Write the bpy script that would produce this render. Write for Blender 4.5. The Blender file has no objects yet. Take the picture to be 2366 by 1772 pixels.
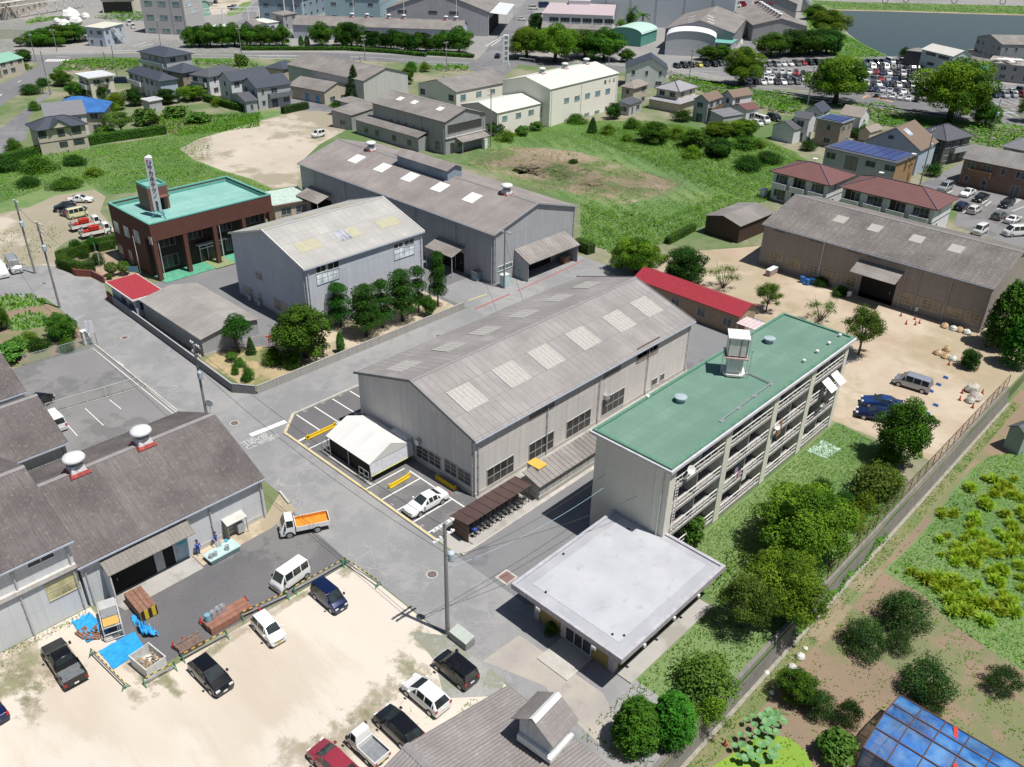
import bpy,math,random
import numpy as np
from mathutils import Vector,Matrix
rng=np.random.default_rng(7)
rnd=random.Random(11)
SC=bpy.context.scene
COL=SC.collection
# camera, sky, sun, exposure
PITCH,ROLL,YAW,CAMH,FPX=map(float,(math.radians(30.301),math.radians(-1.2004),math.radians(-43.233),54.0,1989.6))
_f=Vector((math.sin(YAW)*math.cos(PITCH),math.cos(YAW)*math.cos(PITCH),-math.sin(PITCH)))
_r=Vector((math.cos(YAW),-math.sin(YAW),0.0))
_d=_f.cross(_r)
CR=math.cos(ROLL)*_r+math.sin(ROLL)*_d
CD=-math.sin(ROLL)*_r+math.cos(ROLL)*_d
cam=bpy.data.cameras.new('camera');camo=bpy.data.objects.new('camera',cam);COL.objects.link(camo)
m3=Matrix((CR,-CD,-_f)).transposed()
camo.matrix_world=Matrix.Translation((0,0,CAMH))@m3.to_4x4()
cam.sensor_width=36;cam.sensor_fit='HORIZONTAL';cam.lens=36*FPX/2366;cam.clip_end=3000;cam.clip_start=1
SC.camera=camo
SUNEL,SX,SY=math.radians(68.5),0.965,0.262
world=bpy.data.worlds.new('World');SC.world=world;world.use_nodes=True
_nt=world.node_tree;_bg=_nt.nodes['Background'];_bg.inputs[1].default_value=0.055
_sky=_nt.nodes.new('ShaderNodeTexSky');_sky.sky_type='NISHITA';_sky.sun_disc=False
_sky.sun_elevation=SUNEL;_sky.sun_rotation=math.atan2(SX,SY);_sky.air_density=1.0;_sky.dust_density=1.0
_nt.links.new(_sky.outputs[0],_bg.inputs[0])
sun=bpy.data.lights.new('sun','SUN');sun.energy=4.9;sun.angle=math.radians(0.55);sun.color=(1.0,0.965,0.91)
suno=bpy.data.objects.new('sun',sun);COL.objects.link(suno)
suno.rotation_euler=Vector((-SX*math.cos(SUNEL),-SY*math.cos(SUNEL),-math.sin(SUNEL))).to_track_quat('-Z','Y').to_euler()
SC.view_settings.view_transform='Standard';SC.view_settings.look='None';SC.view_settings.exposure=0.20;SC.view_settings.gamma=1
SC.cycles.max_bounces=5;SC.cycles.diffuse_bounces=2;SC.cycles.glossy_bounces=2;SC.cycles.transparent_max_bounces=8;SC.cycles.transmission_bounces=2
# surveying: a spot of the photograph to a place in the world
REG={'o':(0,0,1/1.0696)}
for j in range(4):
 for i,(x0)in enumerate((0,600,1200,1766)):
  REG['%d%d'%(j+1,i+1)]=(x0,(0,400,850,1300)[j],3.51 if j==3 else 3.682)
REG['22']=(500,400,3.682);REG['23']=(1000,400,3.682)
for i,x0 in enumerate((0,400,800,1200,1600,1966)):REG['T%d'%(i+1)]=(x0,0,5.53)
for i,(a,b)in enumerate(((1520,100),(1800,100),(2066,100),(1760,230),(2066,280))):REG['D%d'%(i+1)]=(a,b,7.363)
def ray(reg,x,y):
 a,b,s=REG[reg]
 return CR*(a+x/s-1183)+CD*(b+y/s-886)+_f*FPX
def W(reg,x,y,z=0.0):
 d=ray(reg,x,y);t=(z-CAMH)/d.z
 return Vector((d.x*t,d.y*t,z))
def onplane(reg,x,y,p,n):
 d=ray(reg,x,y);o=Vector((0,0,CAMH))
 return o+d*((Vector(p)-o).dot(n)/d.dot(n))
# materials
MATS={}
def nd(nt,t,**k):
 n=nt.nodes.new(t)
 for a,v in k.items():setattr(n,a,v)
 return n
def newmat(name):
 m=bpy.data.materials.new(name);m.use_nodes=True
 return m,m.node_tree,m.node_tree.nodes['Principled BSDF']
def sock(nt,s,v):
 if hasattr(v,'links')or hasattr(v,'is_linked'):nt.links.new(v,s)
 else:s.default_value=v
def mixc(nt,f,a,b,mode='MIX'):
 n=nd(nt,'ShaderNodeMix',data_type='RGBA',blend_type=mode)
 sock(nt,n.inputs[0],f);sock(nt,n.inputs[6],a if not isinstance(a,tuple)else(*a,1));sock(nt,n.inputs[7],b if not isinstance(b,tuple)else(*b,1))
 return n.outputs[2]
def noise(nt,vec,scale,detail=4,rough=.55):
 n=nd(nt,'ShaderNodeTexNoise');n.inputs['Scale'].default_value=scale;n.inputs['Detail'].default_value=detail;n.inputs['Roughness'].default_value=rough
 if vec is not None:nt.links.new(vec,n.inputs['Vector'])
 return n.outputs['Fac']
def ramp(nt,f,a,b):
 n=nd(nt,'ShaderNodeMapRange');n.inputs[1].default_value=a;n.inputs[2].default_value=b;nt.links.new(f,n.inputs[0]);n.clamp=True
 return n.outputs[0]
def math_(nt,op,a,b=0.0):
 n=nd(nt,'ShaderNodeMath',operation=op);sock(nt,n.inputs[0],a);sock(nt,n.inputs[1],b)
 return n.outputs[0]
def coords(nt,world=False):
 if world:return nd(nt,'ShaderNodeNewGeometry').outputs['Position']
 return nd(nt,'ShaderNodeTexCoord').outputs['Object']
def scalev(nt,v,s):
 n=nd(nt,'ShaderNodeMapping');n.inputs['Scale'].default_value=s;nt.links.new(v,n.inputs[0]);return n.outputs[0]
def mul(c,k):return tuple(min(1,x*k)for x in c[:3])
def M(name,col=(.5,.5,.5),rough=.7,var=.12,scale=2.0,metal=0.0,spec=.35,streak=0.0,alpha=1.0,emis=None):
 """painted or plain surface with worn, uneven colour"""
 if name in MATS:return MATS[name]
 m,nt,b=newmat(name);v=coords(nt)
 c=mixc(nt,ramp(nt,noise(nt,v,scale),.3,.7),mul(col,1-var),mul(col,1+var))
 c=mixc(nt,math_(nt,'MULTIPLY',ramp(nt,noise(nt,v,scale*9,3),.5,.8),var*1.6),c,mul(col,.6))
 if streak:
  s=ramp(nt,noise(nt,scalev(nt,v,(1.7,1.7,.12)),1.6,4),.48,.72)
  c=mixc(nt,math_(nt,'MULTIPLY',s,streak),c,mul((col[0]*.55,col[1]*.52,col[2]*.48),1))
 nt.links.new(c,b.inputs['Base Color']);b.inputs['Roughness'].default_value=rough;b.inputs['Metallic'].default_value=metal
 b.inputs['Specular IOR Level'].default_value=spec;b.inputs['Alpha'].default_value=alpha
 MATS[name]=m;return m
def panels(name,col,w,h,line=.6,var=.1,rough=.8,streak=.35,mortar=.03,off=0.0,stain=(.30,.27,.23)):
 """wall cladding: sheets with joints, run-off streaks"""
 if name in MATS:return MATS[name]
 m,nt,b=newmat(name);v=coords(nt)
 sx=nd(nt,'ShaderNodeSeparateXYZ');nt.links.new(v,sx.inputs[0])
 cb=nd(nt,'ShaderNodeCombineXYZ');nt.links.new(math_(nt,'ADD',sx.outputs[0],sx.outputs[1]),cb.inputs[0]);nt.links.new(sx.outputs[2],cb.inputs[1])
 bt=nd(nt,'ShaderNodeTexBrick',offset=off);nt.links.new(cb.outputs[0],bt.inputs['Vector'])
 bt.inputs['Color1'].default_value=(*mul(col,1-var*.5),1);bt.inputs['Color2'].default_value=(*mul(col,1+var*.5),1);bt.inputs['Mortar'].default_value=(*mul(col,line),1)
 bt.inputs['Scale'].default_value=1;bt.inputs['Mortar Size'].default_value=mortar;bt.inputs['Mortar Smooth'].default_value=.3;bt.inputs['Brick Width'].default_value=w;bt.inputs['Row Height'].default_value=h
 c=mixc(nt,ramp(nt,noise(nt,v,.45),.3,.7),bt.outputs[0],mixc(nt,.5,bt.outputs[0],mul(col,1-var)))
 s=ramp(nt,noise(nt,scalev(nt,v,(2.2,2.2,.1)),1.3,5),.47,.75)
 c=mixc(nt,math_(nt,'MULTIPLY',s,streak),c,(col[0]*.4+stain[0]*.3,col[1]*.4+stain[1]*.3,col[2]*.4+stain[2]*.3))
 nt.links.new(c,b.inputs['Base Color']);b.inputs['Roughness'].default_value=rough;b.inputs['Specular IOR Level'].default_value=.25
 MATS[name]=m;return m
def slate(name,col,dark,ju=.9,jv=1.9,speck=.35,axis=0,line=.72,lichen=(.42,.41,.38)):
 """weathered corrugated cement sheet roof: sheet joints, soot, lichen specks, run-off down the slope (axis = ridge axis)"""
 if name in MATS:return MATS[name]
 m,nt,b=newmat(name);v=coords(nt)
 sx=nd(nt,'ShaderNodeSeparateXYZ');nt.links.new(v,sx.inputs[0])
 cb=nd(nt,'ShaderNodeCombineXYZ');nt.links.new(sx.outputs[axis],cb.inputs[0]);nt.links.new(sx.outputs[1-axis],cb.inputs[1])
 bt=nd(nt,'ShaderNodeTexBrick',offset=0.0);nt.links.new(cb.outputs[0],bt.inputs['Vector'])
 bt.inputs['Color1'].default_value=(*mul(col,.93),1);bt.inputs['Color2'].default_value=(*mul(col,1.07),1);bt.inputs['Mortar'].default_value=(*mul(col,line),1)
 bt.inputs['Scale'].default_value=1;bt.inputs['Mortar Size'].default_value=.035;bt.inputs['Mortar Smooth'].default_value=.4;bt.inputs['Brick Width'].default_value=ju;bt.inputs['Row Height'].default_value=jv
 c=mixc(nt,ramp(nt,noise(nt,v,.22,6,.6),.35,.68),bt.outputs[0],dark)
 st=scalev(nt,v,(2.6,.22,1)if axis==0 else(.22,2.6,1))
 c=mixc(nt,math_(nt,'MULTIPLY',ramp(nt,noise(nt,st,1.5,5),.42,.72),.55),c,dark)
 c=mixc(nt,math_(nt,'MULTIPLY',ramp(nt,noise(nt,v,3.3,6,.75),.54,.68),speck),c,lichen)
 nt.links.new(c,b.inputs['Base Color']);b.inputs['Roughness'].default_value=.88;b.inputs['Specular IOR Level'].default_value=.2
 MATS[name]=m;return m
def ground(name,c1,c2,c3,s1=.12,s2=1.2,a1=(.35,.65),a3=(.55,.7),amt3=.8,rough=.95,bump=.0,s3=.5,fine=.12,spec=.15,an=None,crack=0):
 """soil, sand, asphalt or turf seen from the air: two tones in broad patches, a third in spots, fine grain"""
 if name in MATS:return MATS[name]
 m,nt,b=newmat(name);v=coords(nt,True);va=v
 if an:va=nd(nt,'ShaderNodeMapping');va.inputs['Rotation'].default_value=(0,0,an[0]);va.inputs['Scale'].default_value=(an[1],1,1);nt.links.new(v,va.inputs[0]);va=va.outputs[0]
 c=mixc(nt,ramp(nt,noise(nt,va,s1,6,.6),*a1),c1,c2)
 f=math_(nt,'MULTIPLY',noise(nt,va,s3,6,.65),math_(nt,'ADD',ramp(nt,noise(nt,v,s1*.45,3),.35,.6),.45))
 c=mixc(nt,math_(nt,'MULTIPLY',ramp(nt,f,a3[0],a3[1]),amt3),c,c3)
 if crack:
  vo=nd(nt,'ShaderNodeTexVoronoi',feature='DISTANCE_TO_EDGE');vo.inputs['Scale'].default_value=.55;nw=nd(nt,'ShaderNodeTexNoise');nw.inputs['Scale'].default_value=.8;nw.inputs['Detail'].default_value=5;nt.links.new(v,nw.inputs['Vector']);nt.links.new(mixc(nt,.55,v,nw.outputs['Color'],'LINEAR_LIGHT'),vo.inputs['Vector'])
  k=math_(nt,'MULTIPLY',math_(nt,'SUBTRACT',1.0,ramp(nt,vo.outputs['Distance'],.0,.035)),ramp(nt,noise(nt,v,.13,4),.48,.62));c=mixc(nt,math_(nt,'MULTIPLY',k,crack),c,(.5,.49,.47))
 g=ramp(nt,noise(nt,v,9,4,.7),.25,.75)
 c=mixc(nt,g,mixc(nt,fine,c,(0,0,0)),mixc(nt,fine*.6,c,(1,1,1)))
 nt.links.new(c,b.inputs['Base Color']);b.inputs['Roughness'].default_value=rough;b.inputs['Specular IOR Level'].default_value=spec
 if bump:
  bn=nd(nt,'ShaderNodeBump');bn.inputs['Strength'].default_value=bump;bn.inputs['Distance'].default_value=.3;nt.links.new(noise(nt,v,s2,5),bn.inputs['Height']);nt.links.new(bn.outputs[0],b.inputs['Normal'])
 MATS[name]=m;return m
def leafmat(name,lo,hi,trans=.28,rough=.7,spec=.08):
 if name in MATS:return MATS[name]
 m,nt,b=newmat(name)
 at=nd(nt,'ShaderNodeAttribute',attribute_name='tint');oi=nd(nt,'ShaderNodeObjectInfo')
 c=mixc(nt,at.outputs['Fac'],lo,hi)
 hs=nd(nt,'ShaderNodeHueSaturation');nt.links.new(c,hs.inputs['Color'])
 nt.links.new(math_(nt,'ADD',math_(nt,'MULTIPLY',oi.outputs['Random'],.03),.485),hs.inputs['Hue'])
 nt.links.new(math_(nt,'ADD',math_(nt,'MULTIPLY',oi.outputs['Random'],.35),.82),hs.inputs['Value'])
 nt.links.new(hs.outputs[0],b.inputs['Base Color']);b.inputs['Roughness'].default_value=rough;b.inputs['Specular IOR Level'].default_value=spec
 tr=nd(nt,'ShaderNodeBsdfTranslucent');nt.links.new(mixc(nt,1.0,hs.outputs[0],(1.0,1.0,.45),'MULTIPLY'),tr.inputs[0])
 mx=nd(nt,'ShaderNodeMixShader');mx.inputs[0].default_value=trans;nt.links.new(b.outputs[0],mx.inputs[1]);nt.links.new(tr.outputs[0],mx.inputs[2])
 nt.links.new(mx.outputs[0],nt.nodes['Material Output'].inputs[0])
 MATS[name]=m;return m
def meshmat(name,col,opacity):
 """chain link or netting seen from far: thin wires, mostly open"""
 if name in MATS:return MATS[name]
 m,nt,b=newmat(name);b.inputs['Base Color'].default_value=(*col,1);b.inputs['Roughness'].default_value=.6
 v=coords(nt);sx=nd(nt,'ShaderNodeSeparateXYZ');nt.links.new(v,sx.inputs[0])
 h=math_(nt,'ADD',sx.outputs[0],sx.outputs[1])
 def wire(e):
  return math_(nt,'LESS_THAN',math_(nt,'FRACT',math_(nt,'MULTIPLY',math_(nt,'ADD' if e>0 else 'SUBTRACT',h,sx.outputs[2]),9.0)),opacity/2)
 a=math_(nt,'MAXIMUM',wire(1),wire(-1));nt.links.new(a,b.inputs['Alpha'])
 MATS[name]=m;return m
def glassmat(name='window_glass',col=(.03,.04,.045),rough=.08):
 if name in MATS:return MATS[name]
 m,nt,b=newmat(name);v=coords(nt)
 c=mixc(nt,ramp(nt,noise(nt,v,.7,2),.35,.65),col,mul(col,2.2))
 nt.links.new(c,b.inputs['Base Color']);b.inputs['Roughness'].default_value=rough;b.inputs['Specular IOR Level'].default_value=.6
 MATS[name]=m;return m
def paint(name,col,rough=.25,metal=0.0):
 if name in MATS:return MATS[name]
 m,nt,b=newmat(name);v=coords(nt)
 c=mixc(nt,ramp(nt,noise(nt,v,1.2,4),.3,.7),mul(col,.93),mul(col,1.04))
 nt.links.new(c,b.inputs['Base Color']);b.inputs['Roughness'].default_value=rough;b.inputs['Metallic'].default_value=metal
 b.inputs['Coat Weight'].default_value=.5;b.inputs['Coat Roughness'].default_value=.08
 MATS[name]=m;return m
# mesh and object helpers
class MB:
 def __init__(s):s.v=[];s.f=[];s.mi=[];s.k=0
 def m(s,k):s.k=k;return s
 def poly(s,pts):
  n=len(s.v);s.v+=[tuple(p)for p in pts];s.f.append(tuple(range(n,n+len(pts))));s.mi.append(s.k);return s
 def mesh(s,vs,fs):
  n=len(s.v);s.v+=[tuple(p)for p in vs];s.f+=[tuple(i+n for i in f)for f in fs];s.mi+=[s.k]*len(fs);return s
 def hexa(s,p):
  return s.mesh(p,[(0,3,2,1),(4,5,6,7),(0,1,5,4),(1,2,6,5),(2,3,7,6),(3,0,4,7)])
 def box(s,x0,y0,z0,x1,y1,z1):
  if x1<x0:x0,x1=x1,x0
  if y1<y0:y0,y1=y1,y0
  if z1<z0:z0,z1=z1,z0
  return s.hexa([(x0,y0,z0),(x1,y0,z0),(x1,y1,z0),(x0,y1,z0),(x0,y0,z1),(x1,y0,z1),(x1,y1,z1),(x0,y1,z1)])
 def prism(s,pl,z0,z1):
  n=len(pl);a=sum(pl[i][0]*pl[(i+1)%n][1]-pl[(i+1)%n][0]*pl[i][1]for i in range(n))
  if a<0:pl=pl[::-1]
  return s.mesh([(p[0],p[1],z0)for p in pl]+[(p[0],p[1],z1)for p in pl],[tuple(range(n-1,-1,-1)),tuple(range(n,2*n))]+[(i,(i+1)%n,n+(i+1)%n,n+i)for i in range(n)])
 def bar(s,a,b,w=.05,h=None):
  a,b=Vector(a),Vector(b);d=(b-a).normalized();h=h or w
  u=d.cross(Vector((0,0,1))if abs(d.z)<.95 else Vector((1,0,0))).normalized()*w/2;v=u.normalized().cross(d)*h/2
  return s.hexa([a-u-v,a+u-v,a+u+v,a-u+v,b-u-v,b+u-v,b+u+v,b-u+v])
 def tube(s,pts,rs,n=8,cap=True):
  pts=[Vector(p)for p in pts];rs=[rs]*len(pts)if not isinstance(rs,(list,tuple))else rs
  vs=[];up=Vector((0,0,1))
  for i,p in enumerate(pts):
   d=(pts[min(i+1,len(pts)-1)]-pts[max(i-1,0)]).normalized()
   u=d.cross(up if abs(d.z)<.9 else Vector((1,0,0))).normalized();w=d.cross(u)
   vs+=[p+(u*math.cos(t)+w*math.sin(t))*rs[i]for t in(2*math.pi*j/n for j in range(n))]
  fs=[(i*n+j,i*n+(j+1)%n,(i+1)*n+(j+1)%n,(i+1)*n+j)for i in range(len(pts)-1)for j in range(n)]
  if cap:fs+=[tuple(range(n-1,-1,-1)),tuple(range((len(pts)-1)*n,len(pts)*n))]
  return s.mesh(vs,fs)
 def lathe(s,prof,c=(0,0,0),n=14):
  vs=[(c[0]+r*math.cos(2*math.pi*j/n),c[1]+r*math.sin(2*math.pi*j/n),c[2]+z)for r,z in prof for j in range(n)]
  fs=[(i*n+j,i*n+(j+1)%n,(i+1)*n+(j+1)%n,(i+1)*n+j)for i in range(len(prof)-1)for j in range(n)]
  fs+=[tuple(range(n-1,-1,-1)),tuple(range((len(prof)-1)*n,len(prof)*n))]
  return s.mesh(vs,fs)
 def build(s,name,mats,parent=None,smooth=False):
  me=bpy.data.meshes.new(name);me.from_pydata(s.v,[],s.f);me.update()
  for m in(mats if isinstance(mats,(list,tuple))else[mats]):me.materials.append(m)
  if any(s.mi):me.polygons.foreach_set('material_index',s.mi)
  if smooth:me.polygons.foreach_set('use_smooth',[True]*len(s.f))
  return link(name,me,parent)
def link(name,me,parent=None):
 o=bpy.data.objects.new(name,me);COL.objects.link(o)
 if parent:o.parent=parent
 return o
def tag(o,label,cat,group=None,kind=None):
 if label:o['label']=label
 if cat:o['category']=cat
 if group:o['group']=group
 if kind:o['kind']=kind
 return o
def thing(name,label,cat,loc=(0,0,0),rz=0.0,group=None):
 o=bpy.data.objects.new(name,None);COL.objects.link(o);o.location=loc;o.rotation_euler=(0,0,rz);o.empty_display_size=.3
 return tag(o,label,cat,group)
def dup(root,loc,rz,label,group=None,scale=None):
 r=root.copy();COL.objects.link(r);r.location=loc;r.rotation_euler=(0,0,rz);r['label']=label
 if group:r['group']=group
 if scale:r.scale=scale if isinstance(scale,(tuple,list))else(scale,)*3
 for ch in list(root.children):
  c=ch.copy();COL.objects.link(c);c.parent=r
  for g in list(ch.children):
   d=g.copy();COL.objects.link(d);d.parent=c
 return r
def struct(name,mb,mat):
 o=mb.build(name,mat);o['kind']='structure';return o
def flat(pts,z):return[(p[0],p[1],z)for p in pts]
def PX(reg,*pts,z=0.0):return[W(reg,x,y,z)for x,y in pts]
ORD=['first','second','third','fourth','fifth','sixth','seventh','eighth','ninth','tenth','eleventh','twelfth','thirteenth','fourteenth','fifteenth','sixteenth','seventeenth','eighteenth','nineteenth','twentieth','twenty-first','twenty-second','twenty-third','twenty-fourth','twenty-fifth','twenty-sixth','twenty-seventh','twenty-eighth','twenty-ninth','thirtieth']
# building kit
class Bld:
 def __init__(s,name,label,cat,rect,eave,group=None,z0=0.0):
  if rect[0]=='w':
   x0,x1,y0,y1=rect[1:];s.o=Vector((x1,y0,z0));s.rz=math.pi/2;s.w=y1-y0;s.d=x1-x0
  else:
   _,reg,A,B,C,z=rect
   a,b,c=(W(reg,*p,z)for p in(A,B,C))
   r=(c-b);l=(a-b)
   ar=math.atan2(r.y,r.x);al=math.atan2(l.y,l.x)-math.pi/2
   dlt=(al-ar+math.pi)%(2*math.pi)-math.pi
   wr,wl=r.length,l.length
   s.rz=ar+dlt*wl/(wr+wl);s.w=r.length;s.d=l.length;s.o=Vector((b.x,b.y,z0))
   if len(rect)>6:pass
  s.eave=eave-z0;s.z0=z0
  s.t=thing(name,label,cat,s.o,s.rz,group)
  s.X=Vector((math.cos(s.rz),math.sin(s.rz),0));s.Y=Vector((-math.sin(s.rz),math.cos(s.rz),0));s.oh=0
 def loc(s,p):
  q=Vector(p)-s.o;return Vector((q.dot(s.X),q.dot(s.Y),q.z))
 def wl(s,x,y,z):return s.o+s.X*x+s.Y*y+Vector((0,0,z))
 def px(s,wall,reg,x,y,off=0.0):
  if wall=='R':q=s.loc(onplane(reg,x,y,s.o-s.Y*off,s.Y));return q.x,q.z
  q=s.loc(onplane(reg,x,y,s.o-s.X*off,s.X));return q.y,q.z
 def P(s,wall,a,off,z):
  return{'R':(a,-off,z),'L':(-off,a,z),'B':(a,s.d+off,z),'F':(s.w+off,a,z)}[wall]
 def bx(s,mb,wall,a0,a1,z0,z1,o0,o1):
  p=s.P(wall,a0,o0,z0);q=s.P(wall,a1,o1,z1);return mb.box(*p,*q)
 def walls(s,mat,roof,inset=0.0,zb=0.0):
  mb=MB();w,d,h=s.w,s.d,s.eave;i=inset
  mb.box(i,i,zb,w-i,d-i,h)
  if roof[0]=='gable':
   ax,rise=roof[1],roof[2];rp=roof[3]if len(roof)>3 else.5
   if ax=='x':
    for x in(i,w-i-.1):mb.hexa([(x,i,h),(x+.1,i,h),(x+.1,d*rp,h),(x,d*rp,h),(x,i,h),(x+.1,i,h),(x+.1,d*rp,h+rise),(x,d*rp,h+rise)]);mb.hexa([(x,d*rp,h),(x+.1,d*rp,h),(x+.1,d-i,h),(x,d-i,h),(x,d*rp,h+rise),(x+.1,d*rp,h+rise),(x+.1,d-i,h),(x,d-i,h)])
   else:
    for y in(i,d-i-.1):mb.hexa([(i,y,h),(w*rp,y,h),(w*rp,y+.1,h),(i,y+.1,h),(i,y,h),(w*rp,y,h+rise),(w*rp,y+.1,h+rise),(i,y+.1,h)]);mb.hexa([(w*rp,y,h),(w-i,y,h),(w-i,y+.1,h),(w*rp,y+.1,h),(w*rp,y,h+rise),(w-i,y,h),(w-i,y+.1,h),(w*rp,y+.1,h+rise)])
  elif roof[0]=='mono':
   rise=roof[2]
   if roof[1]=='x':mb.hexa([(i,i,h),(w-i,i,h),(w-i,d-i,h),(i,d-i,h),(i,i,h+.01),(w-i,i,h+.01),(w-i,d-i,h+rise),(i,d-i,h+rise)])
   else:mb.hexa([(i,i,h),(w-i,i,h),(w-i,d-i,h),(i,d-i,h),(i,i,h+rise),(w-i,i,h+.01),(w-i,d-i,h+.01),(i,d-i,h+rise)])
  s.wm=mb.build('wall',mat,s.t);return s
 def gable(s,mat,ax,rise,oh=.45,og=.3,rp=.5,th=.09,pitch=0.0,cap=None,gut=None):
  w,d,h=s.w,s.d,s.eave;s.ax=ax;s.rise=rise;s.rp=rp;s.oh=oh
  L,S=(w,d)if ax=='x' else(d,w)
  def q(a,b,z):return(a,b,z)if ax=='x' else(b,a,z)
  mb=MB();r=S*rp
  for sgn,run,e in((-1,r,0.0),(1,S-r,S)):
   k=rise/run;ye=e+sgn*oh;ze=h-oh*k+.04;zr=h+rise+.04
   n=max(1,int((L+2*og)/pitch*2))if pitch else 1
   vs=[];fs=[]
   for i in range(n+1):
    a=-og+(L+2*og)*i/n;dz=(.03 if i%2 else-.03)if pitch else 0
    for(b,z)in((ye,ze),(r,zr)):
     vs.append(q(a,b,z+th+dz));
   for i in range(n):
    f=(2*i,2*i+2,2*i+3,2*i+1);fs.append(f if(sgn<0)==(ax=='x')else f[::-1])
   mb.mesh(vs,fs)
   a0,a1=-og,L+og;t=th-.035
   c=[q(a0,ye,ze),q(a1,ye,ze),q(a1,r,zr),q(a0,r,zr),q(a0,ye,ze+t),q(a1,ye,ze+t),q(a1,r,zr+t),q(a0,r,zr+t)]
   mb.hexa(c)
  s.roof=mb.build('roof',mat,s.t)
  zr=h+rise+.04+th
  if cap:
   m2=MB();m2.mesh([q(-og,r-.28,zr-.28*rise/r+.05),q(-og,r,zr+.07),q(-og,r+.28,zr-.28*rise/(S-r)+.05),q(L+og,r-.28,zr-.28*rise/r+.05),q(L+og,r,zr+.07),q(L+og,r+.28,zr-.28*rise/(S-r)+.05)],[(0,3,4,1),(1,4,5,2)])
   m2.build('ridge_cap',cap,s.roof)
  if gut:
   for sgn,run,e in((-1,r,0.0),(1,S-r,S)):
    m2=MB();k=rise/run;y=e+sgn*(oh+.06);z=h-oh*k+.02;p=q(-og,y-.06,z-.08);p2=q(L+og,y+.06,z+.05);m2.box(*p,*p2);m2.build('gutter',gut,s.t)
  return s
 def verge(s,mat,th=.14):
  """barge boards along the gable ends"""
  w,d,h=s.w,s.d,s.eave;L,S=(w,d)if s.ax=='x' else(d,w);r=S*s.rp
  for a in(-.34,L+.24):
   mb=MB()
   for sgn,run,e in((-1,r,0.0),(1,S-r,S)):
    k=s.rise/run;pts=[(e+sgn*s.oh,h-s.oh*k+.04-th+.05),(r,h+s.rise+.04-th+.05),(r,h+s.rise+.22),(e+sgn*s.oh,h-s.oh*k+.22)]
    f=(lambda A,B,z:(A,B,z))if s.ax=='x' else(lambda A,B,z:(B,A,z))
    mb.hexa([f(a,*pts[0]),f(a+.1,*pts[0]),f(a+.1,*pts[1]),f(a,*pts[1]),f(a,*pts[3]),f(a+.1,*pts[3]),f(a+.1,*pts[2]),f(a,*pts[2])])
   mb.build('barge_board',mat,s.t)
  return s
 def hip(s,mat,rise,oh=.6,ridge=None,zoff=0.0):
  w,d,h=s.w,s.d,s.eave+zoff;s.rise=rise
  x0,x1,y0,y1=-oh,w+oh,-oh,d+oh;z=h-.05;zr=h+rise
  k=min(w,d)/2+oh
  if w>=d:r0,r1=(x0+k,d/2,zr),(x1-k,d/2,zr)
  else:r0,r1=(w/2,y0+k,zr),(w/2,y1-k,zr)
  e=[(x0,y0,z),(x1,y0,z),(x1,y1,z),(x0,y1,z)]
  mb=MB();t=.16
  lo=[(p[0],p[1],p[2]-t)for p in e]
  vs=e+[r0,r1]+lo
  if w>=d:fs=[(0,1,5,4),(1,2,5),(2,3,4,5),(3,0,4)]
  else:fs=[(0,1,4),(1,2,5,4),(2,3,5),(3,0,4,5)]
  fs+=[(9,8,7,6),(0,6,7,1),(1,7,8,2),(2,8,9,3),(3,9,6,0)]
  mb.mesh(vs,fs);s.roof=mb.build('roof',mat,s.t)
  if ridge:
   m2=MB();cs=[r0,r1]
   ee=[(0,r0),(3,r0),(1,r1),(2,r1)]if w>=d else[(0,r0),(1,r0),(2,r1),(3,r1)]
   for a,b in[(r0,r1)]+[(e[i],r)for i,r in ee]:
    if(Vector(a)-Vector(b)).length>.2:m2.bar(Vector(a)+Vector((0,0,.04)),Vector(b)+Vector((0,0,.04)),.22,.14)
   m2.build('ridge_tile',ridge,s.roof)
  return s
 def flatroof(s,mat,edge,oh=.3,th=.35,up=.12,upw=.25):
  w,d,h=s.w,s.d,s.eave
  MB().box(-oh,-oh,h,w+oh,d+oh,h+th).build('roof_slab',edge,s.t)
  mb=MB();z0,z1=h+th,h+th+up
  for b in((-oh,-oh,w+oh,-oh+upw),(-oh,d+oh-upw,w+oh,d+oh),(-oh,-oh+upw,-oh+upw,d+oh-upw),(w+oh-upw,-oh+upw,w+oh,d+oh-upw)):mb.box(b[0],b[1],z0,b[2],b[3],z1)
  mb.build('parapet',edge,s.t)
  MB().poly(flat([(-oh+upw,-oh+upw),(w+oh-upw,-oh+upw),(w+oh-upw,d+oh-upw),(-oh+upw,d+oh-upw)],z0+.012)).build('roof',mat,s.t)
  s.top=z0+.012;return s
 def mono(s,mat,ax,rise,oh=.3,th=.1,pitch=0):
  """single slope: low at face R (ax x) or low on the far right (ax y)"""
  w,d,h=s.w,s.d,s.eave+.02
  if ax=='x':zf=lambda x,y:h+rise*y/d
  else:zf=lambda x,y:h+rise*(1-x/w)
  p=[(-oh,-oh),(w+oh,-oh),(w+oh,d+oh),(-oh,d+oh)]
  mb=MB();mb.hexa([(x,y,zf(x,y))for x,y in p]+[(x,y,zf(x,y)+th)for x,y in p])
  if pitch:
   n=int((w if ax=='x' else d)/pitch)
   for i in range(n+1):
    a=-oh+((w if ax=='x' else d)+2*oh)*i/n;u=Vector((0,0,th+.02))
    A,B=((a,-oh),(a,d+oh))if ax=='x' else((-oh,a),(w+oh,a));mb.bar(Vector((*A,zf(*A)))+u,Vector((*B,zf(*B)))+u,.08,.06)
  s.roof=mb.build('roof',mat,s.t);return s
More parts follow.
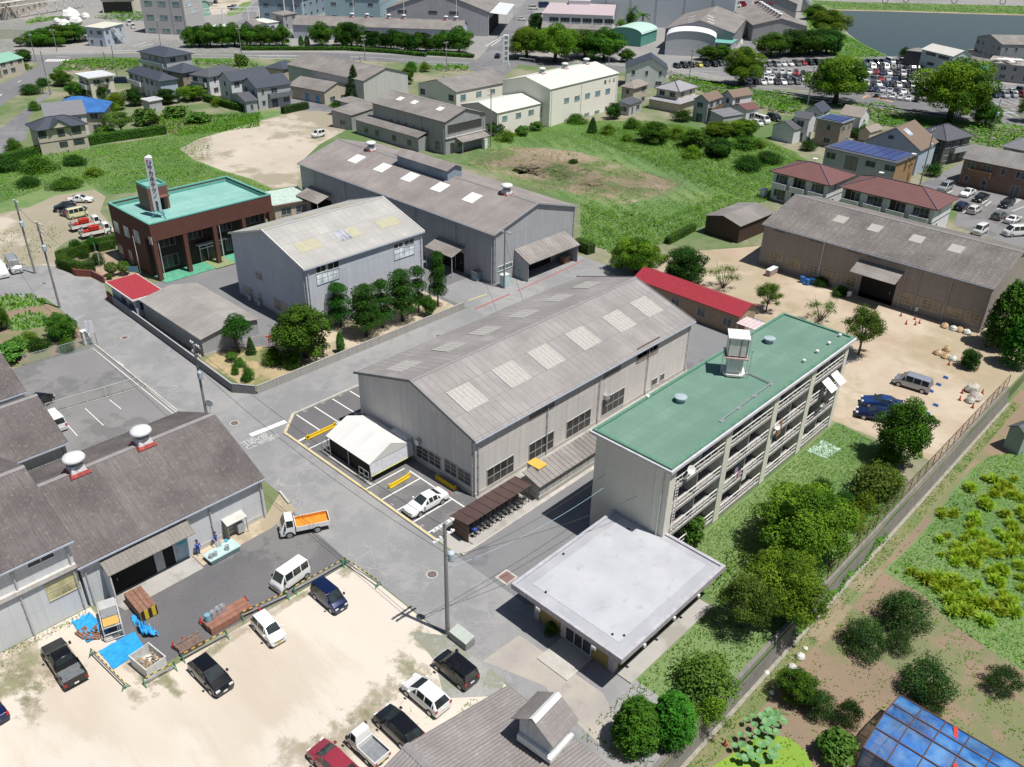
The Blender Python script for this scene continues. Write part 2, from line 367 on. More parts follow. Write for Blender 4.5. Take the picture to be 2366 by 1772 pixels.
 def win(s,wall,a0,z0,a1,z1,cols=2,rows=1,fm=None,gm=None,name='window',fr=.07,prou=.05,sub='pane',label=None):
  if a1<a0:a0,a1=a1,a0
  if z1<z0:z0,z1=z1,z0
  fm=fm or M('aluminium_frame',(.42,.43,.44),.5);gm=gm or glassmat()
  mb=MB();pr=prou
  s.bx(mb,wall,a0-fr,a1+fr,z1,z1+fr,0,pr+.02);s.bx(mb,wall,a0-fr,a1+fr,z0-fr,z0,0,pr+.03)
  s.bx(mb,wall,a0-fr,a0,z0,z1,0,pr);s.bx(mb,wall,a1,a1+fr,z0,z1,0,pr)
  for i in range(1,cols):
   a=a0+(a1-a0)*i/cols;s.bx(mb,wall,a-fr*.4,a+fr*.4,z0,z1,.005,pr*.9)
  for i in range(1,rows):
   z=z0+(z1-z0)*i/rows;s.bx(mb,wall,a0,a1,z-fr*.35,z+fr*.35,.006,pr*.84)
  f=mb.build(name,fm,s.t);m2=MB();s.bx(m2,wall,a0,a1,z0,z1,-.01,pr*.4);g=m2.build(sub,gm,f)
  if label:f['label']=label
  return f
 def winp(s,wall,reg,x1,y1,x2,y2,*a,**k):
  p=s.px(wall,reg,x1,y1);q=s.px(wall,reg,x2,y2);return s.win(wall,p[0],q[1],q[0],p[1],*a,**k)
 def canopy(s,wall,a0,a1,z,depth,drop,mat,th=.08,sides=None,posts=None,pitch=.6,name='canopy'):
  mb=MB();P=s.P
  lo=[P(wall,a0,0,z),P(wall,a1,0,z),P(wall,a1,depth,z-drop),P(wall,a0,depth,z-drop)]
  mb.hexa(lo+[(p[0],p[1],p[2]+th)for p in lo])
  if pitch:
   n=max(2,int(abs(a1-a0)/pitch))
   for i in range(n+1):
    a=a0+(a1-a0)*i/n;mb.bar(Vector(P(wall,a,0,z+th)),Vector(P(wall,a,depth,z-drop+th)),.09,.06)
  c=mb.build(name,mat,s.t)
  if sides is not None:
   for a in(a0+.05,a1-.12):
    m2=MB()
    q=[P(wall,a,0,0),P(wall,a+.08,0,0),P(wall,a+.08,depth-.3,0),P(wall,a,depth-.3,0)];zt=[z-.03,z-.03,z-drop-.02,z-drop-.02]
    m2.hexa(q+[(p[0],p[1],t)for p,t in zip(q,zt)]);m2.build('side_screen',sides,c)
  if posts:
   m2=MB()
   for a in(a0+.15,a1-.15):m2.bar(P(wall,a,depth-.15,0),P(wall,a,depth-.15,z-drop),.1)
   m2.build('post',posts,c)
  return c
 def slopepx(s,reg,x,y,side=0):
  """spot on the roof slope (side 0 = the slope towards face R / L, 1 = the other) seen at that photo spot -> (along ridge, up slope 0..1)"""
  S=s.d if s.ax=='x' else s.w;r=S*s.rp;run=r if side==0 else S-r
  ac=s.Y if s.ax=='x' else s.X
  n=(Vector((0,0,1))*run-ac*s.rise*(1 if side==0 else-1)).normalized()
  base=s.o+Vector((0,0,s.eave+.15))+(ac*S if side else Vector((0,0,0)))
  q=s.loc(onplane(reg,x,y,base,n));al,cr=(q.x,q.y)if s.ax=='x' else(q.y,q.x)
  return al,(cr/run if side==0 else(S-cr)/run)
 def onslope(s,al,t,side=0,up=0.0):
  S=s.d if s.ax=='x' else s.w;r=S*s.rp;run=r if side==0 else S-r
  cr=t*run if side==0 else S-t*run;z=s.eave+s.rise*t+.13+up
  return Vector((al,cr,z)if s.ax=='x' else(cr,al,z))
 def skylight(s,reg,x,y,w,hfrac,mat,side=0,ribs=0,name='skylight',rib=None,seam=None):
  al,t=s.slopepx(reg,x,y,side);u=.035
  c=[s.onslope(al-w/2,t-hfrac/2,side,u),s.onslope(al+w/2,t-hfrac/2,side,u),s.onslope(al+w/2,t+hfrac/2,side,u),s.onslope(al-w/2,t+hfrac/2,side,u)]
  mb=MB();lo=[p-Vector((0,0,.06))for p in c];mb.hexa(lo+c)
  o=mb.build(name,mat,s.t)
  if ribs:
   m2=MB()
   for i in range(ribs+1):
    a=al-w/2+w*i/ribs;m2.bar(s.onslope(a,t-hfrac/2,side,u+.02),s.onslope(a,t+hfrac/2,side,u+.02),.06,.04)
   m2.build('frame',rib or M('skylight_frame',(.62,.62,.6),.6),o)
  return o
 def downpipe(s,wall,a,z1,mat=None,z0=.1):
  mb=MB();mb.tube([s.P(wall,a,.14,z1),s.P(wall,a,.14,z0)],.055,6)
  for z in np.arange(z0+.6,z1,1.5):s.bx(mb,wall,a-.08,a+.08,z,z+.06,0,.16)
  return mb.build('downpipe',mat or M('pipe_grey',(.42,.42,.43),.6),s.t)
 def base(s,mat,h=.4,pr=.06):
  mb=MB();
  for wl,n in(('R',s.w),('L',s.d),('B',s.w),('F',s.d)):s.bx(mb,wl,-pr if wl in 'RB' else 0,n+(pr if wl in 'RB' else 0),0,h,0.002,pr)
  return mb.build('plinth',mat,s.t)
 def band(s,wall,a0,a1,z0,z1,mat,pr=.06,name='trim'):
  mb=MB();s.bx(mb,wall,a0,a1,z0,z1,.002,pr);return mb.build(name,mat,s.t)
 def door(s,wall,a0,a1,z1,mat,z0=.02,name='door',pr=.05):
  mb=MB();s.bx(mb,wall,a0,a1,z0,z1,.002,pr);o=mb.build(name,mat,s.t)
  m2=MB();s.bx(m2,wall,a0+.12*(a1-a0),a0+.12*(a1-a0)+.06,z0+(z1-z0)*.42,z0+(z1-z0)*.5,pr,pr+.05);m2.build('handle',M('aluminium_frame',(.42,.43,.44),.5),o);return o
def aircon(parent,p,rz=0,s=1.0):
 mb=MB();mb.m(0).box(-.4*s,-.15*s,.08,.4*s,.15*s,.6*s);mb.m(1).lathe([(.22*s,0),(.22*s,.02)],(0,0,0),12)
 n=12;v=mb.v[-2*n:];mb.v[-2*n:]=[(x-.1*s,-.151*s-z,y+.34*s)for x,y,z in v]
 mb.m(0).box(-.35*s,-.12*s,0,-.25*s,.12*s,.08);mb.box(.25*s,-.12*s,0,.35*s,.12*s,.08)
 o=mb.build('outdoor_unit',[M('unit_white',(.62,.62,.6),.5),M('fan_grille',(.12,.12,.12),.6)],parent);o.location=p;o.rotation_euler=(0,0,rz);return o
def textmesh(name,c,parent,loc,rot):
 o=bpy.data.objects.new(name,c);COL.objects.link(o);dg=bpy.context.evaluated_depsgraph_get();me=bpy.data.meshes.new_from_object(o.evaluated_get(dg));bpy.data.objects.remove(o);bpy.data.curves.remove(c)
 o=link(name,me,parent);o.location=loc;o.rotation_euler=rot;return o
def text(name,body,size,mat,parent,loc,rot,extrude=.02,align='CENTER',vertical=False,sx=1.0,label=None):
 out=[]
 if vertical:
  for i,ch in enumerate(body):
   o=text(name,ch,size,mat,parent,(0,0,0),rot,extrude)
   o.location=Vector(loc)+Matrix.Rotation(0,3,'X')@Vector((0,0,-i*size*1.12));out.append(o)
  return out
 c=bpy.data.curves.new(name,'FONT');c.body=body;c.size=size;c.extrude=extrude;c.align_x=align;c.align_y='CENTER';c.materials.append(mat)
 return textmesh(name,c,parent,loc,rot)
def ventilator(parent,p,s=1.0,red=True,name='roof_ventilator'):
 mb=MB();mb.m(0).lathe([(.62*s,.95*s),(1.0*s,1.0*s),(1.05*s,1.12*s),(.9*s,1.35*s),(.5*s,1.47*s),(0.01,1.5*s)],(0,0,0),18);mb.m(1).lathe([(.6*s,.45*s),(.6*s,.97*s)],(0,0,0),16)
 o=mb.build(name,[M('ventilator_white',(.62,.63,.64),.45,streak=.2),M('ventilator_neck',(.22,.25,.28),.5)],parent,True);o.location=p
 m2=MB();m2.m(0);a,b,h=.8*s,.55*s,.5*s
 m2.mesh([(-a,-a,-.35),(a,-a,-.35),(a,a,-.35),(-a,a,-.35),(-b,-b,h),(b,-b,h),(b,b,h),(-b,b,h)],[(4,5,6,7),(0,1,5,4),(1,2,6,5),(2,3,7,6),(3,0,4,7)])
 m2.m(1);m2.box(-a*1.25,-a*1.25,-.4,a*1.25,a*1.25,-.3)if False else m2.mesh([(-a*1.2,-a*1.2,-.42),(a*1.2,-a*1.2,-.42),(a*1.2,a*1.2,-.42),(-a*1.2,a*1.2,-.42),(-a,-a,-.1),(a,-a,-.1),(a,a,-.1),(-a,a,-.1)],[(0,1,5,4),(1,2,6,5),(2,3,7,6),(3,0,4,7)])
 m2.build('base',[M('ventilator_base',(.6,.57,.57)if red else(.5,.5,.5),.6,var=.3,scale=3),M('red_lead',(.42,.08,.07)if red else(.4,.4,.4),.7,var=.4)],o)
 return o
# the works: main buildings
PAN_M=panels('panel_warm_grey',(.60,.575,.55),.93,2.45,line=.72,streak=.28)
PAN_S=panels('panel_pale_blue',(.52,.545,.60),.93,2.6,line=.78,streak=.22)
PAN_L=panels('panel_old_grey',(.37,.385,.40),.93,2.4,line=.74,streak=.5)
PAN_F=panels('panel_white_bolted',(.56,.575,.59),1.15,2.1,line=.82,streak=.22,var=.06)
PAN_BR=panels('panel_taupe',(.30,.265,.24),.93,.95,line=.78,streak=.35)
PAN_T=panels('panel_slate_grey',(.33,.335,.345),.93,2.4,line=.72,streak=.5)
SL_M=slate('roof_sheet_grey',(.335,.315,.31),(.235,.22,.215),axis=0,ju=.92,jv=3.1,line=.5)
SL_S=slate('roof_sheet_pale',(.41,.40,.38),(.32,.31,.295),axis=0,ju=1.05,jv=1.7,line=.66,speck=.2)
SL_L=slate('roof_sheet_brownish',(.275,.248,.24),(.19,.17,.166),axis=1,ju=.95,jv=30,line=.86)
SL_F=slate('roof_sheet_dark',(.178,.158,.154),(.095,.084,.083),axis=0,ju=.9,jv=30,line=.8,lichen=(.36,.34,.31))
SL_BR=slate('roof_sheet_mossy',(.19,.175,.168),(.115,.105,.10),axis=1,ju=.95,jv=30,line=1.5,speck=.7,lichen=(.34,.32,.29))
SL_Y=slate('roof_sheet_mossy_across',(.150,.138,.132),(.085,.077,.074),axis=0,ju=.95,jv=30,line=1.3,speck=.6,lichen=(.34,.32,.29))
CAN=slate('canopy_sheet',(.30,.28,.265),(.19,.17,.16),axis=0,ju=.9,jv=30,line=1.35,speck=.3)
GUT=M('gutter_blue_grey',(.36,.40,.47),.5);CAPM=M('ridge_sheet',(.23,.22,.22),.8);WHITE=M('white_paint',(.72,.72,.70),.55,streak=.15);PIPE=M('pipe_grey',(.42,.42,.43),.6)
LITE=M('translucent_sheet',(.375,.36,.33),.45,var=.12,scale=4);LITEW=M('white_rooflight',(.74,.74,.73),.4,var=.05);LITEY=M('yellowed_rooflight',(.40,.385,.27),.5,var=.1)
ALU=M('aluminium_frame',(.42,.43,.44),.5);DARKG=glassmat();OPENG=glassmat('dim_interior',(.018,.017,.016),.35);PALEG=glassmat('frosted_glass',(.30,.33,.36),.25);YELG=glassmat('yellowed_glass',(.25,.23,.12),.3)
DOORG=M('steel_door_grey',(.38,.40,.41),.5);DARK=M('dark_opening',(.012,.012,.013),.9,var=.02);CONC=M('concrete',(.42,.40,.37),.85,var=.18,scale=.9)
b=Bld('factory_hall','long grey works hall in the centre with ribbed grey roof and six translucent rooflights','factory',('w',-68.6,-50.1,48.2,85.8),7.0)
b.walls(PAN_M,('gable','x',2.8)).gable(SL_M,'x',2.8,oh=.35,og=.3,pitch=.30,cap=CAPM,gut=GUT).verge(M('barge_dark',(.16,.17,.18),.6))
for x,y,k in((1397,662,.8),(1338,693,.8),(1260,730,.8),(1180,770,.8),(1105,808,.8),(1010,857,.8)):b.skylight('o',x,y,3.0,.335,LITE,0,ribs=5)
for r,x,y in(('23',1310,950),('23',1065,1060),('23',770,1195),('23',440,1340),('23',140,1475),('o',872,790)):b.skylight(r,x,y,3.0,.3,LITE,1,ribs=4)
for w in(('33',85,655,283,683),('33',405,462,595,490),('33',707,272,880,300),('32',1935,870,2155,878)):b.winp('R',*w,4,2,ALU,OPENG)
for w in(('33',90,387,290,325),('33',725,30,855,10),('23',1745,1525,1905,1490),('o',1378,752,1420,758)):b.winp('R',*w,4,1,M('louvre_brown',(.25,.22,.2),.6),M('louvre_slats',(.22,.2,.18),.6))
for w in(('33',1127,105,1166,128),('33',1200,62,1226,92)):b.winp('R',*w,1,1)
for w in(('32',1335,645,1437,805),('32',1440,705,1540,862),('32',1575,770,1677,935),('32',1688,842,1795,1008),('32',880,378,1062,520),('32',1095,500,1165,575)):b.winp('L',*w,2,3,ALU,OPENG)
for a in(.35,10.6,19.4,28.6,37.2):b.downpipe('R',a,6.9,PIPE)
b.downpipe('L',.3,6.9,PIPE);b.base(CONC,.45)
mb=MB();p=b.px('L','32',1160,540);q=b.px('L','32',1295,635);b.bx(mb,'L',min(p[0],q[0]),max(p[0],q[0]),q[1],q[1]+.75,0,.8);mb.build('air_duct',M('duct_pale',(.62,.63,.62),.5),b.t)
mb=MB();p=b.px('L','32',1362,620);b.bx(mb,'L',p[0]-.3,p[0]+.3,p[1]-.3,p[1]+.3,0,.5);mb.build('vent_hood',M('galvanised',(.5,.52,.54),.35,metal=.6),b.t)
mb=MB();p=b.px('R','33',728,238);b.bx(mb,'R',p[0]-.3,p[0]+.3,p[1]-.3,p[1]+.25,0,.5);mb.build('vent_hood',M('galvanised'),b.t)
HALL=b
b=Bld('workshop','tall pale blue-grey workshop behind the row of pines, two yellowed rooflights in its roof','factory',('w',-110.1,-91.8,57.5,77.8),9.5)
b.walls(PAN_S,('gable','x',2.87)).gable(SL_S,'x',2.87,oh=.25,og=.25,cap=M('ridge_sheet_pale',(.33,.33,.33),.8),gut=GUT).verge(WHITE)
b.skylight('22',782,614,3.6,.22,LITEY,0,ribs=0);b.skylight('22',1168,500,1.7,.22,LITEY,0);b.skylight('22',1072,527,2.0,.24,glassmat('clear_rooflight',(.20,.21,.24),.2),0,ribs=3);b.skylight('22',1460,418,3.6,.2,LITEY,0)
b.skylight('22',430,450,3.4,.3,LITEY,1);b.skylight('22',760,362,3.4,.3,LITEY,1);b.skylight('22',1080,275,3.0,.3,LITEY,1)
for x1,y1,x2,y2 in((845,797,930,828),(945,772,1043,797),(1508,608,1585,620),(1597,578,1680,600)):b.winp('R','22',x1,y1,x2,y2,2,1,WHITE,OPENG)
for x1,y1,x2,y2 in((850,862,1045,888),(1510,648,1682,682)):b.winp('R','22',x1,y1,x2,y2,4,2,M('frame_blue_grey',(.30,.36,.42),.5),glassmat('white_panel_glass',(.42,.45,.50),.3))
for x1,y1,x2,y2,c in((335,835,392,912,2),(228,950,318,1048,3),(358,1015,396,1090,2),(487,1058,612,1205,2)):b.winp('L','22',x1,y1,x2,y2,c,1,ALU,glassmat('curtained_glass',(.18,.16,.13),.3))
p=b.px('L','22',650,1170);b.door('L',p[0]-.5,p[0]+.5,2.2,M('door_brown_glass',(.10,.09,.08),.4))
for x,y in((300,1085),(378,1130)):p=b.px('L','22',x,y+20);aircon(b.t,(-.35,p[0],.05),-math.pi/2,1.25)
for a in(.3,19.9):b.downpipe('R',a,9.3,PIPE)
mb=MB();p=b.px('R','22',1180,1040);b.bx(mb,'R',p[0]-.5,p[0]+.5,p[1]-.3,p[1]+.5,0,.7);mb.build('vent_hood',M('galvanised'),b.t)
b.downpipe('L',.35,9.3,PIPE);b.base(CONC,.35)
b=Bld('assembly_hall','largest grey hall at the back with white rooflights, ridge cupola and two white ventilators','factory',('w',-136.8,-86.2,87.1,105.9),8.2)
b.walls(PAN_L,('gable','y',2.65)).gable(SL_L,'y',2.65,oh=.3,og=.25,pitch=.32,cap=CAPM,gut=GUT).verge(M('barge_grey',(.33,.34,.36),.6))
for r,x,y in(('12',825,1350),('12',1045,1425),('12',1280,1505),('12',1535,1590),('23',335,208)):b.skylight(r,x,y,2.5,.26,LITEW,0)
for r,x,y in(('12',960,1262),('23',650,150)):
 al,t=b.slopepx(r,x,y,0);ventilator(b.t,b.onslope(al,1.0,0,.1),.95)
al0,_=b.slopepx('12',1255,1345,0);al1,_=b.slopepx('12',1745,1440,0);al0,al1=sorted((al0,al1));ym=9.4
mb=MB();mb.box(ym-1.6,al0,10.0,ym+1.6,al1,12.2);mb.hexa([(ym-1.6,al0,12.2),(ym+1.6,al0,12.2),(ym+1.6,al1,12.2),(ym-1.6,al1,12.2),(ym-.01,al0,12.75),(ym,al0,12.75),(ym,al1,12.75),(ym-.01,al1,12.75)])
cu=mb.build('cupola',panels('cupola_blue',(.27,.33,.40),.45,1.1,streak=.4),b.t)
mb=MB()
for sg in(-1,1):mb.hexa([(ym,al0-.3,12.85),(ym,al1+.3,12.85),(ym+sg*2.0,al1+.3,12.15),(ym+sg*2.0,al0-.3,12.15),(ym,al0-.3,12.95),(ym,al1+.3,12.95),(ym+sg*2.0,al1+.3,12.25),(ym+sg*2.0,al0-.3,12.25)])
mb.build('cupola_roof',SL_L,cu)
def lc(x,y,z):q=b.loc(W('23',x,y,z));return q
p=b.px('L','22',1890,505);q=b.px('L','22',2120,600);a0,a1=sorted((p[0],q[0]));b.canopy('L',a0,a1,4.4,3.0,1.0,CAN,sides=None,posts=ALU)
b.door('L',a0+.4,a1-.5,3.2,DARK,name='doorway')
p=b.px('L','22',800,90);q=b.px('L','22',985,165);a0,a1=sorted((p[0],q[0]));b.canopy('L',a0,a1,4.6,3.4,1.1,CAN,posts=ALU);b.door('L',a0+.5,a1-.5,3.2,DARK,name='doorway')
for a in(.4,8.5,18,27.5,37,46):b.downpipe('L',a,8.0,PIPE)
p=b.px('R','23',695,610);q=b.px('R','23',1085,490);a0,a1=sorted((p[0],q[0]));b.canopy('R',a0,a1+1.2,4.5,3.3,1.5,CAN,sides=PAN_L)
b.door('R',a0+.7,a1-2.2,3.2,DARK,name='doorway')
b.winp('R','23',1065,620,1122,660,2,2,WHITE,glassmat('teal_glass',(.10,.16,.17),.2));b.winp('R','23',1140,590,1200,640,2,2,WHITE,glassmat('teal_glass'))
b.winp('R','23',556,800,675,790,4,1,WHITE,glassmat('teal_glass'));b.downpipe('R',.25,8.0,PIPE);b.downpipe('R',18.5,8.0,PIPE)
REAR=b
TILE=panels('brown_tile',(.135,.060,.045),.23,.07,line=.8,var=.35,streak=.2,mortar=.012)
TURQ=slate('turquoise_membrane',(.24,.44,.40),(.17,.36,.32),axis=0,ju=40,jv=1.2,line=.9,speck=.2,lichen=(.30,.42,.38));TURD=M('turquoise_coping',(.13,.36,.31),.55,var=.08)
b=Bld('office_building','dark brown tiled headquarters with turquoise flat roof and pillared front','office',('w',-136.0,-122.3,51.1,71.8),9.2)
w,d,h=b.w,b.d,b.eave
mb=MB();mb.box(0,2.6,0,w,d,8.3);mb.box(0,0,6.4,w,2.6,8.3);mb.build('wall',TILE,b.t);MB().box(.2,2.585,.15,w-.2,2.598,6.39).build('recess_shade_sheet',M('recess_tile_shaded',(.035,.02,.016),.7),b.t)  # dark sheet over the brown tile; the recess shade is put into its colour
mb=MB();t=.28
for q in((0,0,w,t),(0,d-t,w,d),(0,t,t,d-t),(w-t,t,w,d-t)):mb.box(q[0],q[1],8.3,q[2],q[3],9.05)
pp=mb.build('parapet',TILE,b.t)
mb=MB()
for q in((-.04,-.04,w+.04,t+.04),(-.04,d-t-.04,w+.04,d+.04),(-.04,t+.04,t+.04,d-t-.04),(w-t-.04,t+.04,w+.04,d-t-.04)):mb.box(q[0],q[1],9.05,q[2],q[3],9.2)
mb.box(t,t,8.34,w-t,t+.12,8.8);mb.box(t,d-t-.12,8.34,w-t,d-t,8.8);mb.box(t,t+.12,8.34,t+.12,d-t-.12,8.8);mb.box(w-t-.12,t+.12,8.34,w-t,d-t-.12,8.8);mb.build('coping',TURD,pp)
MB().box(t,t,8.31,w-t,d-t,8.34).build('roof',TURQ,b.t)
for a in(.35,5.2,10.2,15.3,20.3):MB().box(a-.32,.02,0,a+.32,.66,6.4).build('column',TILE,b.t)
MB().box(.3,-1.2,.02,w-.3,2.6,.14).build('porch_floor',M('green_paint_floor',(.10,.34,.22),.6,var=.2,scale=1),b.t)
MB().box(8.6,-1.6,.14,12.0,2.4,.17).build('door_mat',M('olive_mat',(.22,.27,.13),.9),b.t)
def hqwin(a0,a1,z0,z1,cols):
 s=b;mb=MB()
 y=2.6;fr=.07
 for i in range(cols+1):a=a0+(a1-a0)*i/cols;mb.box(a-.04,y-.07,z0,a+.04,y-.002,z1)
 mb.box(a0,y-.06,z0-.05,a1,y-.004,z0+.02);mb.box(a0,y-.06,z1-.02,a1,y-.004,z1+.06);f=mb.build('window',M('frame_grey_dull',(.25,.26,.26),.5),b.t);MB().box(a0,y-.03,z0,a1,y+.01,z1).build('pane',glassmat('office_glass',(.014,.016,.017),.25),f)
for a0,a1 in((1.0,4.6),(6.0,9.2),(11.2,14.4),(16.0,19.6)):hqwin(a0,a1,4.2,5.7,4)
for a0,a1 in((1.0,4.6),(12.9,14.6),(16.0,19.6)):hqwin(a0,a1,.8,2.7,4)
f=MB().box(8.3,2.46,.15,12.3,2.58,3.1).build('entrance',glassmat('office_glass'),b.t);mb=MB();[mb.box(a-.04,2.40,.15,a+.04,2.46,3.1)for a in(8.3,9.6,10.9,12.3)];mb.box(8.2,2.35,2.3,12.4,2.46,2.42);mb.box(7.8,1.6,3.1,12.8,2.5,3.25);mb.build('door_frame',WHITE,f)
for x1,y1,x2,y2 in((965,402,1020,508),(1050,445,1105,548),(1135,480,1195,598)):b.winp('L','21',x1,y1,x2,y2,2,1,WHITE,PALEG)
for x1,y1,x2,y2 in((1003,600,1060,720),(1092,650,1140,770)):b.winp('L','21',x1,y1,x2,y2,2,2,ALU,DARKG)
for x in(1270,):b.winp('L','21',1265,540,1298,605,1,1,WHITE,PALEG)
P1=b.loc(W('21',1245,115,12.4));P2=b.loc(W('21',1150,70,12.4));P3=b.loc(W('21',1405,75,12.4))
x0,y0,x1,y1=P1.x,P1.y,P3.x,P2.y
ph=MB().box(x0,y0,8.34,x1,y1,12.0).build('stair_tower',M('brown_tile_plain',(.17,.085,.07),.6),b.t)
mb=MB();[mb.box(*q)for q in((x0,y0,12.0,x1,y0+.22,12.4),(x0,y1-.22,12.0,x1,y1,12.4),(x0,y0+.22,12.0,x0+.22,y1-.22,12.4),(x1-.22,y0+.22,12.0,x1,y1-.22,12.4))];mb.build('coping',TURD,ph)
MB().box(x0+.22,y0+.22,12.0,x1-.22,y1-.22,12.02).build('roof',TURQ,ph)
mb=MB();mb.box(x1-2.2,y0-.05,8.36,x1-.9,y0-.01,10.4);mb.build('door',DARK,ph);MB().box(x1-2.6,y0-1.0,10.5,x1-.2,y0-.01,10.65).build('door_hood',M('brown_tile_plain'),ph)
for r,x0_,y0_,x1_,y1_ in(('21',1345,575,1410,905),('21',1865,440,1915,765),('21',1215,660,1200,860)):
 g=W(r,x1_,y1_);o=tag(MB().tube([g,g+Vector((0,0,6.3))],[.06,.04],8).build('flagpole',WHITE),{1345:'white flagpole before the corner pillar of the brown headquarters',1865:'white flagpole between the pillars of the brown headquarters',1215:'white flagpole beside the notice board in the headquarters garden'}[x0_],'flagpole','flagpoles at the headquarters')
sb=W('21',1368,375,8.34);sg=thing('sign_tower','tall white three-sided company sign on blue legs on the turquoise roof','sign',sb,0)
hh=8.2;z0=1.1;rz=math.atan2(-sb.y,-sb.x)
n1=Vector((0.62,-0.78,0)).normalized();uu=Vector((n1.y*-1,n1.x,0))
def sp(a,n,z):q=uu*a+n1*n;return(q.x,q.y,z)
mb=MB();tri=[sp(-.62,.36,0),sp(.62,.36,0),sp(0,-.72,0)];mb.mesh([(x,y,z0)for x,y,_ in tri]+[(x,y,z0+hh)for x,y,_ in tri]+[sp(0,-.0,z0+hh+.35)],[(2,1,0),(0,1,4,3),(1,2,5,4),(2,0,3,5),(3,4,6),(4,5,6),(5,3,6)])
board=mb.build('sign_board',M('sign_white',(.78,.79,.82),.4,var=.03),sg)
mb=MB()
for x,y,_ in tri:mb.bar((x*1.9,y*1.9,.02),(x*.9,y*.9,z0),.09);mb.bar((x*1.9,y*1.9,.05),(-x*.4,-y*.4,z0),.06)
mb.build('leg',M('leg_blue',(.10,.25,.45),.5),sg)
rotm=Matrix((uu,Vector((0,0,1)),n1)).transposed().to_euler()
BLK=M('lettering_black',(.02,.02,.025),.5)
ly=z0+hh-1.55
for i,ch in enumerate('サカネテクノ'):text('lettering',ch,.86,BLK,board,sp(0,.385,ly-i*.86),rotm)
for i,ch in enumerate('株式会社'):text('lettering',ch,.46,BLK,board,sp(0,.385,ly-5.3-i*.42),rotm)
for k,(c,s0)in enumerate((((.55,.05,.06),0),((.08,.12,.40),1))):
 mb=MB();pts=[]
 for i in range(11):a=math.radians(70+k*180+i*20);pts.append(((-.10+.20*k)+.22*math.cos(a),.22*math.sin(a)+(.06-.12*k)))
 for i in range(10):(ax,ay),(bx_,by_)=pts[i],pts[i+1];mb.bar(sp(ax,.39,ly+.95+ay),sp(bx_,.39,ly+.95+by_),.1,.1)
 mb.build('emblem',M('emblem_%s'%('red' if not k else 'blue'),c,.5),board)
b=Bld('gatehouse','small gatehouse with flat red roof edged in white beside the brick entrance wall','gatehouse',('p','21',(960,915),(1140,1070),(1360,990),2.9),2.75)
b.w-=.4;b.d-=.4;b.walls(M('gatehouse_wall',(.38,.43,.52),.7,streak=.2),('flat',));
MB().box(-.5,-.5,2.78,b.w+.5,b.d+.5,2.98).build('fascia',WHITE,b.t);mb=MB();mb.box(-.38,-.38,2.98,b.w+.38,b.d+.38,3.02);[mb.box(-.38,y,3.02,b.w+.38,y+.04,3.06)for y in np.arange(-.3,b.d+.3,.35)];mb.build('roof',M('red_sheet',(.36,.05,.065),.5),b.t)
b.win('L',.5,1.0,2.0,2.1,2,1);b.win('L',3.0,1.0,4.4,2.1,2,1);b.win('R',.6,1.0,2.2,2.1,2,1);b.door('R',2.8,3.7,2.1,WHITE);aircon(b.t,(-.3,2.5,.05),-math.pi/2,1.1)
p=[W('21',*q,3.0)for q in((1188,1072),(1712,1400))]
b=Bld('bicycle_garage','low grey ribbed shed between the red gatehouse and the round-headed pine','shed',('w',p[0].x,p[1].x-.3,p[0].y+.3,p[0].y+8.4),2.7)
b.walls(panels('shed_grey',(.36,.37,.385),.75,3,line=.75,streak=.4),('gable','y',.75)).gable(slate('roof_sheet_shed',(.30,.285,.27),(.21,.20,.19),axis=1,ju=.9,jv=30,line=1.45,speck=.25),'y',.75,oh=.3,og=.3,rp=.55,pitch=.3)
b.base(CONC,.4)
b=Bld('annexe','low annexe with pale green roof between the headquarters and the rear hall','annexe',('p','22',(480,175),(490,268),(745,190),3.2),3.1)
b.walls(M('annexe_wall',(.50,.42,.36),.8,streak=.2),('flat',));b.mono(M('pale_green_sheet',(.42,.52,.46),.6,var=.2),'x',.35,oh=.35);b.win('R',1.2,1.0,3.0,2.2,2,1);b.win('R',4.0,1.0,6.0,2.2,2,1);b.band('R',-.3,b.w+.3,2.85,3.1,M('fascia_brown',(.20,.10,.08),.6),.38)
vm=W('22',540,395);v=thing('vending_machine','dark blue drinks machine standing outside the annexe','vending machine',vm,math.radians(95));MB().box(-.5,-.35,0,.5,.35,1.85).build('cabinet',M('blue_enamel',(.03,.05,.2),.35),v);MB().box(-.42,-.38,.9,.3,-.352,1.7).build('display',PALEG,v)
b=Bld('apartment_block','four-storey cream apartment block with flat green roof and balconies hung with washing','apartment block',('w',-38.9,-30.9,52.7,87.0),11.0)
w,d=b.w,b.d;CREAM=panels('cream_render',(.60,.58,.50),3.4,2.75,line=.86,var=.04,streak=.14,mortar=.04);CREAMP=M('cream_pier',(.64,.62,.53),.8,var=.05)
mb=MB();mb.box(0,1.36,0,w,d,11.0);mb.build('wall',CREAM,b.t);MB().box(.3,1.346,.2,w-.3,1.359,10.9).build('balcony_shade_sheet',M('balcony_shade_brown',(.15,.14,.125),.8),b.t)  # balcony shade painted on a dark sheet before the cream back wall
FASC=M('fascia_lilac_grey',(.52,.51,.55),.6,streak=.2);GREEN=slate('green_membrane',(.15,.252,.20),(.115,.205,.16),axis=0,ju=40,jv=1.15,line=.88,speck=.22,lichen=(.22,.28,.23))
MB().box(-.55,-.55,11.02,w+.35,d+.45,11.3).build('roof_slab',FASC,b.t)
mb=MB();o=(-.35,-.35,w+.15,d+.25);u=.3
for q in((o[0],o[1],o[2],o[1]+u),(o[0],o[3]-u,o[2],o[3]),(o[0],o[1]+u,o[0]+u,o[3]-u),(o[2]-u,o[1]+u,o[2],o[3]-u)):mb.box(q[0],q[1],11.3,q[2],q[3],11.5)
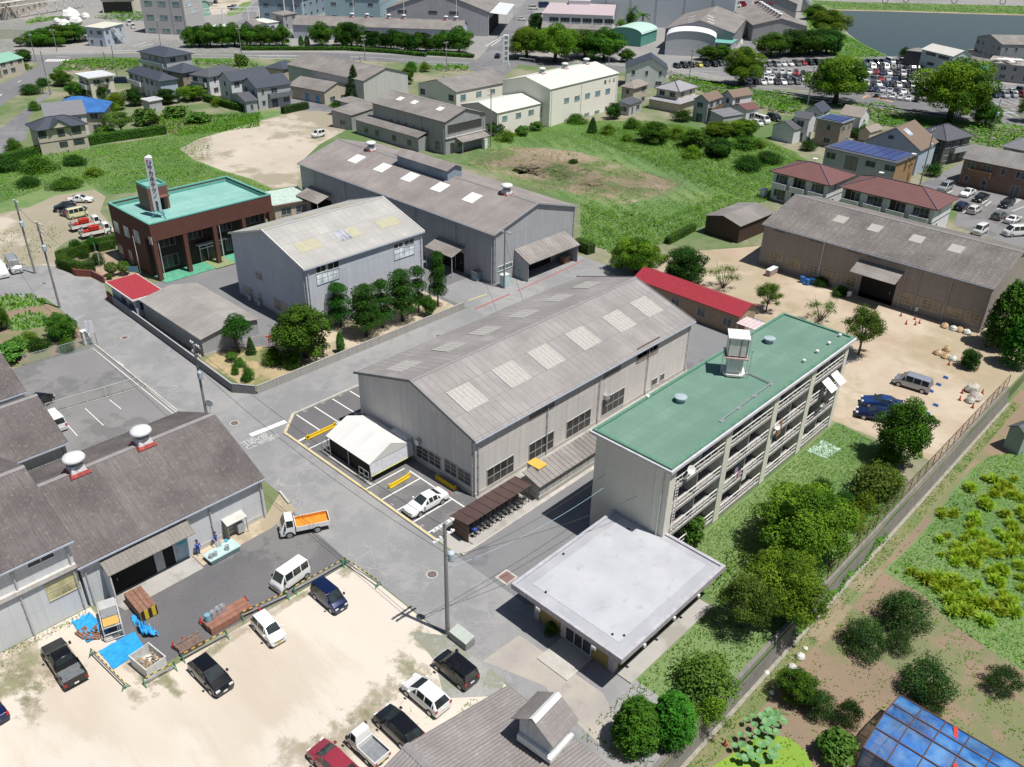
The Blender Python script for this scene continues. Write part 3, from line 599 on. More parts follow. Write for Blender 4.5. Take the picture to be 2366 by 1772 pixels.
mb.build('parapet',M('green_upstand',(.10,.22,.155),.6,var=.2),b.t);MB().box(o[0]+u,o[1]+u,11.3,o[2]-u,o[3]-u,11.33).build('roof',GREEN,b.t)
pc=[b.px('R','33',1360,860)[0],b.px('R','33',1776,610)[0],b.px('R','33',2165,390)[0],b.px('R','34',405,100)[0]+.1,w-.3]
pc[0]=.45
for i,a in enumerate(pc):MB().box(a-.5 if i else 0,-.12,0,a+.5 if i<4 else w,1.34,11.02).build('pier',CREAMP,b.t)
RAIL=M('railing_white',(.66,.64,.62),.5);SLAB=M('balcony_slab',(.27,.255,.245),.8,streak=.3)
for i in range(4):
 a0,a1=pc[i]+.5,pc[i+1]-.5
 for k in range(4):
  z=.35+2.68*k
  bal=MB().box(a0,-.05,z-.2,a1,1.34,z).build('balcony',SLAB,b.t)
  mb=MB();mb.bar((a0,-.02,z+1.12),(a1,-.02,z+1.12),.09,.07);mb.bar((a0,-.02,z+.62),(a1,-.02,z+.62),.05);mb.bar((a0,-.02,z+.14),(a1,-.02,z+.14),.06)
  for t in np.linspace(a0+.05,a1-.05,8):mb.bar((t,-.02,z),(t,-.02,z+1.12),.05)
  for t in np.linspace(a0,a1,24):mb.bar((t,-.02,z+.14),(t,-.02,z+.62),.016)
  mb.build('railing',RAIL,bal)
  for j in range(2):
   c0=a0+.35+(a1-a0)/2*j;c1=c0+(a1-a0)/2-.7;mb=MB()
   for t in np.linspace(c0,c1,5):mb.box(t-.035,1.27,z+.05,t+.035,1.33,z+2.05)
   mb.box(c0,1.28,z+2.05,c1,1.33,z+2.15);f=mb.build('window',ALU,b.t);MB().box(c0,1.31,z+.05,c1,1.345,z+2.05).build('pane',glassmat('flat_glass',(.05,.055,.06),.08),f)
  mb=MB();mb.box((a0+a1)/2-.04,.05,z,(a0+a1)/2+.04,1.3,z+2.2);mb.build('divider',M('divider_grey',(.42,.42,.40),.7),bal)
lad=MB();a=pc[0]+.75
for s in(-.2,.2):lad.bar((a+s,-.22,1),(a+s,-.22,9.5),.05)
for z in np.arange(1.2,9.4,.33):lad.bar((a-.2,-.22,z),(a+.2,-.22,z),.035)
lad.build('ladder',RAIL,b.t);b.downpipe('L',.5,10.9,CREAMP);b.downpipe('F',.3,10.9,WHITE)
for r,x,y in(('33',1370,285),('24',40,1440)):
 q=b.loc(W(r,x,y,11.33));MB().lathe([(.42,0),(.42,.38),(.62,.42),(.62,.55),(.3,.62),(.01,.63)],(q.x,q.y,11.33),18).build('roof_vent',M('vent_cap',(.33,.40,.43),.5),b.t)
for r,x,y in(('33',1090,260),('24',335,1610),('24',447,1530),('24',548,1460),('24',640,1392)):
 q=b.loc(W(r,x,y,11.33));MB().lathe([(.12,0),(.12,.2),(.2,.22),(.18,.34),(.01,.4)],(q.x,q.y,11.33),8).build('vent_pipe',WHITE,b.t)
pipe=[b.loc(W('33',x,y,11.5))for x,y in((1720,440),(2140,130),(1945,40))]
mb=MB();mb.tube(pipe[:2],.07,6);mb.tube(pipe[1:],.07,6)
for q in(pipe[0],pipe[0].lerp(pipe[1],.33),pipe[0].lerp(pipe[1],.66),pipe[1],pipe[2]):mb.box(q.x-.25,q.y-.18,11.33,q.x+.25,q.y+.18,11.45)
mb.build('roof_pipe',M('galvanised'),b.t);APT=b
q=b.wl(w+.55,1.2,0);o=MB().box(q.x-.7,q.y-.5,0,q.x+.6,q.y+.5,1.9).build('meter_cabinet',M('cabinet_cream',(.62,.62,.58),.5));tag(o,'cream meter cabinet against the far end of the apartment block','cabinet')
tb=APT.loc(W('o',1583,805,11.35));tw=APT.wl(tb.x,tb.y,11.33)
t=thing('water_tank','white water tank on a platform with masts above the green roof','water tank',tw,math.radians(35))
TK=M('tank_white',(.66,.65,.61),.5,streak=.3)
mb=MB();mb.prism([(-1.1,-.7),(-.7,-1.1),(.7,-1.1),(1.1,-.7),(1.1,.7),(.7,1.1),(-.7,1.1),(-1.1,.7)],.15,.35);mb.box(-.75,-.75,.35,.75,.75,2.1);mb.build('pedestal',TK,t)
MB().box(-1.15,-1.15,2.1,1.15,1.15,2.25).build('platform',M('rust_pink',(.42,.30,.29),.7,var=.25),t)
MB().box(-.95,-.95,2.4,.95,.95,4.3).build('tank',TK,t);MB().box(-1.05,-1.05,4.3,1.05,1.05,4.42).build('lid',M('lid_white',(.74,.73,.70),.5),t)
mb=MB();[mb.box(x-.05,-.97,2.4,x+.05,-.951,4.3)for x in(-.9,.25,.9)];[mb.bar((sx*.8,sy*.8,2.25),(sx*.8,sy*.8,2.4),.2)for sx in(-1,1)for sy in(-1,1)];mb.build('rib',M('rib_grey',(.2,.21,.2),.6),t)
for x,y,z in((1.35,.5,4.3),(1.25,.0,3.6),(-1.3,-.6,2.9),(1.4,-.9,3.0)):
 mb=MB();mb.tube([(x,y,.02),(x,y,z)],.035,6);mb.lathe([(.1,0),(.1,.18),(.01,.2)],(x,y,z),8);mb.build('mast',M('galvanised'),t)
b=Bld('clubhouse','single-storey hall with broad overhanging pale flat roof beside the apartment block','hall',('w',-34.6,-26.3,40.3,51.6),3.25)
w,d=b.w,b.d;b.walls(panels('yellow_tile',(.33,.26,.10),.2,.1,line=.8,streak=.2,mortar=.012),('flat',))
ov=(-1.4,-1.6,w+1.8,d+1.6)
MB().box(*ov[:2],3.28,*ov[2:],3.62).build('roof_slab',M('fascia_mauve',(.40,.36,.38),.7,streak=.3),b.t)
mb=MB();u=.3
for q in((ov[0],ov[1],ov[2],ov[1]+u),(ov[0],ov[3]-u,ov[2],ov[3]),(ov[0],ov[1]+u,ov[0]+u,ov[3]-u),(ov[2]-u,ov[1]+u,ov[2],ov[3]-u)):mb.box(q[0],q[1],3.62,q[2],q[3],3.82)
mb.build('parapet',M('parapet_pale',(.40,.39,.42),.7,var=.15),b.t)
def roofwhite(k=.85):
 m,nt,bs=newmat('silver_coating');v=coords(nt);c=mixc(nt,ramp(nt,noise(nt,v,.35,5),.35,.7),mul((.44,.45,.48),k),mul((.37,.38,.41),k));c=mixc(nt,math_(nt,'MULTIPLY',ramp(nt,noise(nt,v,.9,6,.7),.58,.7),.6),c,(.30,.29,.28));c=mixc(nt,math_(nt,'MULTIPLY',ramp(nt,noise(nt,v,.25,5),.52,.7),.5),c,(.48,.48,.50));nt.links.new(c,bs.inputs[0]);bs.inputs['Roughness'].default_value=.55;return m
MB().box(ov[0]+u,ov[1]+u,3.62,ov[2]-u,ov[3]-u,3.66).build('roof',roofwhite(),b.t)
MB().box(ov[0]+1.3,ov[1]+1.3,3.66,ov[2]-1.0,ov[3]-1.2,3.69).build('roof_deck',roofwhite(1.02),b.t)
n0=b.loc(W('33',800,1245,4.4));MB().box(ov[0]+.1,ov[3]-2.0,3.66,ov[0]+1.9,ov[3]+.05,4.3).build('roof_hatch',M('parapet_pale'),b.t)if False else None
for r,x,y in(('43',215,240),('43',755,583),('43',850,592),('33',375,1583),('33',930,1372)):q=b.loc(W(r,x,y,3.7));MB().lathe([(.1,0),(.1,.12),(.01,.14)],(q.x,q.y,3.66),8).build('roof_drain',BLK,b.t)
COLM=M('post_mauve',(.45,.40,.42),.7)
for x,y in((.2,.2),(.2,d-.2),(w-.2,.2),(w*.5,.15),(.2,d*.62)):MB().box(x-.28,y-.28,0,x+.28,y+.28,3.27).build('column',COLM,b.t)
p=b.px('L','43',410,560);b.win('L',2.3,.15,4.9,2.5,3,1,WHITE,DARKG,name='entrance');b.win('L',6.1,1.9,7.2,2.6,2,1);b.win('R',1.2,.3,3.2,2.4,2,1);b.win('R',4.6,.9,6.2,2.2,2,1);b.win('R',7.5,.9,9.3,2.2,2,1)
mb=MB();mb.box(-3.2,2.0,.005,-.05,5.2,.12);mb.build('step',CONC,b.t)
for x,y in((300,0),(1.2,ov[1])):pass
for a in(1.5,5.5,9.0):q=MB();q.box(a-.12,ov[1]-.12,3.0,a+.12,ov[1]+.05,3.27);q.build('floodlight',WHITE,b.t)
for a in(1.0,6.8):q=MB();q.box(ov[0]-.12,a-.2,3.0,ov[0]+.05,a+.2,3.27);q.build('floodlight',WHITE,b.t)
CLUB=b
# near-left factory with open front
b=Bld('foundry_shed','dark ribbed-roof factory with two white ridge ventilators and a canopied doorway onto the yard','factory',('w',-78.2,-62.3,14.6,31.75),4.7)
b.walls(PAN_F,('gable','x',3.4,)).gable(SL_F,'x',3.4,oh=.35,og=.25,pitch=.28,cap=CAPM,gut=GUT)
for x,y in((700,930),(1265,690)):
 al,t=b.slopepx('31',x+20,y+30,0);ventilator(b.t,b.onslope(al,1.0,0,.15),.95)
c=b.canopy('R',1.55,9.3,4.25,1.6,.85,slate('canopy_asbestos',(.26,.245,.22),(.19,.175,.155),axis=0,ju=.9,jv=30,line=.8),pitch=.35,th=.06)
mb=MB();b.bx(mb,'R',1.6,1.72,0,3.4,.002,1.5);mb.build('side_screen',PAN_F,c)
b.door('R',1.8,7.7,3.2,DARK,name='doorway');mb=MB();b.bx(mb,'R',5.9,6.7,0,3.1,.055,.12);mb.build('shutter_post',DOORG,b.t)
b.door('R',7.95,9.1,2.4,M('door_pale_blue',(.34,.47,.54),.5));b.band('R',8.1,8.95,1.75,2.05,M('door_notice_cyan',(.05,.40,.55),.5),.07,'notice')
for a in(.3,11.6,16.85):b.downpipe('R',a,4.6,PIPE)
b.band('R',9.5,17.1,0,.55,M('plinth_pale',(.50,.48,.45),.8,streak=.3),.05,'plinth');FOUND=b
b=Bld('machine_shop','taller dark-roofed factory at the left edge with a sliding window above the yard','factory',('w',-77.6,-62.4,-6.0,14.4),7.6)
b.walls(PAN_F,('gable','x',3.0)).gable(SL_F,'x',3.0,oh=.5,og=.3,pitch=.28,cap=CAPM,gut=GUT)
p,q,r_=b.px('R','31',205,1600),b.px('R','31',432,1515),b.px('R','31',432,1608);b.win('R',p[0],r_[1],q[0],q[1],2,1,WHITE,OPENG)
b.winp('R','41',362,185,645,190,5,2,M('frame_cream',(.5,.47,.33),.6),YELG)
mb=MB();z=b.px('R','41',400,110)[1];b.bx(mb,'R',0,20.4,z-.2,z+.2,.002,.3);mb.build('ledge',M('ledge_pale',(.52,.50,.47),.7,streak=.3),b.t)
p=b.px('R','41',200,380)[0];b.downpipe('R',p,7.3,PIPE);b.downpipe('R',20.1,7.3,PIPE)
b=Bld('store_shed','dark ribbed shed with cream end wall between the left car park and the ventilated factory','shed',('w',-90.6,-79.6,2.0,20.7),5.8)
b.walls(panels('cream_siding',(.62,.62,.55),.3,6,line=.85,streak=.2),('gable','x',2.7)).gable(SL_F,'x',2.7,oh=.45,og=.25,pitch=.28,cap=CAPM,gut=GUT);b.downpipe('R',18.4,5.6,PIPE)
b=Bld('old_shed','dark ribbed shed roof cut by the left edge above the left car park','shed',('w',-104.5,-93.8,4.0,21.9),5.0)
b.walls(PAN_F,('gable','x',2.5)).gable(SL_F,'x',2.5,oh=.4,og=.25,pitch=.3,cap=CAPM,gut=GUT)
pA,pB,pC=W('42',1985,957,5.3),W('42',1140,1657,5.3),W('43',430,1270,5.3)
b=Bld('timber_store','ribbed grey roof with a raised monitor at the bottom edge of the sand car park','shed',('w',-28.6,-14.0,12.0,30.5),4.1)
b.o.z=0
b.walls(PAN_F,('gable','y',2.2,.52)).gable(slate('roof_sheet_monitor',(.28,.262,.256),(.185,.167,.16),axis=1,ju=.85,jv=30,line=1.2,lichen=(.45,.43,.40)),'y',2.2,oh=.5,og=.4,rp=.52,pitch=.26,cap=CAPM)
STORE=b
b=Bld('warehouse','long mossy dark-roofed warehouse with cream window frames beyond the dirt yard','warehouse',('w',-61.9,-26.9,124.5,143.6),7.0)
b.walls(PAN_BR,('gable','y',2.55)).gable(SL_BR,'y',2.55,oh=.35,og=.3,pitch=.3,cap=CAPM,gut=GUT)
for x,y in((650,392),(943,467),(1300,558),(1632,642)):b.skylight('24',x,y,1.9,.2,LITE,0)
FRC=M('frame_cream',(.5,.47,.33),.6);CUR=glassmat('curtained_brown',(.13,.10,.07),.3)
for x1,y1,x2,y2 in((55,668,138,775),(203,715,292,822),(358,768,445,868),(507,805,603,920),(665,858,768,972),(1168,1008,1283,1128),(1350,1062,1470,1182),(1533,1118,1660,1240),(1722,1170,1812,1288)):b.winp('L','24',x1,y1,x2,y2,3,3,FRC,CUR)
for x1,y1,x2,y2 in((92,462,175,512),(392,545,485,598),(712,638,810,690),(885,680,980,738)):b.winp('L','24',x1,y1,x2,y2,3,1,M('frame_dull',(.22,.2,.19),.6),M('louvre_slats',(.22,.2,.18),.6))
p=b.px('L','24',835,870);q=b.px('L','24',1115,990);a0,a1=sorted((p[0],q[0]));b.door('L',a0,a1,4.1,DARK,name='doorway')
b.canopy('L',a0-.6,a1+1.0,5.6,2.7,1.2,CAN)
for x,y in((515,600),(1225,790),(1340,830),(1610,900)):b.downpipe('L',b.px('L','24',x,y)[0],6.8,WHITE if x==515 else PIPE)
b.band('L',0,b.d,0,.7,M('plinth_dark',(.22,.20,.19),.85),.05,'plinth')
# houses and works further off
def tone(c,n):return M('render_%s'%n,c,.8,var=.07,scale=.8,streak=.18)
def tiles(n,c):return panels('tiles_'+n,c,.3,.28,line=.72,var=.2,streak=.15,rough=.55,mortar=.03)
def H(name,label,cat,reg,A,B_,C,z,roof,wall,roofm,oh=.5,win=True,group=None,ridge=None,glass=None,storeys=None,seed=0,z0=0.0,cap=None,frame=None,d=None,w=None,bal=None,pitch=0.0):
 s=Bld(name,label,cat,('p',reg,A,B_,C,z),z,group,z0)
 if d:s.d=d
 if w:s.w=w
 if roof[0]!='none' and oh:s.o=s.o+s.X*oh+s.Y*oh;s.t.location=s.o;s.w-=2*oh;s.d-=2*oh
 s.w=max(s.w,1.2);s.d=max(s.d,1.2)
 s.walls(wall,roof if roof[0]in('gable','mono')else('flat',))
 if roof[0]=='gable':s.gable(roofm,roof[1],roof[2],oh=oh,og=min(oh,.35),rp=roof[3]if len(roof)>3 else.5,cap=cap,pitch=pitch)
 elif roof[0]=='hip':s.hip(roofm,roof[1],oh=oh,ridge=ridge)
 elif roof[0]=='mono':s.mono(roofm,roof[1],roof[2],oh=oh)
 elif roof[0]=='flat':s.flatroof(roofm,cap or WHITE,oh=oh,th=.2,up=roof[1]if len(roof)>1 else.1)
 if win:
  r=random.Random(hash_(label)+seed);st=storeys or max(1,int(round(s.eave/2.8)))
  for wl,L in(('R',s.w),('L',s.d),('B',s.w),('F',s.d)):
   n=max(1,int(L/3.1))
   for k in range(st):
    zb=s.eave/st*k
    for i in range(n):
     if r.random()<.14:continue
     c=L*(i+.5)/n+r.uniform(-.25,.25);ww=min(r.choice((.9,1.6,1.7,1.7,.7)),L/n*.7);tall=r.random()<.3
     s.win(wl,c-ww/2,zb+(.15 if tall and k==0 else.95),c+ww/2,zb+2.15,2 if ww>1 else 1,1,frame or ALU,glass or DARKG)
 if bal:
  wl,a0,a1,zz,m=bal;mb=MB();s.bx(mb,wl,a0*(s.w if wl in 'RB' else s.d),a1*(s.w if wl in 'RB' else s.d),zz-.2,zz,.003,1.1);L=s.w if wl in 'RB' else s.d
  s.bx(mb,wl,a0*L,a1*L,zz,zz+1.0,1.0,1.1);s.bx(mb,wl,a0*L,a0*L+.1,zz,zz+1.0,.003,1.0);s.bx(mb,wl,a1*L-.1,a1*L,zz,zz+1.0,.003,1.0);mb.build('balcony',m,s.t)
 return s
def hash_(t):return sum((i+1)*ord(c)for i,c in enumerate(t))%9973
T_BLK=tiles('slate_blue',(.065,.075,.10));T_GRY=tiles('grey',(.20,.20,.22));T_MAR=tiles('maroon',(.175,.085,.08));T_BRN=tiles('brown',(.21,.155,.12));T_SIL=tiles('silver',(.34,.33,.35));T_DK=tiles('charcoal',(.10,.105,.12));T_BEI=tiles('weathered',(.30,.26,.23))
BL_T=M('blue_tarpaulin_roof',(.04,.14,.38),.5,var=.2,scale=.6)
RT_DK=M('ridge_tile_dark',(.07,.075,.09),.6)
W_WH,W_CR,W_BE,W_GY,W_TP,W_BK,W_BL=tone((.62,.63,.64),'white'),tone((.58,.54,.44),'cream'),tone((.47,.42,.35),'beige'),tone((.40,.41,.43),'grey'),tone((.30,.25,.215),'taupe'),tone((.09,.085,.085),'charcoal'),tone((.40,.46,.54),'pale_blue')
SL_O=slate('roof_sheet_old',(.25,.232,.22),(.165,.152,.145),axis=0,ju=.95,jv=1.8,speck=.3,line=.85);SL_OY=slate('roof_sheet_old_across',(.25,.232,.22),(.165,.152,.145),axis=1,ju=.95,jv=1.8,speck=.3,line=.85)
CREAM_P=panels('cream_siding_plain',(.78,.75,.67),1.0,8,line=.94,var=.03,streak=.10);ROOFP=M('pale_green_roof',(.60,.62,.55),.5,var=.06,streak=.2)
b=Bld('ironworks','grey two-storey ironworks with faded wall lettering and three white rooflights','factory',('w',-170.6,-144.8,130.5,143.0),7.4)
b.walls(PAN_T,('gable','y',1.9)).gable(SL_OY,'y',1.9,oh=.35,og=.3,pitch=.32,cap=CAPM)
for x,y in((1195,838),(1317,868),(1536,924)):b.skylight('12',x,y,1.7,.24,LITEW,0)
b.winp('R','12',1600,1070,1885,1068,8,1,M('frame_dark',(.1,.1,.11),.6),M('netted_glass',(.06,.06,.06),.5))
b.winp('L','12',1493,1195,1535,1278,2,2);p=b.px('R','12',1665,1195);q=b.px('R','12',1880,1155);b.canopy('R',p[0],q[0]+.8,3.4,2.4,.7,CAN,posts=ALU);b.door('R',p[0]-1.6,p[0]-.3,2.4,M('door_dark',(.05,.05,.05),.5));b.win('R',p[0]+.7,.9,p[0]+2.4,2.0,2,1)
b.band('R',0,b.w,3.55,3.75,M('ledge_pale',(.52,.50,.47),.7),.25,'ledge')
ch='畠中鉄工所'
for i,(x,y)in enumerate(((1120,1035),(1182,1050),(1248,1068),(1312,1088),(1385,1108))):
 a,z=b.px('L','12',x,y);text('lettering',ch[i],1.25,M('lettering_dark',(.06,.065,.07),.7),b.t,(-.03,a,z),(math.pi/2,0,-math.pi/2),.015)
for a in(.3,8,16.5,24.8):b.downpipe('L',a,7.2,PIPE)
a0=b.px('L','12',1440,1200)[0];a1=b.px('L','12',900,1050)[0]
l=b.canopy('L',a0,a1,4.2,3.3,.9,SL_O,name='lean_to_roof',pitch=.5);mb=MB();b.bx(mb,'L',a0+.2,a1-.2,0,3.25,.004,3.0);mb.build('lean_to_wall',PAN_T,b.t)
for t in(.12,.35,.62,.8):
 c0=a0+(a1-a0)*t;mb=MB();b.bx(mb,'L',c0,c0+1.3,.9,2.2,3.0,3.06);mb.build('window',DARKG,b.t)
H('tin_shed','small grey lean-roofed shed against the left end of the ironworks','shed','12',(655,945),(780,985),(945,905),3.6,('mono','x',.6),PAN_T,SL_O,.2)
H('tin_shed','flat dark-roofed shed between the tall conifer and the ironworks','shed','12',(685,850),(905,925),(1000,885),3.2,('mono','x',.3),PAN_T,SL_O,.2,win=False)
b=H('cream_factory','cream factory wing with weathered grey roof and a row of small windows','factory','12',(1345,707),(1672,785),(2140,690),6.6,('gable','x',2.0),CREAM_P,SL_O,.25,win=False,cap=CAPM)
for x1,y1,x2,y2 in((1708,808,1752,850),(1843,782,1885,815),(1965,762,2000,790),(2078,740,2115,770)):b.winp('R','12',x1,y1,x2,y2,2,1,ALU,glassmat('teal_glass'))
for x1,y1,x2,y2 in((1368,752,1408,808),(1608,803,1650,862)):b.winp('L','12',x1,y1,x2,y2,2,2)
p=b.px('L','12',1470,800);mb=MB();b.bx(mb,'L',p[0]-1.6,p[0]+1.6,3.0,3.12,0,1.2);[mb.bar(b.P('L',p[0]+1.6+i*.28,.6,2.9-i*.24),b.P('L',p[0]+1.6+i*.28,1.2,2.9-i*.24),.3,.05)for i in range(11)];mb.build('outside_stair',M('stair_dark',(.12,.12,.12),.6),b.t)
b2=H('cream_factory','tallest cream factory block with pale roof, three ventilators and wall lettering','factory','13',(-180,690),(265,763),(888,628),9.3,('gable','x',1.9),CREAM_P,ROOFP,.2,win=False)
for x1,y1,x2,y2 in((383,838,420,868),(472,820,510,850),(562,798,598,828),(648,778,685,808),(735,758,768,790),(555,966,590,995),(642,945,676,975),(727,925,760,950)):b2.winp('R','13',x1,y1,x2,y2,2,1,ALU,glassmat('teal_glass'))
for x,y in((222,625),(420,585),(612,550)):
 al,t=b2.slopepx('13',x,y+10,0);ventilator(b2.t,b2.onslope(al,1.0,0,.1),.9,False)
for ch,x,y in(('種',730,700),('千',768,694),('石',805,683)):
 a,z=b2.px('R','13',x,y);text('lettering',ch,1.15,M('lettering_bronze',(.14,.11,.08),.5),b2.t,(a,-.03,z),(math.pi/2,0,0),.02)
for t in(.02,.44,.98):b2.downpipe('R',b2.w*t,9.1,WHITE)
b3=H('cream_factory','lower cream factory front wing with pale roof beside the overgrown lot','factory','12',(1690,892),(2022,966),(2462,872),5.6,('gable','x',1.5),CREAM_P,ROOFP,.2,win=False)
for x1,y1,x2,y2 in((2065,992,2105,1022),(2180,965,2222,995),(2288,940,2330,968),(2395,912,2438,942),(2288,1090,2330,1120),(2395,1060,2438,1085)):b3.winp('R','12',x1,y1,x2,y2,2,1,ALU,glassmat('teal_glass'))
for t in(.02,.98):b3.downpipe('R',b3.w*t,5.5,WHITE)
sg=W('12',2095,560,0);sg=b.wl(b.w-3,b.d/2,8.8)
q=onplane('12',2095,560,sg,(0,0,1));t=thing('roof_sign','white upright roof sign with black lettering on the cream factory wing','sign',q,math.radians(43));MB().box(-.75,-.45,1.2,.75,.45,8.2).build('sign_board',M('sign_white'),t)
mb=MB();[mb.bar((x*1.5,y*1.5,0),(x,y*.8,1.2),.1)for x in(-.7,.7)for y in(-.5,.5)];mb.build('leg',WHITE,t)
for i,ch in enumerate('時野瀬百貨'):text('lettering',ch,1.05,BLK,t,(0,-.46,7.4-i*1.35),(math.pi/2,0,0),.01)
H('old_warehouse','big old grey warehouse with pale gable by the tall conifer','warehouse','12',(268,542),(880,690),(1232,610),5.8,('gable','y',2.3),panels('pale_siding',(.50,.50,.49),.9,6,line=.9,streak=.4),SL_OY,.3,win=False,cap=CAPM)
h=H('cottage_shed','small grey-roofed workshop with two dark windows left of the tall conifer','workshop','12',(268,717),(548,782),(742,722),3.4,('gable','y',1.6),W_BE,SL_OY,.3,win=False);h.winp('R','12',598,825,642,855,2,1);h.winp('R','12',690,808,732,838,2,1);h.win('L',2,.1,3.4,2.1,2,1,ALU,M('door_blue',(.08,.28,.48),.5));h.win('L',6,.1,7.4,2.1,2,1,ALU,M('door_blue'))
H('flat_block','three-storey grey-roofed flats behind the other dark-roofed houses','house','11',(1172,432),(1398,486),(1642,448),8.2,('hip',1.6),W_GY,T_BLK,.7,bal=('L',.03,.97,5.2,M('balcony_green',(.40,.48,.46),.6)))
H('house','grey two-storey flats with slate-blue hipped roof and outside stairs','house','11',(1062,602),(1350,692),(1527,668),5.6,('hip',1.5),W_BL,T_BLK,.5,bal=('L',.55,.95,2.8,W_WH))
H('house','brown house with pyramid slate roof behind the grey flats','house','11',(1408,586),(1545,622),(1732,582),5.4,('hip',1.8),W_TP,T_BLK,.5)
H('house','white house with dark hipped roof, balcony on its corner, left of the gabled one','house','11',(1635,625),(1772,657),(2035,588),5.4,('hip',1.6),W_WH,T_DK,.5,bal=('L',.1,.9,2.8,W_GY))
H('house','white gabled house with long slate-blue roof edged in white','house','11',(1840,662),(1958,692),(2310,636),5.4,('gable','x',1.9),W_WH,T_BLK,.4)
H('house','dark-roofed house with washing on its balcony near the hedge by the sand lot','house','11',(2045,705),(2178,752),(2480,706),5.6,('gable','x',2.0),W_GY,T_BLK,.4,bal=('R',.3,.98,2.8,M('balcony_dark',(.16,.17,.18),.6)))
H('garage','small grey-roofed garage below the white gabled house','garage','11',(1948,800),(2085,868),(2195,852),3.0,('gable','x',1.2),W_GY,T_DK,.3)
H('house','low house with dark hipped roof beside the old warehouse','house','12',(90,560),(200,590),(300,540),4.0,('hip',1.5),W_BE,T_BLK,.4)
b=H('house','beige two-storey house with dark hipped roof, half-timbered gable and hedge in front','house','11',(207,1057),(292,1113),(747,1052),5.7,('hip',1.7),W_BE,T_BLK,.5,win=False,ridge=RT_DK)
for x1,y1,x2,y2 in((322,1122,398,1165),(485,1105,552,1150),(605,1080,690,1128),(505,1212,578,1240),(625,1190,720,1215)):b.winp('R','11',x1,y1,x2,y2,2,1,M('frame_black',(.04,.04,.05),.5),DARKG)
b.band('R',0,b.w,2.7,2.85,M('beam_dark',(.06,.05,.05),.6),.05);g=MB();a=b.w*.47;g.mesh([(a-2,-.55,b.eave),(a+2,-.55,b.eave),(a,-.55,b.eave+1.4),(a-2,.8,b.eave),(a+2,.8,b.eave),(a,2.2,b.eave+1.4)],[(0,1,2),(0,2,5,3),(1,4,5,2)]);g.build('gable_front',W_CR,b.t)
g=MB();[g.mesh([(a+s*2.4,-.8,b.eave-.2),(a,-.8,b.eave+1.55),(a,2.6,b.eave+1.55),(a+s*2.4,1.0,b.eave-.2),(a+s*2.4,-.8,b.eave-.08),(a,-.8,b.eave+1.67),(a,2.6,b.eave+1.67),(a+s*2.4,1.0,b.eave-.08)],[(0,1,2,3),(4,5,6,7),(0,1,5,4),(0,3,7,4)])for s in(-1,1)];g.build('gable_roof',T_BLK,b.t)
H('house','house with plain grey slab roof in front of the blue tarpaulin roof','house','11',(372,982),(378,1000),(738,966),5.8,('gable','x',2.2),W_WH,T_GRY,.3,d=9)
H('house','house whose hipped roof is covered with bright blue tarpaulin','house','11',(318,872),(370,965),(835,985),5.2,('hip',2.6),W_BE,BL_T,.6,d=11)
H('house','white flat-roofed house with deep terraces among trees','house','11',(590,640),(745,672),(1000,648),5.6,('flat',),W_CR,M('white_membrane',(.55,.58,.62),.5),.6,bal=('L',.1,.9,2.8,W_WH))
H('carport','small carport with flat grey roof beside the vegetable plot','carport','11',(1200,848),(1262,868),(1382,845),2.6,('flat',),W_GY,M('sheet_grey',(.42,.43,.45),.5),.3,win=False)
b=H('site_office','white two-storey office with outside stairway by the main road','office','T1',(1072,350),(1318,364),(1582,300),6.2,('mono','x',.25),W_BL,M('cream_sheet_roof',(.58,.58,.48),.5),.4)
mb=MB();[mb.bar((b.w*.35+i*.42,-1.4,5.6-i*.42),(b.w*.35+i*.42,-.2,5.6-i*.42),.42,.06)for i in range(13)];mb.bar((b.w*.35,-1.4,5.9),(b.w*.35+5.3,-1.4,.6),.12,.5);mb.build('outside_stair',W_WH,b.t)
H('green_roof_house','house with green sheet roof cut by the left edge','house','11',(-120,500),(-10,540),(68,488),4.2,('gable','x',1.4),W_BE,M('green_sheet',(.22,.42,.32),.5),.3)
b=H('concrete_office','tall grey concrete office block with strips of paired windows at the top edge','office','11',(1255,278),(1600,300),(1722,250),0,('none',),panels('concrete_grey',(.46,.455,.45),5,3.4,line=.85,streak=.2),None,0,win=False)if False else None
pA,pB,pC=(W('11',*q)for q in((1258,278),(1600,300),(1725,252)))
b=Bld('concrete_office','tall grey concrete office block with rows of paired windows at the top edge','office',('p','11',(1258,278),(1600,300),(1725,252),0),17.5);b.eave=17.5
b.walls(panels('concrete_grey',(.46,.455,.45),6,3.6,line=.86,streak=.2),('flat',));b.flatroof(CONC,CONC,oh=0,th=.2,up=.5)
for x1,y1,x2,y2 in((1265,238,1332,272),(1380,242,1450,278),(1500,248,1568,284),(1245,122,1312,160),(1362,128,1430,165),(1482,134,1552,170),(1225,5,1295,42),(1342,10,1412,48),(1462,14,1532,52)):b.winp('L','11',x1,y1,x2,y2,2,1,ALU,glassmat('teal_glass'))
for x1,y1,x2,y2 in((1620,75,1645,108),(1655,70,1678,100),(1572,15,1632,45)):b.winp('R','11',x1,y1,x2,y2,1,1,WHITE,PALEG)
b.downpipe('L',b.px('L','11',1470,150)[0],17,PIPE);b.downpipe('L',.3,17,PIPE)
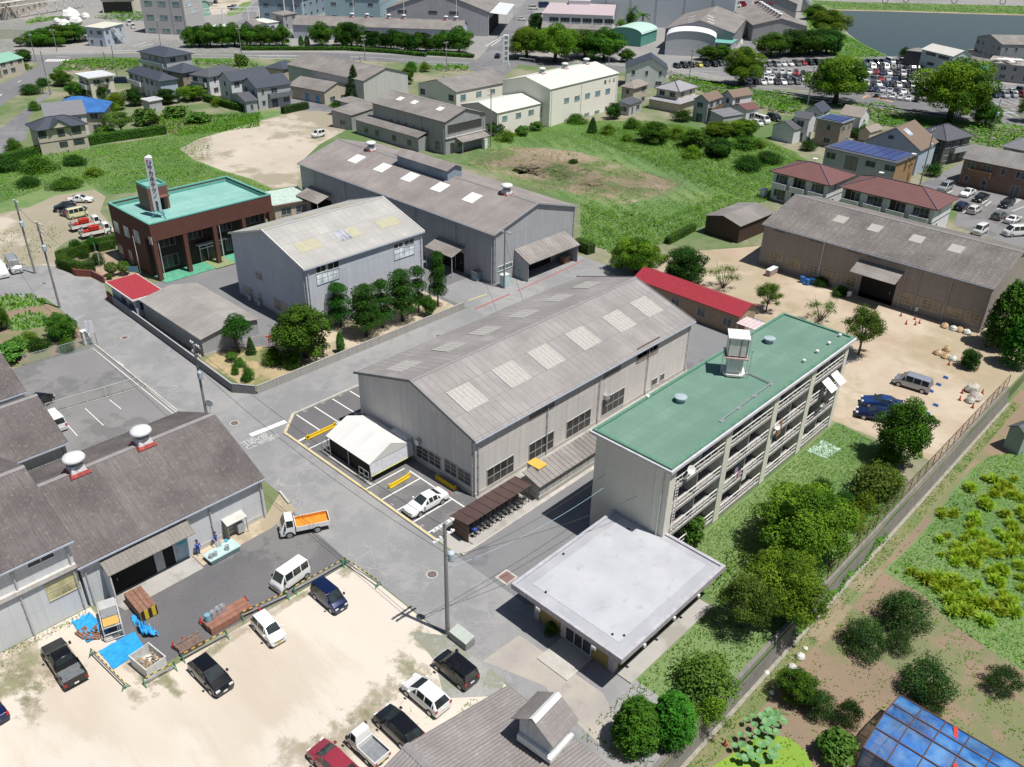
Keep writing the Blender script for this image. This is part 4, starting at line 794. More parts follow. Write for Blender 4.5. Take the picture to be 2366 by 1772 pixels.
def quonset(name,label,cat,reg,A,B_,dep,hgt,wallh,front,roofm,ang=None):
 a,c=W(reg,*A),W(reg,*B_);d=c-a;t=thing(name,label,cat,a,math.atan2(d.y,d.x));w=d.length;n=12
 arc=[(w/2-(w/2+.3)*math.cos(math.pi*i/n),wallh+(hgt-wallh)*math.sin(math.pi*i/n))for i in range(n+1)]
 mb=MB();mb.poly([(0,0,0),(w,0,0)]+[(x*(w/(w+.6))+.0,0,z-.05)for x,z in[(q[0]+.15,q[1])for q in arc[::-1]]]);mb.box(0,.02,0,w,dep-.1,wallh-.05);mb.build('front_wall',front,t)
 mb=MB();vs=[(x,y,z)for y in(-.3,dep)for x,z in arc]+[(x*1.0,y,z-.15)for y in(-.3,dep)for x,z in arc];m=n+1
 mb.mesh(vs,[(i,i+1,m+i+1,m+i)for i in range(n)]+[(2*m+i,i,i+1,2*m+i+1)[::-1]for i in range(n)]);mb.build('roof',roofm,t);return t
quonset('arched_shed','green arch-roofed shed beside the concrete office at the top edge','shed','11',(1690,150),(1790,128),16,6.5,3.5,M('green_end_wall',(.25,.45,.36),.6),M('green_arch',(.32,.52,.42),.5))
quonset('arched_shed','green arch-roofed store beside the palm trees','shed','T4',(1160,560),(1545,600),17,6.6,4.4,M('teal_end_wall',(.10,.30,.25),.6,streak=.2),M('mint_arch',(.42,.60,.52),.5,streak=.1))
quonset('arched_shed','white arch-roofed store with grey end wall beside the car park road','shed','T4',(1855,700),(2215+260,735),22,8.6,6.2,M('grey_end_wall',(.52,.54,.55),.6),M('white_arch',(.72,.74,.76),.45))
BLUEW=panels('blue_siding',(.27,.36,.43),1.0,6,line=.88,streak=.3)
def box_(name,label,cat,reg,A,B_,C,h,roof,wallm,roofm,wins=True,**k):
 s=Bld(name,label,cat,('p',reg,A,B_,C,0),h);s.eave=h
 for kk in('w','d'):
  if kk in k:setattr(s,kk,k[kk])
 s.walls(wallm,roof if roof[0]in('gable','mono')else('flat',))
 if roof[0]=='gable':s.gable(roofm,roof[1],roof[2],oh=.4,og=.3,cap=CAPM)
 elif roof[0]=='mono':s.mono(roofm,roof[1],roof[2],oh=.4)
 else:s.flatroof(roofm,k.get('edge',WHITE),oh=.3,th=.3,up=.15)
 if wins:
  for wl,L in(('R',s.w),('L',s.d)):
   n=max(1,int(L/6))
   for i in range(n):
    for z in([1.2]if h<5 else[1.2,h*.6]):c=L*(i+.5)/n;s.win(wl,c-1.1,z,c+1.1,z+1.2,3,1)
 return s
b=box_('long_shed','long low shed with dark ridge roof, four ventilators and a row of trees before it','shed','12',(285,330),(1722,375),(1785,325),5.0,('gable','y',2.3),M('pale_blue_block',(.43,.46,.53),.7,streak=.3),SL_OY,False)
for t in(.05,.11,.33,.42,.55,.64):ventilator(b.t,b.onslope(b.d*(1-t)if t>.2 else b.d*t,1.0,0,.1),.9,False)
for x in(465,640,890,1105,1325):a=b.px('L','12',x+45,300)[0];b.door('L',a-2.2,a+2.2,3.6,DARK,name='doorway')
for x in(405,605,770,1035,1225,1475):b.downpipe('L',b.px('L','12',x,300)[0],4.9,WHITE)
b=box_('gable_hall','very wide grey gabled hall with three clusters of small windows','factory','12',(1070,300),(1945,310),(2150,205),9.0,('gable','x',7.0),panels('hall_grey',(.40,.40,.42),1.8,2.6,line=.72,streak=.45),SL_O,False)
for x1,y1,x2,y2 in((1175,85,1248,108),(1437,92,1510,116),(1613,97,1688,122)):b.winp('L','12',x1,y1,x2,y2,4,1,M('frame_dark'),DARKG)
for x,y in((1690,3),(1845,12),(1785,42)):pass
c=b.canopy('R',1,b.w-1,8.6,7,.6,M('white_canopy',(.60,.62,.63),.5),posts=ALU,pitch=3);b.door('R',2,b.w-3,6,DARK,name='doorway')
for tx,ty in((('T3',730,60),('T3',742,290)),(('T3',1403,75),('T3',1410,315)),(('T3',88,55),('T3',102,268)),(('T2',1655,20),('T2',1675,240))):
 g=W(*ty,5);hgt=9;o=MB().tube([(0,0,0),(0,0,14)],[.16,.11],8).build('lighting_mast',WHITE);o.location=(g.x,g.y,0);tag(o,{730:'slim white mast before the left window cluster of the gabled hall',1403:'slim white mast before the right end of the gabled hall',88:'slim white mast before the blue factory',1655:'slim white mast at the left end of the long low shed'}[tx[1]],'mast','white masts behind the long shed')
b=box_('blue_factory','blue factory with pale roof and rust-red edging left of the mast','factory','T2',(1128,235),(1655,262),(1935,150),8.5,('mono','x',.6),BLUEW,M('pale_roof_rusty',(.55,.50,.47),.6,var=.25),True);b.band('L',0,b.d,8.2,8.7,M('rust_red',(.36,.10,.07),.7),.4,'roof_edge');b.band('R',0,b.w,8.2,8.6,M('rust_red'),.4,'roof_edge')
for x in(1425,1545):a=b.px('L','T2',x,100)[0];mb=MB();mb.tube([(-.4,a,3.5),(-.4,a,9.8),(-.4,a+.6,10.6)],.28,8);mb.build('flue',WHITE,b.t)
b=box_('blue_factory','blue-green factory with white roof touching the gabled hall','factory','T3',(-270,270),(440,285),(700,120),10.5,('mono','x',.6),panels('teal_siding',(.30,.42,.46),1.0,6,line=.88,streak=.3),M('white_roof_sheet',(.60,.60,.62),.5),True);b.band('R',0,b.w,10.2,10.7,M('rust_red'),.45,'roof_edge');b.band('L',0,14,10.2,10.7,M('rust_red'),.45,'roof_edge')
H('kiosk_shed','small shed with pale green roof before the blue factory','shed','T2',(1085,255),(1195,298),(1272,270),3.2,('mono','x',.3),W_WH,M('pale_green_roof'),.3)
H('kiosk_shed','small grey gabled shed in the row of trees along the main road','shed','T2',(870,320),(1020,330),(1130,300),3.6,('gable','x',1.6),W_GY,SL_O,.3)
H('kiosk_shed','low shed with pale roof behind the trees next to the concrete office','shed','T2',(465,345),(610,355),(720,322),3.0,('mono','x',.2),W_WH,M('pale_green_roof'),.3)
H('kiosk_shed','old grey shed with lean roof between the blue factory and the long shed','shed','T2',(1290,180),(1400,200),(1550,165),5.5,('mono','x',.6),PAN_T,SL_O,.3)
b=box_('process_plant','long beige plant building with many doorways at the top left corner','factory','T1',(-600,330),(120,255),(1120,90),9,('flat',),W_BE,M('grey_roof',(.36,.36,.36),.7),True)
b=box_('open_store','long open-fronted store with black interior and pale roof beside the concrete office','shed','T1',(1310,175),(1720,165),(1830,120),6,('mono','x',.3),W_CR,M('cream_sheet_roof'),False);b.door('L',.6,b.d-.6,4.6,DARK,name='doorway')
b=box_('canteen','long building with pinkish roof, six wide windows and a dark lean-to','factory','T4',(285,470),(1175,495),(1265,330),8.3,('mono','y',.2),W_WH,M('pink_roof',(.46,.38,.40),.6,var=.15),False)
for x1,y1,x2,y2 in((385,228,498,280),(527,233,640,285),(668,238,780,290),(810,243,920,295),(950,248,1062,300),(1093,253,1205,302)):p=b.px('L','T4',x1,y1);q=b.px('L','T4',x2,y2);b.win('L',p[0],5.6,q[0],7.2,3,1)
b.canopy('L',0,b.d,5.0,4.5,1.3,SL_OY,pitch=.8,name='lean_to_roof');mb=MB();b.bx(mb,'L',.2,b.d-.2,0,3.6,.004,4.1);mb.build('lean_to_wall',W_BE,b.t);mb=MB();a=b.px('L','T4',655,440)[0];b.bx(mb,'L',a-2,a+2,.05,3.3,4.1,4.15);mb.build('doorway',DARK,b.t)
b=box_('cold_store','huge pale blue-grey windowless block filling the top centre edge','warehouse','13',(440,190),(1805,268),(1835,110),22,('flat',),M('pale_sheet_wall',(.50,.54,.57),.6,var=.03),M('grey_roof'),False)
for x in(738,945,1165,1405,1645):a=b.px('L','13',x,100)[0];b.downpipe('L',a,21.5,M('pipe_dark',(.25,.26,.27),.6))
H('lean_store','small white block with flat roof at the left end of the huge pale block','shed','T4',(655,22),(912,15),(1000,-20),10,('flat',),W_WH,M('white_membrane'),.2,win=False)
b=box_('dark_gable_shed','dark slate-roofed gabled shed with white rooflights behind the white arched store','shed','13',(1250,400),(1800,455),(1830,300),7.0,('gable','x',3.6),panels('dark_siding',(.22,.23,.25),1.2,6,line=.8,streak=.3),SL_O,False)
for x,y in((1630,140),(1630,165),(1630,190),(1470,140),(1465,165),(1465,188)):
 al,t=b.slopepx('13',x,y,0 if x>1550 else 1);b.skylight('13',x,y,1.0,.2,LITEW,0 if x>1550 else 1)
H('gate_store','small store with teal roof beside the car park road','shed','13',(1645,365),(1805,383),(1825,335),4.4,('mono','y',.4),W_GY,M('teal_sheet',(.16,.42,.36),.5),.2)
b=box_('ridge_shed','nearer long grey shed with a row of white ventilators along its ridge','shed','T5',(820,560),(1430,545),(1290,330),6.0,('gable','x',2.6),PAN_T,SL_O,False)
for i in range(8):ventilator(b.t,b.onslope(b.w*(.08+.115*i),1.0,0,.1),1.0,False)
b=box_('ridge_shed','farther long grey shed with red-edged gable behind the ventilated one','shed','T5',(790,250),(1300,300),(1150,90),8.0,('gable','x',3.4),PAN_T,SL_O,False)
for i in range(3):ventilator(b.t,b.onslope(b.w*(.2+.25*i),1.0,0,.1),1.0,False)
mb=MB();b.bx(mb,'L',b.d*.55,b.d,7.6,8.2,.01,.12);mb.build('gable_trim',M('red_trim',(.45,.06,.08),.6),b.t)
H('grey_shed','pale-roofed shed at the top edge beside the tall water tank','shed','T5',(1210,70),(1290,60),(1420,20),5,('gable','y',1.5),PAN_T,SL_O,.2,win=False)
o=MB().lathe([(2.2,0),(2.2,6.5),(2.0,6.8),(.1,7.2)],W('T5',1440,155),16).build('silo',M('silo_grey',(.40,.42,.44),.6),None,True);tag(o,'grey cylindrical silo by the pond bank','silo')
b=H('boat_workshop','two-storey white and mint workshop with pale roof at the pond edge','workshop','D3',(545,95),(1005,225),(1260,190),6.6,('gable','y',1.6),panels('mint_siding',(.46,.56,.53),1.4,2.4,line=.5,streak=.25),M('dirty_white_roof',(.56,.54,.50),.6,var=.15),.3,win=False)
for x1,y1,x2,y2 in((548,150,705,215),(762,205,928,285),(560,320,670,375)):p=b.px('L','D3',x1,y1);q=b.px('L','D3',x2,y2);b.win('L',p[0],(p[1]+q[1])/2-.5,q[0],(p[1]+q[1])/2+.5,3,1)
b=H('boat_workshop','teal-green workshop with brown roof by the car park','workshop','D3',(1150,262),(1540,358),(1690,300),5.2,('gable','y',.9),M('teal_wall',(.08,.32,.27),.6,streak=.2),SL_OY,.3,win=False)
H('boat_workshop','grey concrete workshop with a white model aeroplane on its roof','workshop','D3',(1580,365),(2400,420),(2700,330),5.2,('flat',),panels('workshop_grey',(.33,.33,.33),2.2,2.6,line=.8,streak=.5),M('roof_brown_grey',(.30,.27,.25),.8,var=.2),.2,cap=CONC)
H('boat_workshop','tall dark framed workshop with grey roof standing in the pond corner','workshop','14',(1885,312),(2025,380),(2330,372),9.0,('gable','x',1.8),panels('framed_siding',(.28,.30,.32),1.4,2.4,line=.4,streak=.4),SL_O,.2)
H('boat_workshop','small hut with rusty flat roof between the pondside workshops','shed','14',(1815,432),(1880,470),(1972,450),4.0,('mono','x',.3),PAN_T,M('rusty_roof',(.40,.32,.26),.7,var=.3),.2,win=False)
H('boat_workshop','low dark shed with brown roof at the left end of the mint workshop','shed','14',(1215,440),(1340,462),(1400,420),4.2,('mono','y',.6),W_BK,SL_O,.2,win=False)
pl=thing('model_aeroplane','white model aeroplane with blue-green tail on the grey workshop roof','aeroplane',W('D3',1980,335,5.6),math.radians(35))
MB().tube([(-5,0,.9),(-4.3,0,.9),(3,0,.9),(4.2,0,.8)],[.1,.45,.5,.1],10).build('fuselage',WHITE,pl);MB().hexa([(3.0,-.06,1.2),(4.2,-.06,1.0),(4.2,.06,1.0),(3.0,.06,1.2),(4.3,-.05,4.3),(4.9,-.05,4.3),(4.9,.05,4.3),(4.3,.05,4.3)]).build('tail_fin',M('tail_teal',(.12,.40,.50),.4),pl);MB().box(-1.2,-4,.85,.2,4,.95).build('wing',WHITE,pl)
mb=MB();mb.box(-2,-.2,0,-1.7,.2,.6);mb.box(1.5,-.2,0,1.8,.2,.6);mb.build('stand',ALU,pl)
b=H('house','white two-storey house with steep dark gabled roof behind the cream factory','house','13',(905,583),(1270,590),(1300,560),5.8,('gable','x',3.0,.4),W_WH,T_BLK,.4,w=10,win=True)
H('house','narrow house with beige hipped roof against the end of the cream factory','house','13',(870,728),(978,752),(1085,706),5.4,('hip',1.4),W_BE,T_BEI,.5)
H('house','low dark-roofed annexe of the narrow beige-roofed house','house','13',(870,870),(940,895),(1005,850),2.9,('mono','x',.5),W_GY,T_DK,.3)
b=H('house','cream house with two tiers of silver-grey tiled hipped roofs','house','13',(1130,747),(1362,780),(1552,737),5.5,('hip',1.7),W_CR,T_SIL,.6,ridge=RT_DK)
MB()
s=b;mb=MB();o=2.0;e=3.0;mb.mesh([(-o,-o,e-.4),(s.w+o,-o,e-.4),(s.w+o,s.d+o,e-.4),(-o,s.d+o,e-.4),(0,0,e+.3),(s.w,0,e+.3),(s.w,s.d,e+.3),(0,s.d,e+.3)],[(0,1,5,4),(1,2,6,5),(2,3,7,6),(3,0,4,7),(3,2,1,0)]);mb.build('lower_roof',T_SIL,s.t);MB().box(-1.3,-1.3,0,s.w+1.3,s.d+1.3,2.6).build('lower_wall',W_BE,s.t)
H('house','pale grey house with brown roof and wooden caged balcony','house','D1',(560,965),(870,990),(1220,925),5.6,('gable','x',1.3),W_GY,T_BRN,.3,bal=('R',.05,.85,2.9,M('balcony_wood',(.20,.12,.07),.7)))
H('house','white house with brown gabled roof right of the caged balcony','house','D1',(1120,858),(1285,918),(1580,852),5.6,('gable','x',1.3),W_WH,T_BRN,.3)
H('house','low purple-brown roofed extension with white wall by the parked white van','house','D1',(1265,1052),(1512,1142),(1685,1092),3.2,('gable','x',.9),W_WH,T_MAR,.3)
H('house','low annexe with dark shed roof below the caged balcony','house','D1',(960,1180),(1120,1260),(1390,1190),2.8,('mono','x',.6),W_GY,T_GRY,.2,win=False)
H('house','white house with low dark gable at the edge of the shrubs','house','D4',(178,430),(560,520),(600,505),3.4,('gable','x',1.5),W_WH,T_DK,.25,w=9,seed=3)
H('house','white two-storey block with dark tiled roof joined to the low white gable','house','D4',(530,300),(825,342),(965,268),5.6,('gable','y',1.0),W_WH,T_DK,.25,seed=5)
b=H('house','taupe two-storey house with solar panels on a flat dark roof','house','D4',(910,338),(1372,418),(1622,342),6.0,('flat',),W_TP,M('roof_solar_dark',(.06,.08,.14),.25),.3,cap=M('fascia_blue_grey',(.25,.30,.36),.5))
SOL=panels('solar_cells',(.055,.075,.20),1.0,1.6,line=2.2,var=.15,rough=.12,streak=0,mortar=.025)
for i in range(4):mb=MB();mb.box(b.w*(.08+.23*i),b.d*.12,b.top+.05,b.w*(.28+.23*i),b.d*.88,b.top+.15);mb.build('solar_panel',SOL,b.t)
H('house','house with blue-grey tiled gable half hidden behind the white block','house','D4',(690,185),(1035,225),(1255,160),5.0,('gable','x',1.5),W_WH,T_BLK,.3,cap=RT_DK)
H('house','old house with pale weathered tiled roof and white gable by the road bank','house','D4',(1310,250),(1700,310),(1880,225),4.6,('gable','y',1.7),W_WH,T_BEI,.3,seed=2)
H('shed','small weathered shed with two-pitch tiled roof in the bushes by the road bank','shed','D4',(1695,505),(1850,560),(2000,480),2.6,('gable','x',.9),W_BE,T_BEI,.25,win=False)
b=H('house','big pale blue gabled house with brown roof and skylight beside the solar-roofed flats','house','14',(840,1192),(1335,1282),(1457,1234),5.6,('gable','x',3.6),W_BL,T_BRN,.4,w=11,win=False)
b.winp('L','14',1060,1148,1098,1185,1,1);b.win('L',b.d*.2,.9,b.d*.35,2.2,2,1);al,t=.5,.8;q=[b.onslope(b.w*.15,.55,0,.05),b.onslope(b.w*.35,.55,0,.05),b.onslope(b.w*.35,.85,0,.05),b.onslope(b.w*.15,.85,0,.05)];mb=MB();mb.hexa([p-Vector((0,0,.08))for p in q]+q);mb.build('skylight',PALEG,b.t)
H('house','charcoal house with dark pyramid roof in front of the largest camphor tree','house','D5',(420,172),(897,338),(1222,207),5.8,('hip',2.2),W_BK,T_DK,.6,ridge=RT_DK,bal=('R',.3,.95,2.9,W_GY))
b=H('flats','two-storey flats with a roof full of blue solar panels and brown end wall','flats','14',(500,1257),(1130,1397),(1318,1320),5.8,('mono','y',.05),W_GY,T_DK,.35,win=False,d=None)
H_FL=b
s=b
for i in range(8):
 y0=s.d*(.04+.117*i);zf=lambda x:s.eave+.05*(1-x/s.w)+.17
 x0,x1=s.w*.10,s.w*.97;mb=MB();mb.hexa([(x0,y0,zf(x0)),(x1,y0,zf(x1)),(x1,y0+s.d*.108,zf(x1)),(x0,y0+s.d*.108,zf(x0)),(x0,y0,zf(x0)+.06),(x1,y0,zf(x1)+.06),(x1,y0+s.d*.108,zf(x1)+.06),(x0,y0+s.d*.108,zf(x0)+.06)]);mb.build('solar_panel',SOL,s.t)
for x1,y1,x2,y2 in((533,1290,600,1358),(867,1362,938,1428),(1030,1398,1108,1465)):b.winp('L','14',x1,y1,x2,y2,2,1,ALU,DARKG)
b.winp('L','14',700,1325,775,1450,2,1,M('beam_dark'),M('louvre_slats'))
mb=MB();s.bx(mb,'R',0,s.w,0,5.75,.002,.03);mb.build('end_cladding',M('wood_cladding',(.30,.19,.10),.7,var=.2),s.t)
def flats2(label,reg,A,B_,C):
 s=H('flats',label,'flats',reg,A,B_,C,5.7,('hip',1.9),W_WH,T_MAR,.7,win=False,ridge=M('ridge_tile_purple',(.12,.09,.12),.6))
 n=4 if s.d>14 else 3
 for k in(0,1):
  for i in range(n):
   a0=s.d*(i+.12)/n;a1=s.d*(i+.88)/n;z=2.85*k
   s.win('L',a0+.3,z+.4,a0+1.9,z+2.3,2,1,ALU,DARKG)
   if i%2:s.win('L',a1-1.7,z+.3,a1-.2,z+2.4,4,1,M('wood_dark',(.06,.035,.03),.6),M('shutter_dark',(.03,.025,.022),.6))
   else:s.win('L',a1-1.3,z+.9,a1-.2,z+2.2,2,1)
   if k:
    mb=MB();s.bx(mb,'L',a0,a1,2.65,2.8,.003,1.1);s.bx(mb,'L',a0,a1,2.8,3.75,1.0,1.1);s.bx(mb,'L',a0,a0+.1,2.8,3.75,.003,1.0);s.bx(mb,'L',a1-.1,a1,2.8,3.75,.003,1.0);mb.build('balcony',W_WH,s.t);s.band('L',a0,a1,3.25,3.37,BLK,1.13,'stripe')if False else None
  s.win('R',s.w*.3,2.85*k+1,s.w*.3+.5,2.85*k+2.2,1,1)
 s.band('L',0,s.d,2.72,2.84,M('trim_black',(.03,.03,.035),.6),.04,'trim');s.band('R',0,s.w,2.72,2.84,M('trim_black'),.04,'trim')
 return s
flats2('white flats with maroon hipped roof, the left one of the pair behind the mossy warehouse','14',(40,1452),(562,1578),(797,1487))
flats2('white flats with maroon hipped roof, the right one of the pair behind the mossy warehouse','14',(617,1588),(1477,1785),(1692,1685))
H('house','brown two-storey house with ribbed grey roof and wooden balcony at the right edge','house','14',(1675,1347),(2420,1490),(2560,1420),5.6,('gable','y',2.0),tone((.20,.13,.10),'brown'),slate('roof_ribbed_grey',(.26,.25,.245),(.17,.16,.155),axis=1,ju=.7,jv=30,line=.7),.4,bal=('L',.62,.9,2.8,M('balcony_wood')))
H('house','house with grey hipped roof at the right edge behind the brown one','house','14',(2005,1245),(2260,1290),(2400,1235),5.4,('hip',1.7),W_GY,T_GRY,.5)
H('carport','open timber cart shed with dark sheet roof beside the overgrown lot','carport','o',(1535,462),(1600,490),(1655,455),3.2,('gable','x',.9),M('wood_dark'),SL_O,.3,win=False)
b=H('red_roof_hut','long low tan building with bright red sheet roof behind the works hall','bunkhouse','o',(1378,595),(1600,685),(1623,655),3.2,('gable','y',.9),M('tan_block',(.33,.245,.17),.8,streak=.2),M('red_sheet_bright',(.30,.032,.046),.45,var=.08),.4,win=False,d=None)
for t in(.06,.3,.55,.8):b.win('L',b.d*t,1.0,b.d*t+1.3,2.1,2,1)
mb=MB();[mb.bar(b.onslope(a,-.02,0,.03),b.onslope(a,1,0,.03),.05)for a in np.arange(.2,b.d,.45)];mb.build('roof_rib',M('red_sheet_bright'),b.roof)
H('tool_shed','grey shed with dark roof standing in the field at the right edge','shed','34',(2085,490),(2225,580),(2330,520),0.9,('gable','x',.6),tone((.30,.36,.34),'grey_green'),T_DK,.2,z0=-2.0,win=False)
# ground, roads, lots, water
G_EARTH=ground('earth',(.25,.225,.155),(.075,.14,.028),(.13,.16,.06),s1=.05,a1=(.40,.56))
G_TOWN=ground('town_ground',(.22,.22,.22),(.28,.26,.24),(.16,.17,.16),s1=.03)
G_ROAD=ground('asphalt_worn',(.205,.205,.212),(.24,.24,.243),(.34,.335,.325),s1=.16,a1=(.42,.6),a3=(.44,.64),amt3=.4,s3=.55,fine=.10,crack=.3)
G_ROAD2=ground('asphalt_grey',(.155,.155,.165),(.195,.195,.20),(.12,.12,.13),s1=.1,fine=.1)
G_DARK=ground('asphalt_dark',(.098,.096,.102),(.125,.122,.126),(.17,.165,.16),s1=.16,fine=.1)
G_LOT=ground('asphalt_lot',(.165,.162,.165),(.20,.195,.195),(.12,.12,.12),s1=.14,fine=.12)
G_SAND=ground('sand_lot',(.55,.485,.405),(.47,.405,.33),(.59,.55,.485),s1=.12,a1=(.42,.66),a3=(.42,.6),amt3=.6,fine=.09,an=(.35,.3))
G_SANDW=ground('sand_weedy',(.46,.395,.31),(.33,.285,.19),(.155,.185,.065),s1=.22,a1=(.44,.66),a3=(.40,.54),amt3=.7,s3=1.3,fine=.09)
G_SANDR=ground('dirt_yard',(.48,.405,.31),(.37,.285,.20),(.30,.25,.15),s1=.10,a1=(.4,.62),a3=(.40,.56),amt3=.6,s3=.35,fine=.08)
G_SANDB=ground('sand_back',(.49,.43,.36),(.41,.355,.29),(.22,.20,.13),s1=.07,a3=(.43,.56),amt3=.7,s3=.16,fine=.06)
G_GRASS=ground('turf',(.085,.185,.022),(.06,.14,.018),(.15,.22,.05),s1=.12,a1=(.35,.65),a3=(.40,.6),amt3=.6,fine=.18)
G_DRYG=ground('dry_patch',(.30,.235,.16),(.20,.165,.085),(.10,.165,.035),s1=.06,a1=(.40,.62),a3=(.42,.54),amt3=.8,s3=.12,fine=.12)
G_FIELD=ground('field_soil',(.25,.170,.105),(.20,.145,.092),(.10,.16,.04),s1=.14,a3=(.56,.68),amt3=.6,s3=.3,fine=.12)
G_BEIGE=ground('raked_sand',(.50,.42,.31),(.42,.35,.25),(.30,.25,.17),s1=.3,fine=.06)
G_CONC=ground('concrete_paving',(.40,.385,.36),(.34,.325,.30),(.27,.25,.22),s1=.3,fine=.08)
G_GRAV=ground('gravel',(.26,.26,.265),(.32,.31,.29),(.16,.18,.08),s1=.5,a3=(.45,.6),amt3=.6,s3=1.4,fine=.2)
def sheet(name,pts,z,m):return struct(name,MB().poly([(p[0],p[1],z if len(p)<3 or not isinstance(z,(list,tuple))else p[2])for p in pts]),m)
mb=MB();mb.poly([(-2500,-400,0),(-18.6,-400,0),(-18.6,135,0),(-18.6,2500,0),(-2500,2500,0)]);mb.poly([(-18.6,116,-2),(400,116,-2),(400,150,0),(-18.6,150,0)]);mb.poly([(-18.6,150,0),(400,150,0),(400,2500,0),(-18.6,2500,0)]);mb.poly([(-18.6,-400,-2),(400,-400,-2),(400,116,-2),(-18.6,116,-2)]);mb.poly([(-18.6,-400,-2),(-18.6,116,-2),(-18.6,116,0),(-18.6,-400,0)]);mb.poly([(-18.6,116,-2),(-18.6,150,0),(-18.6,116,0)])
struct('ground',mb,G_EARTH)
far=PX('11',(-900,470),(240,460),(770,452))+PX('12',(0,447),(430,443),(1800,500))+PX('13',(0,490),(900,560),(1290,600))+PX('14',(-80,760),(900,760),(2209,860),(2700,900))+[Vector((60,700,0)),Vector((-300,1500,0)),Vector((-1500,1200,0)),Vector((-1200,200,0))]
sheet('works_ground',far,.004,G_TOWN)
mr=PX('21',(-300,1035),(380,1060),(510,1150))+[Vector(p+(0,))for p in((-109.6,35.4),(-86,34.9),(-62.2,34.6),(-55,34.2),(-50.8,33.6),(-18.8,33.6),(-18.8,41.0),(-44.8,41.0),(-47.6,40.9),(-73.5,41.1),(-76,43.9),(-76,53),(-69,53),(-69,106),(-91,106),(-91,87.1),(-91,78.4),(-83,78.4),(-83,43.6),(-85.4,41.5),(-119.6,42.5),(-127.2,44.5),(-131.1,44.2),(-133,42.7),(-139,42.5),(-143,39))]+PX('21',(-300,965))
sheet('road',mr,.016,G_ROAD)
sheet('alley',[(-44.8,40.9),(-36,40.9),(-36,104),(-50,104),(-50,86),(-44.7,86)],.020,G_ROAD2)
sheet('yard',[(-69,86),(-50,86),(-50,106),(-69,106)],.018,G_ROAD2)
sheet('courtyard',[(-122.3,43.2),(-83.1,43.2),(-83.1,78.3),(-91,78.3),(-91,87.1),(-130,87.1),(-130,72),(-122.3,72)],.012,G_ROAD2)
sheet('parking_lot',[(-110.2,8),(-86,8),(-85.8,34.7),(-109.3,35.1)],.012,G_LOT)
sheet('factory_yard',[(-62.3,16.2),(-59,14.3),(-52.2,14.6),(-51.2,33.4),(-62.3,34)],.020,G_DARK)
sheet('loading_slab',[(-62.3,15.9),(-59.8,16.4),(-59.9,23.7),(-62.3,23.7)],.026,G_CONC)
sheet('dirt_strip',[(-62.3,23.8),(-60.2,23.8),(-60.4,31),(-61,34.3),(-64.5,34.6),(-62.3,31.6)],.030,G_BEIGE)
sheet('apron',[(-50.1,41.1),(-44.9,41.1),(-44.9,86),(-50.1,86)],.0185,G_CONC);sheet('apron',[(-62.4,33.0),(-50.6,33.0),(-50.6,34.8),(-62.4,35)],.0175,G_ROAD)
sheet('customer_parking',[(-75.9,43.8),(-73.4,41.25),(-47.7,41.1),(-47.7,48.2),(-68.6,48.2),(-68.6,53.5),(-75.9,53.5)],.022,G_DARK)
sheet('sand_lot',[(-62.3,-60),(-18.7,-60),(-18.7,33.5),(-51.2,33.5),(-51.4,14.5),(-62.3,14.5)],.010,G_SAND)
def blob(cx,cy,rx,ry,n=22,seed=0,rot=0.0,k=.22):
 r=random.Random(seed);ph=[r.uniform(0,6.28)for _ in range(4)];out=[]
 for i in range(n):
  a=2*math.pi*i/n;f=1+k*(math.sin(2*a+ph[0])+.7*math.sin(3*a+ph[1])+.6*math.sin(5*a+ph[2]))
  x,y=rx*f*math.cos(a),ry*f*math.sin(a);out.append((cx+x*math.cos(rot)-y*math.sin(rot),cy+x*math.sin(rot)+y*math.cos(rot)))
 return out
def patch(name,p,rx,ry,z,mat,seed=0):
 """a thin skin whose cover thins out raggedly towards its rim"""
 pts=blob(p.x,p.y,rx,ry,seed=seed);n=len(pts);mb=MB();mb.mesh([(p.x,p.y,z)]+[(x,y,z)for x,y in pts],[(0,1+j,1+(j+1)%n)for j in range(n)])
 o=struct(name,mb,faded(mat));a=o.data.attributes.new('cover','FLOAT','POINT');a.data.foreach_set('value',[1.0]+[0.0]*n);return o
def faded(mat):
 k=mat.name+'_ragged'
 if k in MATS:return MATS[k]
 m=mat.copy();m.name=k;nt=m.node_tree;b=nt.nodes['Principled BSDF']
 at=nd(nt,'ShaderNodeAttribute',attribute_name='cover');v=coords(nt,True)
 f=math_(nt,'ADD',at.outputs['Fac'],math_(nt,'MULTIPLY',math_(nt,'SUBTRACT',noise(nt,v,.9,7,.72),.5),1.9));nt.links.new(ramp(nt,f,.42,1.15),b.inputs['Alpha']);MATS[k]=m;return m
i=0
for reg,x,y,rx,ry in(('41',250,820,4.2,3.4),('41',60,1000,3,3),('41',1150,900,2.6,1.4),('41',1350,950,2.4,1.0),('41',1850,620,1.0,3.4),('42',250,320,.8,4.2),('42',700,60,1.0,1.6),('42',1250,900,3.0,2.0),('42',900,1200,2.2,4.5),('42',1300,620,2.2,1.0),('42',700,1430,2.5,3.0),('41',250,1180,2.4,1.2),('41',1100,1090,1.2,1.0),('42',350,1550,2,3)):
 p=W(reg,x,y);i+=1;patch('weedy_sand',p,rx*1.35,ry*1.35,.014+.0006*i,G_SANDW,i)
sheet('gravel',PX('42',(1230,560),(1500,590),(1990,950),(1950,1080),(1500,1100),(1420,800)),.028,G_GRAV)
sheet('dirt_yard',[(-64,88),(-50,104),(-36,104),(-36,88),(-18.8,88),(-18.8,135),(-64,135),(-75,118)],.008,G_SANDR)
sheet('lawn',[(-30.6,53),(-18.8,53),(-18.8,79),(-24,87),(-30.6,88)],.012,G_GRASS)
